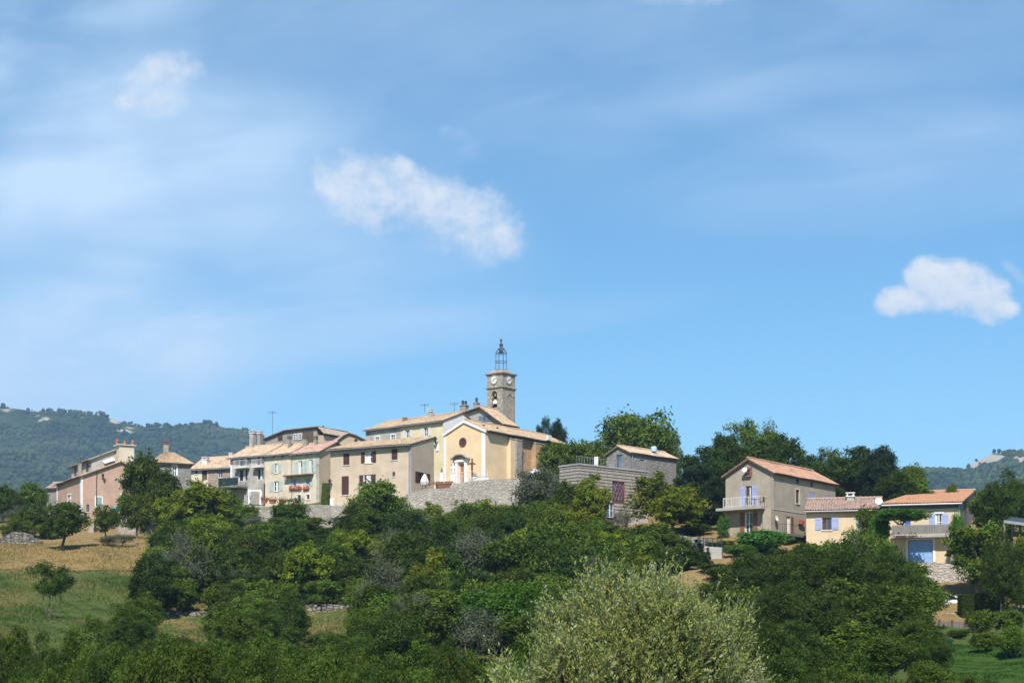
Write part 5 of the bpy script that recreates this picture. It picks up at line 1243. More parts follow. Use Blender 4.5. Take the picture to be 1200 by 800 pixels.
# ---- slatted grey building, stone barn
def slatted_building():
    s = House('building', 'flat roofed grey building clad in horizontal boards behind the bright acacia', 'building', 656.5, 678.4, 133, -48, 14.0, 'R')
    s.depth(759, 'R'); H = s.h(544.3, s.W)
    r1 = s.rect('right', *R5(456, 446, 524, 552)); r2 = s.rect('right', *R5(428, 562, 468, 640))
    wd = s.opening('right', 0, 0, 0, 0, raw=r1, frame='red_brown_paint', pane='blue_glass', mull=1, bars=2, sill=None)
    la = MB(); t0, t1, c0, c1 = r1
    for k in range(5):
        for sg in (-1, 1):
            a = t0 + (t1 - t0) * k / 4; la.tube([s.m('right', a, c0, -.03 - .01 * sg), s.m('right', min(max(a + sg * (t1 - t0) * .5, t0), t1), c1, -.03 - .01 * sg)], .035, 4)
    la.build('lattice', MAT['brick_red'], wd)
    s.opening('right', 0, 0, 0, 0, raw=r2, frame='white_paint', pane='blue_glass', sill='dark_metal', bars=1, name='window')
    lowt = s.rect('right', *R5(430, 600, 640, 602))[3]
    for f in ('front', 'right', 'left', 'back'): s.wall(f, H - .02, 'dark_wood' if f in ('front', 'right') else 'concrete', base=-2)
    for face, L in (('front', s.W), ('right', s.D)):
        mb = MB(); n = int((H - lowt) / .36)
        for k in range(n + 1):
            z = lowt + k * .36
            segs = [(0.0 if face == 'right' else -.06, L)]
            for a, b, c, d in s.holes[face]:
                if z + .27 > c and z < d: segs = [q for sgm in segs for q in ((sgm[0], a), (b, sgm[1])) if q[1] - q[0] > .05]
            for a, b in segs: s.bx(mb, face, a, b, z, min(z + .27, H - .05), -.06, -.003)
        mb.build('boards', MAT['board_wood'], s.root)
        lw = MB()
        segs = [(0, L)]
        for a, b, c, d in s.holes[face]:
            if c < lowt: segs = [q for sgm in segs for q in ((sgm[0], a - .1), (b + .1, sgm[1])) if q[1] - q[0] > .05]
        for a, b in segs: s.bx(lw, face, a, b, -2, lowt - .1, -.045, -.003)
        lw.build('lower_wall', MAT['pale_grey_plaster'], s.root)
    s.block('parapet', 'concrete', -.15, s.W + .15, -.15, s.D + .15, H - .02, H + .16)
    mb = MB(); n = 26
    for k in range(n + 1): mb.tube([s.m('right', s.D * k / n, H + .16, .4), s.m('right', s.D * k / n, H + 1.0, .4)], .018, 4)
    mb.tube([s.m('right', 0, H + 1.0, .4), s.m('right', s.D, H + 1.0, .4)], .03, 5); mb.build('railing', MAT['zinc'], s.root)
    mb = MB(); c = s.m('right', s.pick('right', 706, 550)[0], H + .16, 1.0); mb.box(c + Z3 * .55, (.22, .22, .55)); mb.build('white_wall_block', MAT['white_paint'], s.root)  # white block standing for the barn's white left wall above the roof edge
slatted_building()

def barn():
    s = House('barn', 'small grey stone barn with an open loft door behind the slatted building', 'barn', 711, 739, 152, -44, 19.5, 'R')
    s.depth(792.5, 'R'); H = s.h(530.2, s.W); ap = s.W * .50; rz = s.h(523.4, ap)
    s.opening('front', *R5(482, 294, 514, 372), frame='dark_wood', pane='blue_glass', flush=False, sill=None, mull=0, bars=0)
    r = s.rect('right', *R5(612, 320, 632, 362)); s.opening('right', 0, 0, 0, 0, raw=r, frame='grey_wood', door='board_wood', sill=None)
    s.wall('front', H, 'grey_stone', [(ap, rz)]); s.wall('back', H, 'grey_stone', [(ap, rz)]); s.wall('right', H, 'grey_stone'); s.wall('left', H, 'white_plaster')
    gable_v(s, H + .1, H + .1, rz + .1, ap, 'pale_tiles', ov=.3)
    s.pipe('right', .25, 0, H, r=.05)
    mb = MB(); c = s.w(ap + .8, s.D * .66, rz + .1); mb.lathe(c, [(.4, -.2), (.4, .3), (.3, .45), (.02, .5)], 12); mb.build('roof_tank', MAT['pale_blue_paint'], s.root)
barn()

# ---- houses on the right
def grey_gable_house():
    s = House('house', 'tall grey rendered house with red roof, gable balcony and lilac shutters', 'house', 850.3, 906.2, 118, -37.5, 11.7, 'R')
    s.depth(979, 'R'); H = s.h(553.5, s.W); ap = s.W * .5; rz = s.h(538.6, ap)
    o = lambda *r, **k: s.opening('front', *R6(*r), **k); p = lambda *r, **k: s.opening('right', *R6(*r), **k); L = 'lilac_paint'
    o(270, 346, 305, 460, frame='brown_wood', shutters=L, sill=None, pane='glass', curtain=(.5, .75), leaf=1.6)
    o(272, 244, 300, 288, frame='brick_red', flush=True, mull=0, bars=1, surround='brick_red', sill='brick_red')
    o(263, 500, 312, 632, frame='white_paint', sill=None, pane='glass', shutters='brown_wood', leaf=1.0, curtain=(.0, .2))
    p(564, 300, 582, 332, frame='dark_wood', mull=0, bars=0, sill=None); p(650, 322, 663, 350, frame='dark_wood', mull=0, bars=0, sill=None)
    p(562, 368, 583, 448, frame='dark_wood', mull=0, bars=0, surround='sand_plaster'); p(640, 384, 676, 452, frame=L, shutters=L, state='closed'); p(730, 402, 762, 460, frame=L, shutters=L, state='closed')
    p(508, 524, 532, 630, frame='white_paint', sill=None, curtain=(.4, .9), shutters='brown_wood', sides='right', leaf=1.2)
    s.shell(H, {'all': 'house_grey_render'}, {'front': [(ap, rz)], 'back': [(ap, rz)]})
    gable_v(s, H + .1, H + .1, rz + .1, ap, 'red_tiles', ov=.35, ovF=.3)
    # front balcony
    t0 = s.pick('front', 846.5, 594)[0]; t1 = s.pick('front', 899.5, 594)[0]; c = s.pick('front', 880, 594.5)[1]
    b, g = s.slab('front', 0, 0, 0, .26, 1.3, 'concrete', raw=(t0, t1, 0, c)); s.railing('front', (t0 + .8, t1 - .05, c, 1.3), .95, 'off_white', b, 22)
    mb = MB(); s.bx(mb, 'front', s.W - .95, s.W - .003, -2, c - .2, -.45, -.003); mb.build('buttress', MAT['house_grey_render'], s.root)
    tb = MB(); q = s.m('front', s.pick('front', 889, 590)[0], c, -.75); tb.box(q + Z3 * .72, (.4, .3, .025), s.u, s.v); tb.tube([q, q + Z3 * .7], .05, 6); tb.tube([q - s.u * .3, q + s.u * .3], .04, 6)
    th = empty('garden_table', q, 'small dark table on the gable balcony of the tall grey house', 'table'); 
    tb2 = MB(); tb2.box(q + Z3 * .72, (.4, .3, .025), s.u, s.v); tb2.build('table_top', MAT['red_brown_paint'], th); tb3 = MB(); tb3.tube([q + Z3 * .01, q + Z3 * .69], .05, 6); tb3.tube([q - s.u * .3 + Z3 * .03, q + s.u * .3 + Z3 * .03], .03, 6); tb3.build('leg', MAT['dark_metal'], th)
    for k, du in enumerate((-.75, .75)):
        c_ = q + s.u * du; ch = empty('garden_chair', c_, 'dark folding chair %s of the balcony table on the grey house' % ('left', 'right')[k], 'chair', 'chairs on the gable balcony')
        m1 = MB(); m1.box(c_ + Z3 * .45, (.22, .22, .02), s.u, s.v); m1.build('seat', MAT['red_brown_paint'], ch); m1 = MB(); m1.box(c_ + s.u * (.22 if k else -.22) + Z3 * .7, (.02, .2, .22), s.u, s.v); m1.build('backrest', MAT['red_brown_paint'], ch)
        for i in (-1, 1):
            for j in (-1, 1): m1 = MB(); m1.tube([c_ + s.u * .2 * i + s.v * .2 * j, c_ + s.u * .18 * i + s.v * .18 * j + Z3 * .44], .015, 5); m1.build('leg', MAT['dark_metal'], ch)
    # side terrace and plaster band
    a = s.pick('right', 907.5, 626)[0]; e = s.pick('right', 944.5, 628)[0]; c = s.pick('right', 925, 627)[1]; e = max(e, a + 4)
    b, g = s.slab('right', 0, 0, 0, .22, 1.2, 'dark_concrete', raw=(max(a, .1), min(e, s.D), 0, c)); s.railing('right', g, .9, 'iron', b, 16, r=.014)
    a, ca = s.pick('right', 908, 595.5); e, ce = s.pick('right', 943, 603.5); mb = MB(); s.bx(mb, 'right', .02, min(e, s.D), ca - .12, ca + .02, -.04, -.003); mb.build('plaster_band', MAT['pale_grey_plaster'], s.root)
    t, c = s.pick('right', 937.5, 612.5); bx = MB(); s.bx(bx, 'right', t - .5, t + .5, c - .15, c, -.3, -.05); q = bx.build('flower_box', MAT['terracotta'], s.root); rr = random.Random(5); fl = MB()
    for k in range(30):
        pp = s.m('right', t + rr.uniform(-.55, .55), c + rr.uniform(-.15, .25), -.18 + rr.uniform(-.14, .1)); ee = rr.uniform(.05, .09); fl.lathe(pp, [(.01, -ee), (ee, 0), (.01, ee)], 5)
    tag(fl.build('flowers', MAT['red_bloom'], q), kind='stuff')
    dish(s, 'right', 907.5, 607.5, .3, d=-.25); dish(s, 'front', 875.6, 551, .27, d=-.5)
    mb = MB(); mb.tube([s.w(ap * .45, s.D * .3, H + .3), s.w(ap * .45, s.D * .3, s.h(540, ap * .45, s.D * .3))], .09, 8); mb.build('flue', MAT['zinc'], s.root)
    s.pipe('front', s.W - .12, c, H, r=.045)
    return s
GG = grey_gable_house()

def yellow_right():
    s = House('house', 'low sand yellow house with lilac shutters joined to the stone house on the right', 'house', 944.8, 1030.5, 114.5, -14, 8.7, 'R')
    s.D = 7.5; H = s.h(595.4, s.W); bR = 3.8; rd = s.h(585.0, s.W * .6, bR)
    o = lambda *r, **k: s.opening('front', *R7(*r), **k)
    o(186, 284, 234, 346, frame='brown_wood', shutters='lilac_paint', pane='glass', leaf=1.4, bars=0); o(358, 276, 416, 346, frame='pale_blue_paint', shutters='pale_blue_paint', state='closed')
    o(318, 418, 372, 490, frame='white_paint', curtain=(.2, .8))
    s.shell(H, {'all': 'sand_plaster'}, {'left': [(bR, rd)], 'right': [(bR, rd)]})
    gable_u(s, H + .05, rd + .05, bR, 'mauve_tiles', ovF=.45, ovS=.2, gutter='zinc', seed=9)
    a, _ = s.pick('front', 995, 590); chimney(s, a, 3.3, H, s.h(582, a, 3.3), .36, .32, 'concrete', 'off_white')
    return s
YR = yellow_right()

def stone_right():
    s = House('house', 'stone house with orange tiled roof, grey balcony and blue garage door', 'house', 1032, 1125.2, 111.5, -17, 8.6, 'R')
    s.depth(1150.5, 'R'); H = s.h(588.6, s.W); bR = s.D * .5; rd = s.h(574.6, s.W, bR)
    o = lambda *r, **k: s.opening('front', *R7(*r), **k); B = 'lilac_paint'
    o(755, 264, 790, 348, frame='white_paint', shutters=B, sill=None, leaf=1.7, lintel='white_plaster', curtain=(.05, .3)); o(600, 274, 630, 345, frame='blue_paint', shutters='blue_paint', sill=None, state='closed')
    r = s.rect('front', *R7(618, 396, 742, 508)); t0, t1, c0, c1 = r; c0 = max(c0, -.0)
    s.holes['front'].append((t0, t1, c0, c1))
    s.shell(H, {'all': 'house_grey_render', 'front': 'sand_plaster', 'right': 'grey_stone'}, {'left': [(bR, rd)], 'right': [(bR, rd)]}, base=-3)
    cm = c0 + (c1 - c0) * .52
    cm = c0 + .02; gd = MB(); s.bx(gd, 'front', t0 + .05, t1 - .05, cm, c1 - .03, .08, .14)
    for k in range(5): s.bx(gd, 'front', t0 + .05, t1 - .05, cm + (c1 - cm) * k / 5, cm + (c1 - cm) * k / 5 + .03, .06, .09)
    g0 = gd.build('garage_door', MAT['sky_blue_paint'], s.root)
    gl = MB(); c1, cm_ = c1, 0
    for k in range(4): x = t0 + .05 + (t1 - t0 - .1) * (k + .5) / 4; s.bx(gl, 'front', x - .02, x + .02, c0 + .03, c1 - .05, .05, .085)
    gl.build('seams', MAT['sky_blue_paint'], g0)
    su = MB()
    for a, b, c, d in ((t0 - .22, t0 - .004, c0, c1), (t1 + .004, t1 + .22, c0, c1), (t0 - .22, t1 + .22, c1 + .004, c1 + .25)): s.bx(su, 'front', a, b, c, d, -.05, .04)
    su.build('surround', MAT['white_plaster'], g0)
    gable_u(s, H + .05, rd + .05, bR, 'orange_tiles', ovF=.55, ovS=.18, gutter='off_white', seed=13, under='dark_wood')
    mb = MB(); s.bx(mb, 'front', .02, s.W - .05, H - .5, H - .03, -.06, -.003); mb.build('eave_board', MAT['dark_concrete'], s.root)
    ta = s.pick('front', 1046, 626)[0]; tb = s.pick('front', 1114, 626)[0]; c = s.pick('front', 1080, 627.5)[1]
    b, g = s.slab('front', 0, 0, 0, .22, 1.15, 'concrete', raw=(ta, tb, 0, c)); s.railing('front', g, .95, 'zinc', b, 24, panel='grey_wood')
    for t in (ta + .1, tb - .1):
        mb = MB(); mb.tube([s.m('front', t, -1, -1.05), s.m('front', t, c - .22, -1.05)], .09, 6); mb.build('post', MAT['concrete'], b)
    dish(s, 'front', 1030.5, 588, .36, d=-.7)
    s.pipe('front', s.W - .1, 0, H, r=.05)
    return s
SR = stone_right()
# ------------------------------------------------------------------ terraces and retaining walls
def retaining_wall(label, pts, thick, drop, mat, name='retaining_wall', coping=None, back=None, cat='wall', wob=.0, fill=True):
    """pts: picture column, row of the wall's top edge, distance; the wall runs down into the ground.
    back: depth of the filled terrace behind it (paved on top)"""
    q = [P(*p) for p in pts]; root = empty(name, (q[len(q) // 2].x, q[len(q) // 2].y, gz(q[len(q) // 2].x, q[len(q) // 2].y)), label, cat)
    rng = random.Random(len(label)); mb = MB(); tops = []
    fine = []
    for a, b in zip(q[:-1], q[1:]):
        n = max(1, int((b - a).length / .8))
        for k in range(n): fine.append(a.lerp(b, k / n) + Z3 * rng.uniform(-wob, wob))
    fine.append(q[-1]); drp = drop
    def off(i):
        a, b = fine[max(i - 1, 0)], fine[min(i + 1, len(fine) - 1)]; d = b - a; d.z = 0; d.normalize(); return Vector((-d.y, d.x, 0))
    for i in range(len(fine) - 1):
        a, b = fine[i], fine[i + 1]; na, nb = off(i) * thick, off(i + 1) * thick; ba = off(i) * (-.10 * drp * .5); bb = off(i + 1) * (-.10 * drp * .5); Dn = Z3 * drp
        mb.poly([a - Dn + ba, b - Dn + bb, b, a]); mb.poly([a, b, b + nb, a + na]); mb.poly([b - Dn + nb, a - Dn + na, a + na, b + nb])
    a, n0 = fine[0], off(0); mb.poly([a, a + n0 * thick, a + n0 * thick - Z3 * drp, a - Z3 * drp + n0 * (-.05 * drp)])
    a, n0 = fine[-1], off(len(fine) - 1); mb.poly([a, a - Z3 * drp + n0 * (-.05 * drp), a + n0 * thick - Z3 * drp, a + n0 * thick])
    mb.build('masonry', MAT[mat], root)
    if coping:
        cp = MB()
        for i in range(len(fine) - 1):
            a, b = fine[i] + Z3 * .004, fine[i + 1] + Z3 * .004; na, nb = off(i), off(i + 1)
            cp.hexa([a - na * .06, b - nb * .06, b + nb * (thick + .04), a + na * (thick + .04)], [a - na * .06 + Z3 * .12, b - nb * .06 + Z3 * .12, b + nb * (thick + .04) + Z3 * .12, a + na * (thick + .04) + Z3 * .12])
        cp.build('coping', MAT[coping], root)
    if back:
        pv = MB(); 
        for i in range(len(fine) - 1):
            a, b = fine[i] - Z3 * .25, fine[i + 1] - Z3 * .25; na, nb = off(i), off(i + 1)
            pv.hexa([a + na * (thick + .004) - Z3 * drp, b + nb * (thick + .004) - Z3 * drp, b + nb * back - Z3 * drp, a + na * back - Z3 * drp], [a + na * (thick + .004), b + nb * (thick + .004), b + nb * back, a + na * back])
        pv.build('terrace_paving', MAT['paving'], root)
    return root
retaining_wall('high pale stone wall holding up the church terrace', [(478, 578.5, 146), (491, 574, 146.5), (508, 572.5, 147), (530, 571.5, 148), (532, 566.5, 148.1), (552, 563.5, 149), (580, 561, 150.5), (620, 560, 152), (664, 561, 154)], .6, 7.5, 'terrace_stone', back=17, wob=.03)
retaining_wall('lower stone wall below the beige house with brown shutters', [(354, 596, 158), (363, 591, 152), (388, 591.5, 149), (425, 593, 147.2), (470, 594, 145.2), (482, 592, 144.6)], .6, 6, 'terrace_stone', back=9, wob=.04)
retaining_wall('rough stone garden wall below the flower pots of the balcony row', [(262, 598, 160.5), (280, 597, 160), (300, 596.5, 159), (322, 596.5, 158.5), (352, 597, 157)], .5, 4.5, 'rubble_stone', back=13, wob=.05, coping='concrete')
retaining_wall('pale low stone wall along the top of the dry meadow', [(118, 638, 141), (150, 636.5, 141), (172, 637, 140), (196, 639, 139)], .5, 1.6, 'dry_stone', name='dry_stone_wall', wob=.12)
retaining_wall('tumbled pale stone wall at the left end of the meadow', [(-6, 634, 143), (8, 628, 143), (16, 622, 143), (26, 624, 143), (36, 632, 142.5), (44, 634, 142)], .9, 1.8, 'dry_stone', name='dry_stone_wall', wob=.22)
retaining_wall('dark dry stone terrace wall between the trees in the middle of the slope', [(360, 707, 107), (382, 708, 107), (405, 707.5, 107), (430, 708, 107), (470, 710, 106.5), (520, 711, 106)], .6, 3.0, 'dry_stone', name='dry_stone_wall', wob=.12)
retaining_wall('dry stone terrace wall right of the dark round tree on the meadow edge', [(178, 716, 106), (198, 715, 106), (220, 715, 106), (238, 717, 106), (300, 718, 105)], .6, 3.0, 'dry_stone', name='dry_stone_wall', wob=.14)
retaining_wall('whitish rubble wall below the blue garage door', [(1062, 660, 109.5), (1085, 659, 108.8), (1112, 660, 108), (1134, 662, 107.4)], .5, 3.2, 'terrace_stone', back=4, wob=.06)
retaining_wall('grey stone block wall under the turquoise parasol by the pink house', [(139, 601, 152), (150, 600, 151.5), (163, 601, 151)], .5, 3.0, 'rubble_stone', back=3, wob=.05)
retaining_wall('stone pier wall in the shade left of the tall grey house', [(797, 628, 114), (812, 629, 113.6), (826, 631, 113.2)], .5, 3, 'grey_stone', wob=.1)
retaining_wall('pale block wall with a green fence on top left of the tall grey house', [(824, 639.5, 111.5), (846, 641, 111)], .35, 3.2, 'concrete', cat='wall')
retaining_wall('low concrete wall edging the bright lawn', [(1098, 756, 79), (1118, 756.5, 78.5), (1140, 757.5, 78)], .35, 1.2, 'concrete')
retaining_wall('pale stone edge below the parked white car', [(1085, 716, 98.5), (1105, 717, 98), (1126, 718, 97.5)], .5, 1.3, 'rubble_stone', wob=.05)

# ------------------------------------------------------------------ things on the terraces
def rail_fence(name, label, pts, h, mat, npost, bars=2, r=.03, panel=None, cat='railing'):
    q = [P(*p) for p in pts]; root = empty(name, q[0], label, cat)
    L = [0.0]
    for a, b in zip(q[:-1], q[1:]): L.append(L[-1] + (b - a).length)
    def at(s):
        for i in range(len(q) - 1):
            if s <= L[i + 1] + 1e-6: return q[i].lerp(q[i + 1], (s - L[i]) / max(L[i + 1] - L[i], 1e-6))
        return q[-1].copy()
    for k in range(npost + 1):
        mb = MB(); p = at(L[-1] * k / npost); mb.tube([p - Z3 * .3, p + Z3 * h], r * 1.5, 6); mb.build('post', MAT[mat], root)
    for b in range(bars):
        mb = MB(); z = h * (b + 1) / bars; mb.tube([at(L[-1] * k / 12) + Z3 * z for k in range(13)], r, 6); mb.build('rail', MAT[mat], root)
    if panel:
        mb = MB(); n = max(6, int(L[-1] / .12))
        for k in range(n): p = at(L[-1] * (k + .5) / n); mb.tube([p + Z3 * .02, p + Z3 * h * .97], .008, 3)
        for k in range(int(h / .12)): mb.tube([at(0) + Z3 * (.1 + k * .12), at(L[-1]) + Z3 * (.1 + k * .12)], .008, 3)
        mb.build('mesh', MAT[panel], root)
    return root
rail_fence('railing', 'pale metal railing along the edge of the church terrace', [(510, 566.5, 148.2), (530, 564, 149), (552, 562, 150), (571, 560.5, 151)], 1.05, 'off_white', 6, 2)
rail_fence('wire_fence', 'green wire fence on the pale block wall beside the tall grey house', [(824, 639, 111.6), (846, 640.6, 111.1)], .75, 'dark_green_paint', 4, 2, panel='dark_green_paint', cat='fence')

def standing(px, py, Y): return P(px, py, Y)
def cross_monument():
    b = standing(553.2, 564, 151.5); r = empty('wayside_cross', b, 'tall brown wooden cross standing on the church terrace', 'cross')
    h = (564 - 537) / 1400 * 151.5; u = Vector((.88, -.35, 0)).normalized(); v = Vector((.35, .88, 0)).normalized()
    mb = MB(); mb.box(b + Z3 * h * .5, (.09, .09, h * .5), u, v); mb.build('shaft', MAT['brown_wood'], r)
    mb = MB(); mb.box(b + Z3 * h * .76, (.46, .095, .085), u, v); mb.build('crossbeam', MAT['brown_wood'], r)
    mb = MB(); mb.box(b + Z3 * .18, (.3, .3, .2), u, v); mb.build('base', MAT['concrete'], r)
    mb = MB(); mb.tube([b + u * .0 + Z3 * h * .80 - v * .1, b + Z3 * h * .5 - v * .1], .055, 5); mb.tube([b - u * .3 + Z3 * h * .8 - v * .1, b + u * .3 + Z3 * h * .8 - v * .1], .035, 5); mb.build('figure', MAT['bronze'], r)
cross_monument()
def war_memorial():
    b = standing(517.5, 568, 150.5); r = empty('obelisk', b, 'small white stone obelisk with a dark tip by the terrace railing', 'monument')
    h = (568 - 547.5) / 1400 * 150.5; mb = MB(); q = lambda w, z: [b + Vector((x * w, y * w, z)) for x, y in ((-1, -1), (1, -1), (1, 1), (-1, 1))]
    mb.hexa(q(.45, 0), q(.45, .3)); mb.build('base', MAT['off_white'], r); mb = MB(); mb.hexa(q(.26, .304), q(.15, h * .72)); mb.build('shaft', MAT['off_white'], r)
    mb = MB(); mb.hexa(q(.16, h * .724), q(.02, h)); mb.build('tip', MAT['dark_metal'], r)
war_memorial()
def statue():
    b = standing(531, 565.5, 151.5); r = empty('statue', b, 'white stone statue on a pedestal left of the church door', 'statue')
    mb = MB(); mb.box(b + Z3 * .55, (.32, .32, .55)); mb.build('pedestal', MAT['off_white'], r)
    mb = MB(); mb.lathe(b + Z3 * 1.1, [(.26, 0), (.24, .3), (.19, .62), (.24, .85), (.22, 1.02), (.08, 1.12), (.08, 1.16), (.13, 1.24), (.13, 1.34), (.05, 1.42)], 14)
    mb.tube([b + Vector((-.2, 0, 2.05)), b + Vector((-.3, -.12, 1.75)), b + Vector((-.08, -.25, 1.72))], [.07, .06, .045], 6); mb.tube([b + Vector((.2, 0, 2.05)), b + Vector((.3, -.12, 1.75)), b + Vector((.08, -.25, 1.72))], [.07, .06, .045], 6); mb.build('figure', MAT['white_plaster'], r, smooth=True)
statue()
def planter(px, py, Y, w, label, bloom, kind='flower_pot', pot='terracotta', h=.45, group=None, seed=0, fh=.55):
    b = standing(px, py, Y); r = empty(kind, b, label, 'flower pot', group); rr = random.Random(seed + int(px * 7))
    mb = MB(); mb.lathe(b, [(w * .6, 0), (w * .85, h), (w * .95, h), (w * .95, h * 1.1), (w * .7, h * 1.1), (w * .65, h * .9)], 12); mb.build('pot', MAT[pot], r)
    mb = MB()
    for k in range(150):
        a = rr.uniform(0, 6.28); q = w * 1.25 * rr.random() ** .5; z = h + fh * rr.random() * (1 - (q / w / 1.5) ** 2); c = b + Vector((math.cos(a) * q, math.sin(a) * q, z)); d = Vector((rr.uniform(-1, 1), rr.uniform(-1, 1), rr.uniform(0, 1))).normalized(); e = d.cross(Vector((.3, .5, .8))).normalized(); s = rr.uniform(.05, .11)
        mb.poly([c - e * s * .5, c + d * s - e * s * .1, c + e * s * .5 + d * s * .5, c - d * s * .3])
    tag(mb.build('flowers' if bloom.endswith('bloom') else 'leaves', MAT[bloom], r), kind='stuff')
planter(310, 589, 160, .55, 'left pot of orange flowers beside the white pergola', 'orange_bloom', group='pots of orange flowers on the garden wall')
planter(319.5, 589.5, 159.8, .62, 'middle pot of orange flowers in front of the cream house', 'orange_bloom', group='pots of orange flowers on the garden wall')
planter(331.5, 590, 159.5, .6, 'right pot of orange flowers under the cream house drainpipe', 'orange_bloom', group='pots of orange flowers on the garden wall')
planter(347, 592, 158.5, .5, 'reddish flower pot below the small ground floor windows of the cream house', 'orange_bloom')
planter(556, 563.5, 151.2, .3, 'dark pot of plants at the foot of the terrace cross', 'oak_leaf', pot='rubber', fh=.8)
planter(353, 591, 160, .4, 'leafy pot plant at the foot of the cream house', 'mid_leaf', pot='white_plaster', fh=.7)

def garden_pergola():
    b = standing(299, 591.5, 160.2); r = empty('pergola', b, 'small white garden arbour beside the stone steps', 'pergola')
    w, h, d = .75, 2.05, .5
    for x in (-w, w):
        for y in (-d, d): mb = MB(); mb.box(b + Vector((x, y, h / 2)), (.07, .07, h / 2)); mb.build('post', MAT['white_paint'], r)
    for k in range(5): mb = MB(); mb.box(b + Vector((-w * 1.15 + w * 2.3 * k / 4, 0, h + .06)), (.04, d * 1.3, .06)); mb.build('slat', MAT['white_paint'], r)
    for y in (-d, d): mb = MB(); mb.box(b + Vector((0, y, h - .12)), (w * 1.2, .04, .09)); mb.build('beam', MAT['white_paint'], r)
garden_pergola()
def steps(px0, py0, px1, py1, Y, n, wdt, label, mat='rubble_stone', inw=True):
    a, b = P(px0, py0, Y), P(px1, py1, Y); r = empty('stone_steps', a, label, 'steps'); d = b - a; run = Vector((d.x, 0, 0))
    for k in range(n):
        z = a.z + d.z * (k + 1) / n; x0 = a + run * (k / n); x1 = a + run * ((k + 1) / n); mb = MB(); v = Vector((0, wdt, 0)); z0 = min(a.z, b.z) - 1.2
        q = [x0, x1, x1 + v, x0 + v]; mb.hexa([Vector((p.x, p.y, z0)) for p in q], [Vector((p.x, p.y, z)) for p in q]); mb.build('step', MAT[mat], r)
steps(286, 581, 309, 566, 164.5, 9, 1.3, 'stone stair climbing to the terrace of the unplastered grey house', 'rubble_stone')
steps(99, 631, 110, 612, 153, 8, 1.4, 'pale stone steps climbing to the pink house', 'concrete')
def parasol(px, py0, py1, Y, label, mat, w=.22, open_=False):
    b = standing(px, py0, Y); h = (py0 - py1) / 1400 * Y; r = empty('parasol', b, label, 'parasol')
    mb = MB(); mb.tube([b, b + Z3 * h], .025, 6); mb.build('pole', MAT['grey_wood'], r)
    mb = MB(); n = 12; base = None
    pr = [(.05, h * .98), (w * .6, h * .78), (w, h * .5), (w * .75, h * .33), (.05, h * .34)]; mb.lathe(b, [(r_, z) for r_, z in reversed(pr)], n)
    for i, v in enumerate(mb.v): mb.v[i] = v + (v - b - Z3 * (v.z - b.z)) * (.25 if i % 2 else -.15)
    mb.build('canopy', MAT[mat], r); mb = MB(); mb.lathe(b, [(.25, 0), (.25, .07), (.06, .1)], 10); mb.build('base', MAT['concrete'], r)
parasol(497.5, 574, 554.5, 147.6, 'folded white parasol in front of the beige house side window', 'cloth_white', .42)
parasol(140.5, 603, 590, 152.3, 'folded turquoise parasol on the block wall by the pink house', 'teal_cloth', .85)
def terrace_shelter():
    r = empty('shelter', P(512, 572.3, 148.6), 'low brown shelter roof at the left end of the church terrace', 'shelter')
    q = [P(495, 567.5, 147.6), P(529, 566.8, 148.7), P(531, 564.5, 150.4), P(499, 565.3, 149.4)]; mb = MB(); mb.hexa(q, [p + Z3 * .12 for p in q]); mb.build('roof', MAT['brown_wood'], r)
    for p in q: mb = MB(); mb.tube([p - Z3 * .7, p], .06, 5); mb.build('post', MAT['dark_wood'], r)
terrace_shelter()
def planter_box(px0, px1, py, Y, h, label, mat):
    a, b = P(px0, py, Y), P(px1, py - .6, Y + .6); d = (b - a); d.z = 0; L = d.length; d.normalize(); n = Vector((-d.y, d.x, 0)); r = empty('planter_box', (a + b) / 2, label, 'planter')
    mb = MB(); m = (a + b) / 2; mb.box(m + Z3 * h / 2, (L / 2, .3, h / 2), d, n); mb.build('box', MAT[mat], r)
    mb = MB(); mb.box(m + Z3 * (h + .03), (L / 2 - .05, .25, .025), d, n); mb.build('soil', MAT['bark'], r)
planter_box(512, 529, 572.6, 148.4, .55, 'brown wooden planter box on the terrace wall under the shelter', 'brown_wood')
planter_box(553, 572, 564.2, 150.6, .55, 'long pale stone trough on the church terrace edge', 'off_white')
def garden_gate():
    b = standing(627, 577, 156.5); r = empty('glass_porch', b, 'small white framed glass porch beside the church side wall', 'porch'); w, h = 1.0, 2.6
    for x in (-w, -w * .3, w * .3, w): mb = MB(); mb.box(b + Vector((x, 0, h / 2)), (.05, .05, h / 2)); mb.build('post', MAT['white_paint'], r)
    mb = MB(); mb.hexa([b + Vector((-w, -.06, h)), b + Vector((w, -.06, h)), b + Vector((w, .8, h)), b + Vector((-w, .8, h))], [b + Vector((-.05, -.06, h + .6)), b + Vector((.05, -.06, h + .6)), b + Vector((.05, .8, h + .6)), b + Vector((-.05, .8, h + .6))]); mb.build('roof', MAT['white_paint'], r)
    mb = MB(); mb.box(b + Vector((0, .05, h / 2)), (w * .98, .012, h / 2)); mb.build('pane', MAT['blue_glass'], r)
garden_gate()

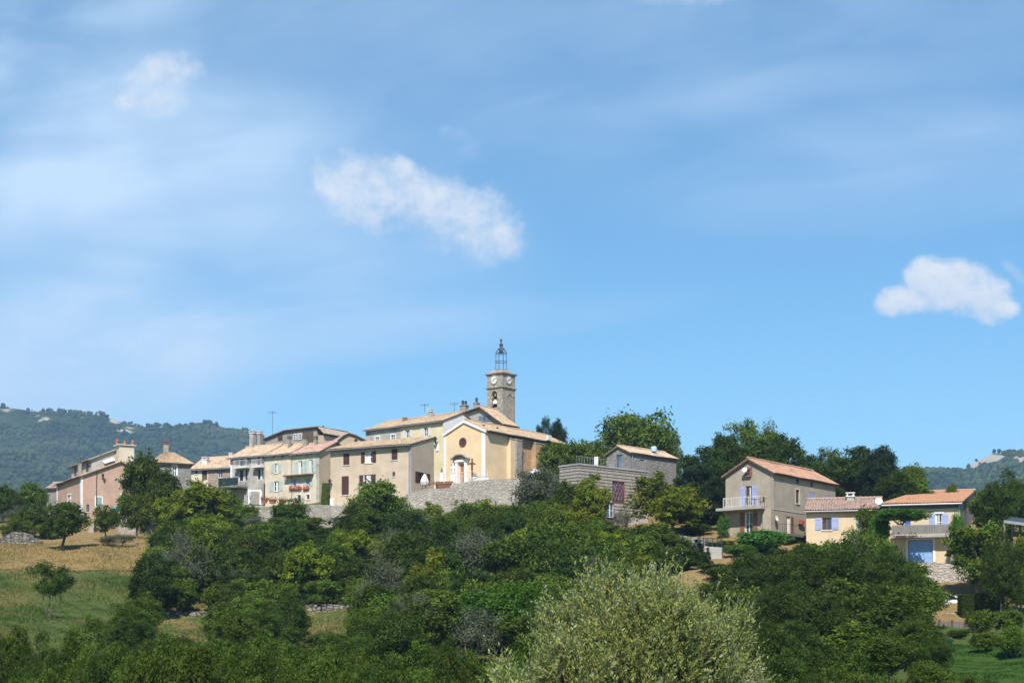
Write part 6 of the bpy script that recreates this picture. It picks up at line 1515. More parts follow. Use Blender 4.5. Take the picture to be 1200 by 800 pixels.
# ------------------------------------------------------------------ car, logs, carport, lawn things
def parked_car():
    Y = 101.5; c = P(1111, 716.0, Y); z = gz(c.x, c.y); c = Vector((c.x, c.y, P(1111, 716.2, Y).z)); th = math.radians(-8); u = Vector((math.cos(th), math.sin(th), 0)); v = Vector((-u.y, u.x, 0))
    r = empty('parked_car', c, 'white hatchback parked on the bank below the rubble wall', 'car'); L, Wd = 3.9, .82
    prof = [(-1.95, .32), (-1.97, .62), (-1.80, .86), (-1.62, 1.02), (-1.25, 1.36), (-.9, 1.44), (.1, 1.43), (.55, 1.30), (1.05, .98), (1.65, .86), (1.92, .70), (1.97, .42), (1.9, .30)]
    def loop(y, k, z_=0): return [c + u * (x * (1 if h < .9 else .985)) + v * (y * (1.0 if h < .95 else .84)) + Z3 * h for x, h in prof]
    mb = MB(); a, b = loop(-Wd, 1), loop(Wd, 1); n = len(prof)
    i0 = len(mb.v); mb.v += a + b; mb.f.append(tuple(range(i0 + n - 1, i0 - 1, -1))); mb.f.append(tuple(range(i0 + n, i0 + 2 * n)))
    for k in range(n): j = (k + 1) % n; mb.f.append((i0 + k, i0 + j, i0 + n + j, i0 + n + k))
    body = mb.build('body', MAT['car_white'], r)
    g = MB()
    for sd in (-1, 1):
        for q in ([(-1.45, 1.02), (-1.15, 1.30), (-.45, 1.34), (-.45, 1.02)], [(-.38, 1.02), (-.38, 1.34), (.08, 1.33), (.45, 1.22), (.85, 1.02)]):
            inn = [c + u * x + v * sd * (Wd * (1.0 - .16 * (h - .95) / .1 if h < 1.05 else .845) + .012) + Z3 * h for x, h in q]; g.poly(inn)
    g.poly([c + u * (.62) - v * .62 + Z3 * 1.29, c + u * .62 + v * .62 + Z3 * 1.29, c + u * 1.03 + v * .66 + Z3 * 1.01, c + u * 1.03 - v * .66 + Z3 * 1.01]); g.build('window', MAT['glass'], r)
    for x in (-1.2, 1.2):
        for sd in (-1, 1):
            w = MB(); w.lathe(c + u * x + v * sd * .66 + Z3 * .31, [(.2, 0), (.31, .0), (.31, .18), (.22, .19)], 18, v * sd); wo = w.build('wheel', MAT['rubber'], r)
            w = MB(); w.lathe(c + u * x + v * sd * .66 + Z3 * .31, [(.2, .186), (.19, .2), (.05, .21)], 12, v * sd); w.build('rim', MAT['zinc'], wo)
    for sd in (-1, 1):
        h = MB(); h.box(c + u * 1.90 + v * sd * .58 + Z3 * .68, (.09, .16, .07), u, v); h.build('headlight', MAT['blue_glass'], r)
        h = MB(); h.box(c - u * 1.88 + v * sd * .66 + Z3 * .8, (.06, .08, .13), u, v); h.build('tail_light', MAT['red_bloom'], r)
    h = MB(); h.box(c + Z3 * .34, (1.96, Wd + .012, .05), u, v); h.build('sill_trim', MAT['rubber'], r)
parked_car()
def carport():
    q = [P(1177, 612, 100), P(1222, 618, 96), P(1232, 613, 106), P(1186, 607.5, 110)]; r = empty('carport', q[0] - Z3 * 3, 'flat dark carport roof with a white edge at the right border', 'carport')
    mb = MB(); mb.hexa(q, [p + Z3 * .16 for p in q]); mb.build('roof', MAT['dark_metal'], r)
    mb = MB(); e = (q[1] - q[0]).normalized(); n = Vector((-e.y, e.x, 0)); mb.hexa([q[0] - n * .05 - Z3 * .02, q[1] - n * .05 - Z3 * .02, q[1] - n * .004 - Z3 * .02, q[0] - n * .004 - Z3 * .02], [p + Z3 * .2 for p in (q[0] - n * .05, q[1] - n * .05, q[1] - n * .004, q[0] - n * .004)]); mb.build('fascia', MAT['off_white'], r)
    for p in q: mb = MB(); mb.tube([Vector((p.x, p.y, gz(p.x, p.y) - .2)), p], .08, 6); mb.build('post', MAT['grey_wood'], r)
carport()
def log_stack():
    b = P(1035, 699, 86.5); z = gz(b.x, b.y); r = empty('log_pile', b, 'stack of cut logs glimpsed through the big dark trees', 'log pile'); rr = random.Random(4)
    for row in range(4):
        for k in range(5 - row % 2):
            c = b + Vector(((k - 2 + .5 * (row % 2)) * .26, 0, row * .23 + .1)); mb = MB(); mb.tube([c, c + Vector((rr.uniform(-.04, .04), .9, 0))], rr.uniform(.10, .13), 9); mb.build('log', MAT['log_wood'], r)
log_stack()
def lawn_things():
    a = P(1098, 727, 92); b = P(1150, 729, 90); r = empty('timber_fence', (a + b) / 2, 'weathered grey timber barrier across the garden below the car', 'fence'); d = (b - a); L = d.length; d.normalize(); n = Vector((-d.y, d.x, 0)).normalized()
    mb = MB(); mb.box((a + b) / 2 - Z3 * .3, (L / 2, .05, .28), d, n, d.cross(n)); mb.build('plank', MAT['grey_wood'], r)
    for k in range(4): p = a + d * L * (k + .2) / 3.4; mb = MB(); mb.box(p - Z3 * .9, (.07, .07, 1.0), d, n); mb.build('post', MAT['dark_wood'], r)
    c = P(1109.5, 770, 75.5); r = empty('garden_bin', c, 'dark green garden bin at the edge of the lawn', 'bin'); h = 1.15
    q = lambda w, z: [c + Vector((x * w, y * w, z)) for x, y in ((-1, -1), (1, -1), (1, 1), (-1, 1))]
    mb = MB(); mb.hexa(q(.24, 0), q(.3, h)); mb.build('body', MAT['bin_green'], r); mb = MB(); mb.hexa(q(.33, h + .003), q(.26, h + .12)); mb.build('lid', MAT['bin_green'], r)
lawn_things()
# ------------------------------------------------------------------ trees, one by one
T = tree
# behind the village
T('evergreen_tree', 637, 485.5, 186, 26, 'left of two small dark conifers right of the bell tower')
T('evergreen_tree', 652, 488.5, 187, 31, 'right of two small dark conifers right of the bell tower')
T('leafy_tree', 665, 510, 166, 76, 'bushy green tree at the far end of the church roof', var=0)
T('leafy_tree', 697, 513, 164, 66, 'rounded green tree between the church and the stone barn', var=2)
T('big_tree', 748, 480.5, 180, 122, 'large spreading tree rising behind the stone barn', var=0)
T('leafy_tree', 785, 497, 186, 34, 'right side companion of the large spreading tree behind the barn', var=1)
T('wood_tree', 826, 521, 152, 66, 'dark tree at the left end of the wood behind the grey gable house')
T('evergreen_tree', 822, 540, 134, 62, 'very dark evergreen just left of the tall grey house')
T('evergreen_tree', 800, 552, 137, 40, 'very dark evergreen behind the bright rounded acacia')
T('evergreen_tree', 838, 556, 131, 36, 'narrow dark evergreen touching the balcony of the tall grey house')
T('wood_tree', 850, 506, 158, 66, 'tall oak in the wood left of the loose topped tree')
T('loose_tree', 882, 483, 172, 84, 'tallest tree of the wood with a loose airy light crown')
T('wood_tree', 884, 512, 160, 80, 'dense oak below the loose topped tree')
T('wood_tree', 922, 507, 156, 62, 'dense dark oak above the red roof of the tall grey house')
T('leafy_tree', 900, 500, 170, 60, 'mid green tree beside the loose topped tree')
T('wood_tree', 948, 530, 150, 46, 'dark tree in the notch of the wood right of the red roof')
T('loose_tree', 972, 523, 160, 60, 'thin topped tree in the wood right of the red roof')
T('wood_tree', 985, 528, 156, 62, 'mid height oak in the wood above the mauve roof')
T('wood_tree', 1012, 519.5, 158, 70, 'leafy oak behind the dish of the stone house')
T('evergreen_tree', 1032, 520, 152, 54, 'dark pointed evergreen above the orange roof')
T('leafy_tree', 1060, 538, 150, 50, 'green tree above the orange roof at the right end of the wood')
T('leafy_tree', 1078, 556, 146, 40, 'small light tree behind the orange ridge')
T('leafy_tree', 1116, 564, 150, 24, 'small round tree top above the end of the orange ridge')
T('wood_tree', 935, 545, 146, 44, 'shaded oak behind the end of the red roof')
T('wood_tree', 965, 556, 142, 50, 'low dark oak behind the sand yellow house')
T('wood_tree', 1050, 552, 144, 60, 'low oak just behind the orange roof')
T('wood_tree', 812, 570, 150, 60, 'dark oak in the gap behind the bright acacia')
T('near_dark_tree', 1181, 548, 122, 78, 'tall dense green tree on the right border above the carport', var=1)
T('leafy_tree', 1160, 568, 126, 56, 'green tree behind the grey stone gable of the right house', var=3)
T('leafy_tree', 1196, 556, 132, 50, 'second tall tree at the right border behind the carport', var=0)
# left background
T('leafy_tree', 38, 562, 172, 40, 'loose tree top left of the pink house against the far hill', var=1)
T('oak_tree', 4, 566, 170, 46, 'dark tree cut by the left border', var=0)
T('grey_shrub', 22, 590, 160, 56, 'greyish thin bush at the left border above the tumbled wall')
T('oak_tree', 42, 587, 150, 42, 'rounded oak left of the meadow oak by the tumbled wall')
T('leafy_tree', 20, 602, 146, 44, 'low green bush above the tumbled wall')
T('bush', 55, 612, 149, 40, 'bush filling under the oaks by the tumbled wall')
T('oak_tree', 76, 584, 137, 66, 'broad oak with a dark trunk and round shade on the dry meadow', var=2)
T('oak_tree', 123, 588, 147, 36, 'small round oak in front of the pink house window', var=1)
T('oak_tree', 172, 519, 152, 70, 'tall dark tree in front of the pink house gable', var=3)
T('oak_tree', 192, 545, 150, 52, 'dark tree right of the tall tree by the pink house', var=0)
T('leafy_tree', 160, 572, 146, 46, 'green bush at the foot of the tall tree by the pink house')
T('acacia_tree', 232, 559, 145, 92, 'broad yellow green tree below the pinkish stone house', var=1)
T('leafy_tree', 262, 568, 147, 58, 'mid green tree below the unplastered grey house', var=2)
T('acacia_tree', 205, 575, 143, 56, 'yellow green bush right of the small round oak')
T('leafy_tree', 282, 586, 145, 44, 'rounded bush in front of the stone garden stair')
T('grey_shrub', 300, 600, 143, 46, 'grey twiggy bush below the garden wall of the balcony row')
T('oak_tree', 342, 582, 145, 50, 'dark bush top in front of the cream house', var=1)
T('leafy_tree', 365, 604, 142, 40, 'green bush beside the lower stone wall')
T('grey_shrub', 140, 624, 138.5, 44, 'purple grey dry hedge on the top edge of the meadow')
T('grey_shrub', 124, 627, 138.8, 26, 'left end of the purple grey dry hedge on the meadow edge')
T('orchard_tree', 60, 650, 95, 58, 'small many stemmed tree standing alone on the meadow')
T('dark_tree', 178, 648, 104, 58, 'dark round bush tree on the right edge of the meadow', var=0)
T('dark_tree', 170, 668, 103, 44, 'dark bush leaning against the round tree on the meadow edge', var=1)
T('grey_shrub', 228, 632, 110, 66, 'greyish open tree with a pale trunk right of the dark round tree')
T('leafy_tree', 208, 660, 109, 50, 'green bush under the greyish open tree')
T('grey_shrub', 276, 664, 112, 62, 'bare grey twiggy shrub in the middle of the left slope')
T('grey_shrub', 300, 690, 107, 50, 'low grey twiggy shrub above the terrace wall')
# below the walls
T('leafy_tree', 806, 652, 105, 44, 'light green bush left of the pale block wall foot', var=2)
T('oak_tree', 772, 650, 104, 58, 'oak bush on the bare bank above the willow', var=1)
T('oak_tree', 838, 672, 102, 46, 'oak bush on the bare bank below the pale block wall', var=3)
T('leafy_tree', 653, 512, 158, 50, 'dense green tree hiding the far corner of the church', var=1)
T('leafy_tree', 682, 511, 157, 62, 'dense rounded green tree above the left end of the slatted building', var=3)
T('oak_tree', 664, 560, 130, 50, 'dark oak hiding the left face of the slatted building', var=0)
T('leafy_tree', 446, 557, 139, 72, 'light green tree in front of the beige house with brown shutters', var=1)
T('leafy_tree', 425, 582, 138, 54, 'lower light green tree left of the beige house tree', var=0)
T('acacia_tree', 497, 584, 138, 54, 'bright bush in front of the church terrace wall', var=0)
T('leafy_tree', 515, 602, 135, 50, 'green bush at the foot of the church terrace wall', var=2)
T('acacia_tree', 560, 579, 137, 74, 'yellow green acacia against the church terrace wall', var=2)
T('leafy_tree', 592, 590, 138, 56, 'green tree right of the acacia at the church terrace wall', var=3)
T('grey_shrub', 636, 538, 141, 84, 'dark grey green open tree in front of the church side wall', var=0)
T('oak_tree', 630, 548, 142, 58, 'dark loose oak in front of the church buttresses', var=2)
T('oak_tree', 655, 545, 143, 40, 'dark oak crown below the small glass porch', var=3)
T('acacia_tree', 696, 551, 128, 60, 'bright yellow green acacia in front of the slatted building', var=1)
T('acacia_tree', 688, 568, 127, 54, 'lower bright acacia at the left of the slatted building', var=2)
T('acacia_tree', 782, 547, 124, 98, 'rounded bright acacia right of the slatted building', var=0)
T('acacia_tree', 786, 572, 122, 84, 'lower bright acacia right of the slatted building window', var=1)
T('grey_shrub', 730, 592, 127, 30, 'thin pale shrub in front of the lower wall of the slatted building')
T('leafy_tree', 765, 610, 113, 90, 'wide light green bush in front of the rounded acacia', var=2)
T('leafy_tree', 722, 622, 112, 66, 'light green bush below the slatted building', var=1)
T('leafy_tree', 700, 640, 108, 60, 'green bush in the middle of the slope below the slatted building', var=0)
T('conifer', 818, 624, 108, 24, 'small dark conifer below the stone pier wall')
T('conifer', 829, 640, 106, 20, 'smaller dark conifer in front of the pale block wall')
T('vine_bush', 895, 619, 113, 72, 'bright green vine mound under the balcony of the tall grey house')
T('vine_bush', 868, 636, 111, 44, 'green vine mound left of the bright vine under the balcony')
T('vine_bush', 848, 602, 119, 16, 'green climber on the left edge of the tall grey house')
T('leafy_tree', 930, 645, 108, 56, 'bush below the side terrace of the tall grey house')
# big dark trees on the lower right
T('near_dark_tree', 880, 644, 92, 84, 'dark green tree left of the big dark group on the lower right', var=0)
T('near_dark_tree', 940, 636, 88, 100, 'broad dark tree in front of the sand yellow house', var=1)
T('near_dark_tree', 1000, 630, 86, 96, 'dark tree at the centre of the big group on the lower right', var=2)
T('loose_tree', 1010, 608, 92, 84, 'open feathery branches rising in front of the sand yellow house')
T('near_dark_tree', 1046, 634, 87, 76, 'dark tree in front of the grey balcony', var=3)
T('near_dark_tree', 1066, 668, 84, 50, 'dark tree at the right end of the big group beside the white car', var=0)
T('near_dark_tree', 905, 680, 78, 90, 'lower dark tree at the left of the lower right group', var=2)
T('near_dark_tree', 965, 690, 76, 96, 'lower dark tree in the middle of the lower right group', var=3)
T('near_dark_tree', 1055, 700, 76, 80, 'lower dark tree above the bright bush on the lower right', var=1)
T('leafy_tree', 1020, 588, 113.2, 34, 'leafy climber hanging over the balcony of the stone house', var=0, base=P(1020, 640, 113).z)
T('vine_bush', 1056, 595, 109.3, 66, 'green pergola vine over the grey balcony', base=P(1052, 612, 109.5).z)
T('near_tree', 1072, 722, 70, 84, 'bush above the low bush beside the lawn corner', var=1)
T('near_dark_tree', 1098, 742, 66, 44, 'dark bush in front of the garden bin', var=2)
T('vine_bush', 1032, 600, 110.5, 30, 'dense end of the pergola vine between the two right houses', base=P(1032, 640, 110.5).z)
T('vine_bush', 1122, 597, 109, 18, 'creeper on the corner of the stone house', base=P(1122, 660, 109).z)
T('leafy_tree', 1148, 607, 103, 92, 'green tree with two leaning dark stems right of the white car', var=3)
T('leafy_tree', 1170, 640, 106, 60, 'green tree behind the leaning stems at the right', var=1)
T('plum_tree', 1196, 648, 97, 40, 'dark purple plum tree at the right border')
T('lawn_shrub', 1152, 733, 73, 34, 'small round tree on the bright lawn', var=0)
T('lawn_shrub', 1186, 728, 71, 42, 'shaggy rounded shrub at the right edge of the lawn', var=1)
T('lawn_shrub', 1172, 740, 74.5, 30, 'dark shrub between the two lawn shrubs', var=0)
T('bush', 1150, 712, 88, 44, 'bush below the clipped hedge')
T('bush', 1182, 708, 86, 44, 'bush under the purple plum tree')
T('dark_bush', 1122, 738, 82, 34, 'dark bush behind the garden bin')
T('bush', 1092, 752, 72, 40, 'small bush beside the garden bin')
# foreground row along the lower edge
row = [('near_tree', 8, 724, 60, 84), ('near_dark_tree', 52, 738, 58, 70), ('near_tree', 100, 716, 59, 78), ('near_tree', 148, 742, 57, 70), ('near_tree', 206, 730, 59, 88), ('near_tree', 262, 738, 57, 84), ('near_tree', 318, 736, 58, 84),
       ('near_tree', 372, 744, 57, 88), ('near_dark_tree', 462, 708, 68, 106), ('near_tree', 424, 750, 58, 70), ('near_dark_tree', 520, 742, 62, 70), ('near_tree', 560, 752, 56, 74), ('near_tree', 618, 732, 60, 76), ('near_dark_tree', 648, 716, 64, 60),
       ('near_dark_tree', 905, 722, 62, 90), ('near_dark_tree', 955, 750, 54, 90), ('near_tree', 1040, 735, 62, 110), ('near_tree', 1090, 768, 55, 90), ('near_tree', 1000, 760, 54, 80), ('near_dark_tree', 900, 765, 52, 70), ('near_tree', 1135, 784, 54, 60)]
lab = ['leafy bush in the bottom left corner', 'darker bush second from the bottom left corner', 'tall leafy bush below the lone meadow tree', 'low bright bush right of the tall leafy bush at the lower edge', 'broad bright bush below the dark round meadow tree',
       'leafy bush at the lower edge under the bare grey shrub', 'leafy bush at the lower edge below the left terrace wall', 'wide bright bush below the middle terrace wall', 'large darker bush right of the middle terrace wall', 'small bright bush at the foot of the large darker bush',
       'dark bush left of the big round tree at the lower edge', 'bright bush below the big round tree', 'bright bush left of the willow foot', 'darker bush between the big round tree and the willow',
       'dark bush right of the willow crown', 'dark bush at the lower edge right of the willow', 'bright green broad bush below the big dark group', 'low bush beside the lawn corner', 'bright bush at the lower edge in front of the dark group', 'dark bush at the foot of the willow on its right side', 'low bush on the lower edge of the lawn']
for k, (r_, l_) in enumerate(zip(row, lab)): T(*r_, l_, var=k)
T('round_tree', 592, 677, 86, 138, 'big dense rounded dark green tree left of the willow', var=0)
T('round_tree', 640, 702, 82, 70, 'smaller rounded tree attached to the big dense round tree', var=1)

# thicket on the slope: same kinds, scattered, kept below the line where walls and houses show
LIM = [(150, 655), (185, 632), (205, 606), (240, 596), (275, 606), (300, 614), (335, 602), (365, 618), (395, 616), (410, 600), (440, 590), (478, 592), (500, 612), (518, 606), (535, 592), (560, 584), (590, 592), (640, 580), (670, 586), (706, 602), (722, 616), (745, 616), (790, 622), (806, 640), (820, 662), (848, 662), (862, 650), (885, 644), (930, 634), (985, 626), (1030, 630), (1060, 655), (1080, 672), (1092, 690), (1100, 715)]
def fill(n, p0, p1, y0, y1, kinds, hr, wr, label, group, seed, gaps=(), lim=True):
    rr = random.Random(seed); placed = []; tries = 0
    while len(placed) < n and tries < n * 60:
        tries += 1; Y = rr.uniform(y0, y1); px = rr.uniform(p0, p1); x = (px - 600) / 1400 * Y; y = Y * KY; w = rr.uniform(*wr); h = rr.uniform(*hr); z = gz(x, y)
        top = HZ - (z + h) / Y * 1400; bot = HZ - z / Y * 1400; wp = w / Y * 1400
        if lim and top < float(np.interp(px, [q[0] for q in LIM], [q[1] for q in LIM])): continue
        if any(a - wp * .5 < px < b + wp * .5 and top < d and bot > c and Y < yy for a, b, c, d, yy in gaps): continue
        if any((x - q[0]) ** 2 + (y - q[1]) ** 2 < (0.33 * (w + q[2])) ** 2 for q in placed): continue
        placed.append((x, y, w)); k = rr.choices([q[0] for q in kinds], [q[1] for q in kinds])[0]
        T(k, px, top, Y, wp, label[k] if isinstance(label, dict) else label, group)
GAPS = [(366, 402, 702, 736, 107), (195, 232, 704, 738, 106), (0, 146, 640, 740, 200)]
KL = lambda where: dict(oak_tree='dark oak in the thicket ' + where, leafy_tree='mid green tree in the thicket ' + where, acacia_tree='yellow green acacia in the thicket ' + where, dark_bush='low dark bush in the thicket ' + where, bush='low green bush in the thicket ' + where, grey_shrub='grey twiggy shrub in the thicket ' + where, dark_tree='blackish green tree in the thicket ' + where)
MIX = [('oak_tree', 3), ('leafy_tree', 3), ('acacia_tree', 1.6), ('dark_bush', .8), ('bush', .8), ('grey_shrub', 1.0), ('dark_tree', 2)]
def skyline(p0, p1, step, yf, kinds, wpx, label, group, seed, dip=12):
    rr = random.Random(seed); px = p0
    while px < p1:
        top = float(np.interp(px, [q[0] for q in LIM], [q[1] for q in LIM])) + rr.uniform(-2, dip); k = rr.choice(kinds)
        T(k, px, top, yf + rr.uniform(-3, 3), rr.uniform(*wpx), label[k], group); px += step * rr.uniform(.75, 1.25)
skyline(190, 480, 9, 139, ['oak_tree', 'leafy_tree', 'acacia_tree', 'grey_shrub', 'dark_tree'], (34, 58), KL('just below the garden walls'), 'thicket just below the garden walls', 31)
skyline(480, 705, 10, 138, ['oak_tree', 'leafy_tree', 'acacia_tree', 'dark_tree', 'leafy_tree'], (40, 64), KL('against the church terrace wall'), 'thicket against the church terrace wall', 32)
skyline(700, 850, 12, 114, ['leafy_tree', 'leafy_tree', 'oak_tree', 'acacia_tree'], (36, 56), KL('below the slatted building and stone pier'), 'thicket below the slatted building', 33)
skyline(856, 1092, 12, 98, ['oak_tree', 'dark_tree', 'leafy_tree', 'dark_tree'], (50, 76), KL('below the two right houses'), 'thicket below the right houses', 34)
fill(80, 185, 480, 109, 141, MIX, (3.0, 6.6), (4.2, 7.4), KL('below the balcony row and beige house'), 'thicket on the left half of the slope', 21, GAPS)
fill(80, 470, 720, 103, 139, MIX, (3.2, 6.8), (4.4, 7.6), KL('below the church terrace wall'), 'thicket below the church', 22, GAPS)
fill(34, 690, 850, 92, 114, MIX, (1.8, 4.4), (3.0, 5.4), KL('below the slatted building'), 'thicket below the slatted building', 23, [(770, 830, 658, 676, 104)])
fill(40, 410, 720, 80, 104, [('dark_tree', 2), ('oak_tree', 3), ('leafy_tree', 2), ('grey_shrub', .7), ('bush', 2)], (3.0, 5.5), (4, 6.8), dict(dark_tree='blackish green tree behind the lower edge bushes', oak_tree='dark oak behind the lower edge bushes', leafy_tree='mid green tree behind the lower edge bushes', grey_shrub='grey shrub behind the lower edge bushes', bush='green bush behind the lower edge bushes'), 'trees behind the lower edge bushes', 24, GAPS)
fill(60, 150, 430, 84, 108, [('oak_tree', 2), ('leafy_tree', 2), ('bush', 3), ('grey_shrub', 1)], (1.8, 3.6), (3.2, 5), dict(oak_tree='oak below the terrace walls on the left', leafy_tree='mid green tree below the terrace walls on the left', bush='green bush below the terrace walls on the left', grey_shrub='grey shrub below the terrace walls on the left'), 'trees below the terrace walls', 25, GAPS)
fill(34, 835, 1078, 74, 100, [('near_dark_tree', 3), ('oak_tree', 2), ('grey_shrub', 1), ('leafy_tree', 2)], (3.0, 5.5), (4, 6), dict(near_dark_tree='dark tree within the big group on the lower right', oak_tree='oak within the big group on the lower right', grey_shrub='grey shrub within the big group on the lower right', leafy_tree='mid green tree within the big group on the lower right'), 'trees of the big dark group', 26, GAPS)
BOT = [(-20, 738), (40, 745), (100, 728), (150, 745), (220, 738), (300, 742), (380, 752), (460, 735), (520, 752), (600, 745), (680, 745), (760, 790), (880, 742), (960, 752), (1040, 752), (1100, 778), (1140, 795), (1200, 800)]
def bottom(n, seed):
    rr = random.Random(seed)
    for k in range(n):
        px = -15 + 1130 * (k + rr.uniform(.2, .8)) / n; Y = rr.uniform(46, 57); lim = float(np.interp(px, [q[0] for q in BOT], [q[1] for q in BOT])); kk = rr.choice(['near_tree', 'near_tree', 'near_dark_tree', 'near_tree'])
        T(kk, px, min(lim + rr.uniform(0, 40), 798), Y, rr.uniform(66, 100), dict(near_tree='bright foreground bush along the very bottom edge', near_dark_tree='dark foreground bush along the very bottom edge')[kk], 'foreground bushes on the bottom edge')
bottom(46, 27)
fill(24, 150, 440, 66, 82, [('near_tree', 3), ('near_dark_tree', 2)], (3.0, 5.0), (3.4, 5.4), dict(near_tree='leafy tree between the terrace walls and the bottom bushes', near_dark_tree='dark tree between the terrace walls and the bottom bushes'), 'trees between the terrace walls and bottom bushes', 41, [(366, 402, 702, 736, 107), (195, 232, 704, 738, 106)])
T('leafy_tree', 1192, 624, 96, 60, 'dense bush in front of the carport at the right border', var=2)
T('near_dark_tree', 1176, 619, 94, 56, 'dark dense tree under the carport roof edge at the right border', var=1)
T('evergreen_tree', 806, 590, 131, 56, 'low dark evergreen in the shade right of the bright acacia')
T('evergreen_tree', 832, 594, 126, 44, 'low dark evergreen beside the climber of the tall grey house')
T('dark_bush', 812, 612, 122, 50, 'dark bush in the shade above the stone pier wall')
T('loose_tree', 1078, 668, 90, 40, 'open branches hanging in front of the rubble wall')

# clipped hedges
def hedge(px0, px1, pyt, Y, label, depth=1.2):
    a, b = P(px0, pyt, Y), P(px1, pyt + .5, Y); m = (a + b) / 2; zg = min(gz(a.x, a.y), gz(b.x, b.y)) - .1; h = m.z - zg; W = (b - a).length; rng = np.random.default_rng(int(px0)); r = empty('hedge', (m.x, m.y, zg), label, 'hedge')
    n = int(1500 * (W * h + W * depth + depth * h)); f = rng.integers(0, 5, n); q = rng.uniform(-1, 1, (n, 3))
    for k, (i, s) in enumerate(((0, -1), (0, 1), (1, -1), (1, 1), (2, 1))): q[f == k, i] = s
    nr = np.zeros((n, 3))
    for k, (i, s) in enumerate(((0, -1), (0, 1), (1, -1), (1, 1), (2, 1))): nr[f == k, i] = s
    p = q * np.array([W / 2, depth / 2, h / 2]) + np.array([0, 0, h / 2]) + rng.normal(0, .05, (n, 3))
    v = leaf_quads(p, nr + rng.normal(0, .5, (n, 3)), .10, .6, rng); me = mesh_np('leaves', v, np.arange(4 * n).reshape(-1, 4), MAT['dark_leaf'])
    at = me.attributes.new('leaf_tone', 'FLOAT', 'FACE'); at.data.foreach_set('value', rng.uniform(0, 1, n).astype(np.float32)); o = bpy.data.objects.new('leaves', me); COL.objects.link(o); o.parent = r
    mb = MB(); c = Vector((m.x, m.y, zg + h * .47)); mb.box(c, (W * .46, depth * .4, h * .46)); mb.build('branches', MAT['bark'], r)
hedge(1125, 1141, 697, 97, 'left clipped dark hedge block by the white car'); hedge(1144, 1174, 696, 96.5, 'right clipped dark hedge block under the leaning tree')
def ivy_column():
    b = P(382, 595, 163); r = empty('ivy_column', b, 'tall clipped column of ivy in the passage beside the beige house', 'climber'); rng = np.random.default_rng(3); h = (595 - 566) / 1400 * 163; n = 2600; a = rng.uniform(0, 6.28, n); z = rng.uniform(0, h, n); R = .62 * (1 - .35 * (z / h) ** 3)
    p = np.stack([np.cos(a) * R, np.sin(a) * R, z], -1) + rng.normal(0, .05, (n, 3)); v = leaf_quads(p, np.stack([np.cos(a), np.sin(a), 0 * a + .3], -1) + rng.normal(0, .5, (n, 3)), .14, .7, rng); me = mesh_np('leaves', v, np.arange(4 * n).reshape(-1, 4), MAT['mid_leaf'])
    at = me.attributes.new('leaf_tone', 'FLOAT', 'FACE'); at.data.foreach_set('value', rng.uniform(0, .7, n).astype(np.float32)); o = bpy.data.objects.new('leaves', me); COL.objects.link(o); o.parent = r
    mb = MB(); mb.tube([b - Z3 * .5, b + Z3 * h * .5, b + Z3 * h * .95], [.4, .36, .2], 8); mb.build('stem', MAT['bark'], r)
ivy_column()

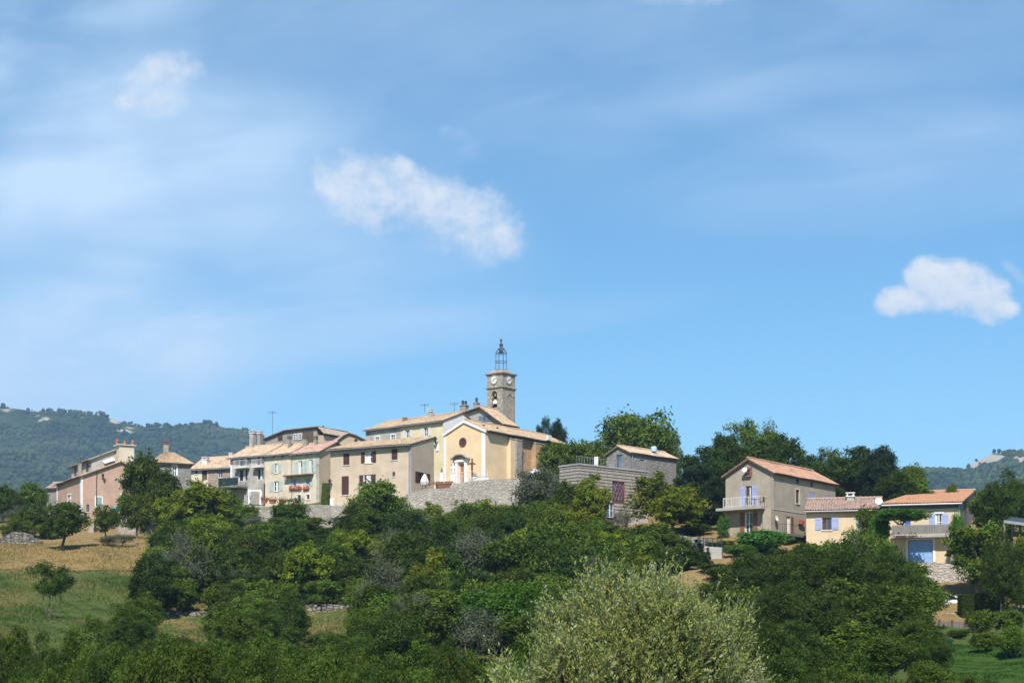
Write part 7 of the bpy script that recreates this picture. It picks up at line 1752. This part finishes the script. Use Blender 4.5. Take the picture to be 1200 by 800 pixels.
# the willow in the foreground: long upright shoots with narrow two toned leaves
def willow(px, pytop, Y, wpx, label, nshoot, seed):
    rng = np.random.default_rng(seed); x, y = (px - 600) / 1400 * Y, Y * KY; zg = gz(x, y) - .1; H = (HZ - pytop) / 1400 * Y - zg; W = wpx / 1400 * Y; r = empty('willow', (x, y, zg), label, 'tree')
    nc = max(5, nshoot // 36); cd = rng.normal(size=(nc, 3)); cd /= np.linalg.norm(cd, axis=1, keepdims=True); cd[:, 2] = np.where(cd[:, 2] < -.4, -cd[:, 2], cd[:, 2])
    cr = rng.uniform(.25, 1.08, nc) ** .6; ci = rng.integers(0, nc, nshoot); d = cd[ci] + rng.normal(0, .10, (nshoot, 3)); d /= np.linalg.norm(d, axis=1, keepdims=True)
    base = d * (cr[ci] * rng.uniform(.86, 1.0, nshoot))[:, None] * np.array([W * .44, W * .36, H * .40]) + np.array([0, 0, H * .52]) + rng.normal(0, .10, (nshoot, 3))
    ax_ = np.arctan2(d[:, 1], d[:, 0]); bil = 1 + .10 * np.sin(3 * ax_ + 4 * d[:, 2] + seed) + .07 * np.sin(7 * ax_ - 5 * d[:, 2])
    base[:, :2] *= bil[:, None]; base[:, 2] += (bil - 1) * H * .35
    dirn = d * .55 + np.array([0, 0, .95]) + rng.normal(0, .28, (nshoot, 3)); dirn /= np.linalg.norm(dirn, axis=1, keepdims=True); L = rng.uniform(.45, 1.05, nshoot)
    lead = rng.random(nshoot) < .09; L[lead] *= 1.7
    per = 22; t = np.tile(np.linspace(.05, 1, per), nshoot); B = np.repeat(base, per, 0); Dn = np.repeat(dirn, per, 0); n = len(t)
    bend = np.repeat(rng.normal(0, .16, (nshoot, 3)), per, 0); p = B + Dn * (t * np.repeat(L, per))[:, None] + bend * (t ** 2)[:, None]
    side = rng.normal(size=(n, 3)); side -= Dn * (side * Dn).sum(1, keepdims=True); side /= np.linalg.norm(side, axis=1, keepdims=True)
    axl = Dn * .75 + side * .75 + np.array([0, 0, .05]); axl /= np.linalg.norm(axl, axis=1, keepdims=True); sz = .175 * (1.1 - .45 * t)
    p = p + axl * sz[:, None] * .5
    nr = np.cross(axl, np.cross(side, Dn)) + rng.normal(0, .6, (n, 3)); nr -= axl * (nr * axl).sum(1, keepdims=True)
    v = leaf_quads(p, nr, sz, .34, rng, axis=axl); me = mesh_np('crown', v, np.arange(4 * n).reshape(-1, 4), MAT['willow_leaf'])
    tone = np.clip(np.repeat(rng.normal(.45, .2, nshoot), per) + rng.normal(0, .15, n), 0, 1); at = me.attributes.new('leaf_tone', 'FLOAT', 'FACE'); at.data.foreach_set('value', tone.astype(np.float32))
    o = bpy.data.objects.new('crown', me); COL.objects.link(o); o.parent = r
    mb = MB(); org = Vector((x, y, zg))
    for k in range(0, nshoot, 3):
        a = Vector(base[k]) + org; q = Vector(dirn[k]); mb.tube([a - q * .25, a + q * L[k] * .9 + Vector(bend[k * per]) * .8], [.006, .003], 3)
    mb.build('shoots', MAT['willow_shoot'], r); mb = MB()
    for k in range(16):
        a = 2 * math.pi * k / 16 + rng.uniform(-.2, .2); R = rng.uniform(.2, .36) * W; e = org + Vector((math.cos(a) * R, math.sin(a) * R, H * rng.uniform(.45, .8))); s = org + Vector((math.cos(a) * .3, math.sin(a) * .3, -.3))
        mb.tube([s, s.lerp(e, .5) + Vector((rng.normal(0, .2), rng.normal(0, .2), H * .08)), e], [.14, .09, .03], 6)
    mb.build('trunk', MAT['bark'], r)
willow(746, 668, 38, 252, 'big pale silvery green willow in the foreground', 6000, 2)
willow(672, 742, 36.5, 116, 'smaller pale willow bush left of the big willow', 1100, 5)
willow(850, 698, 39, 78, 'right shoulder bush of the pale willow', 1100, 8)
willow(600, 775, 36, 60, 'small pale willow sprig at the lower edge', 300, 9)
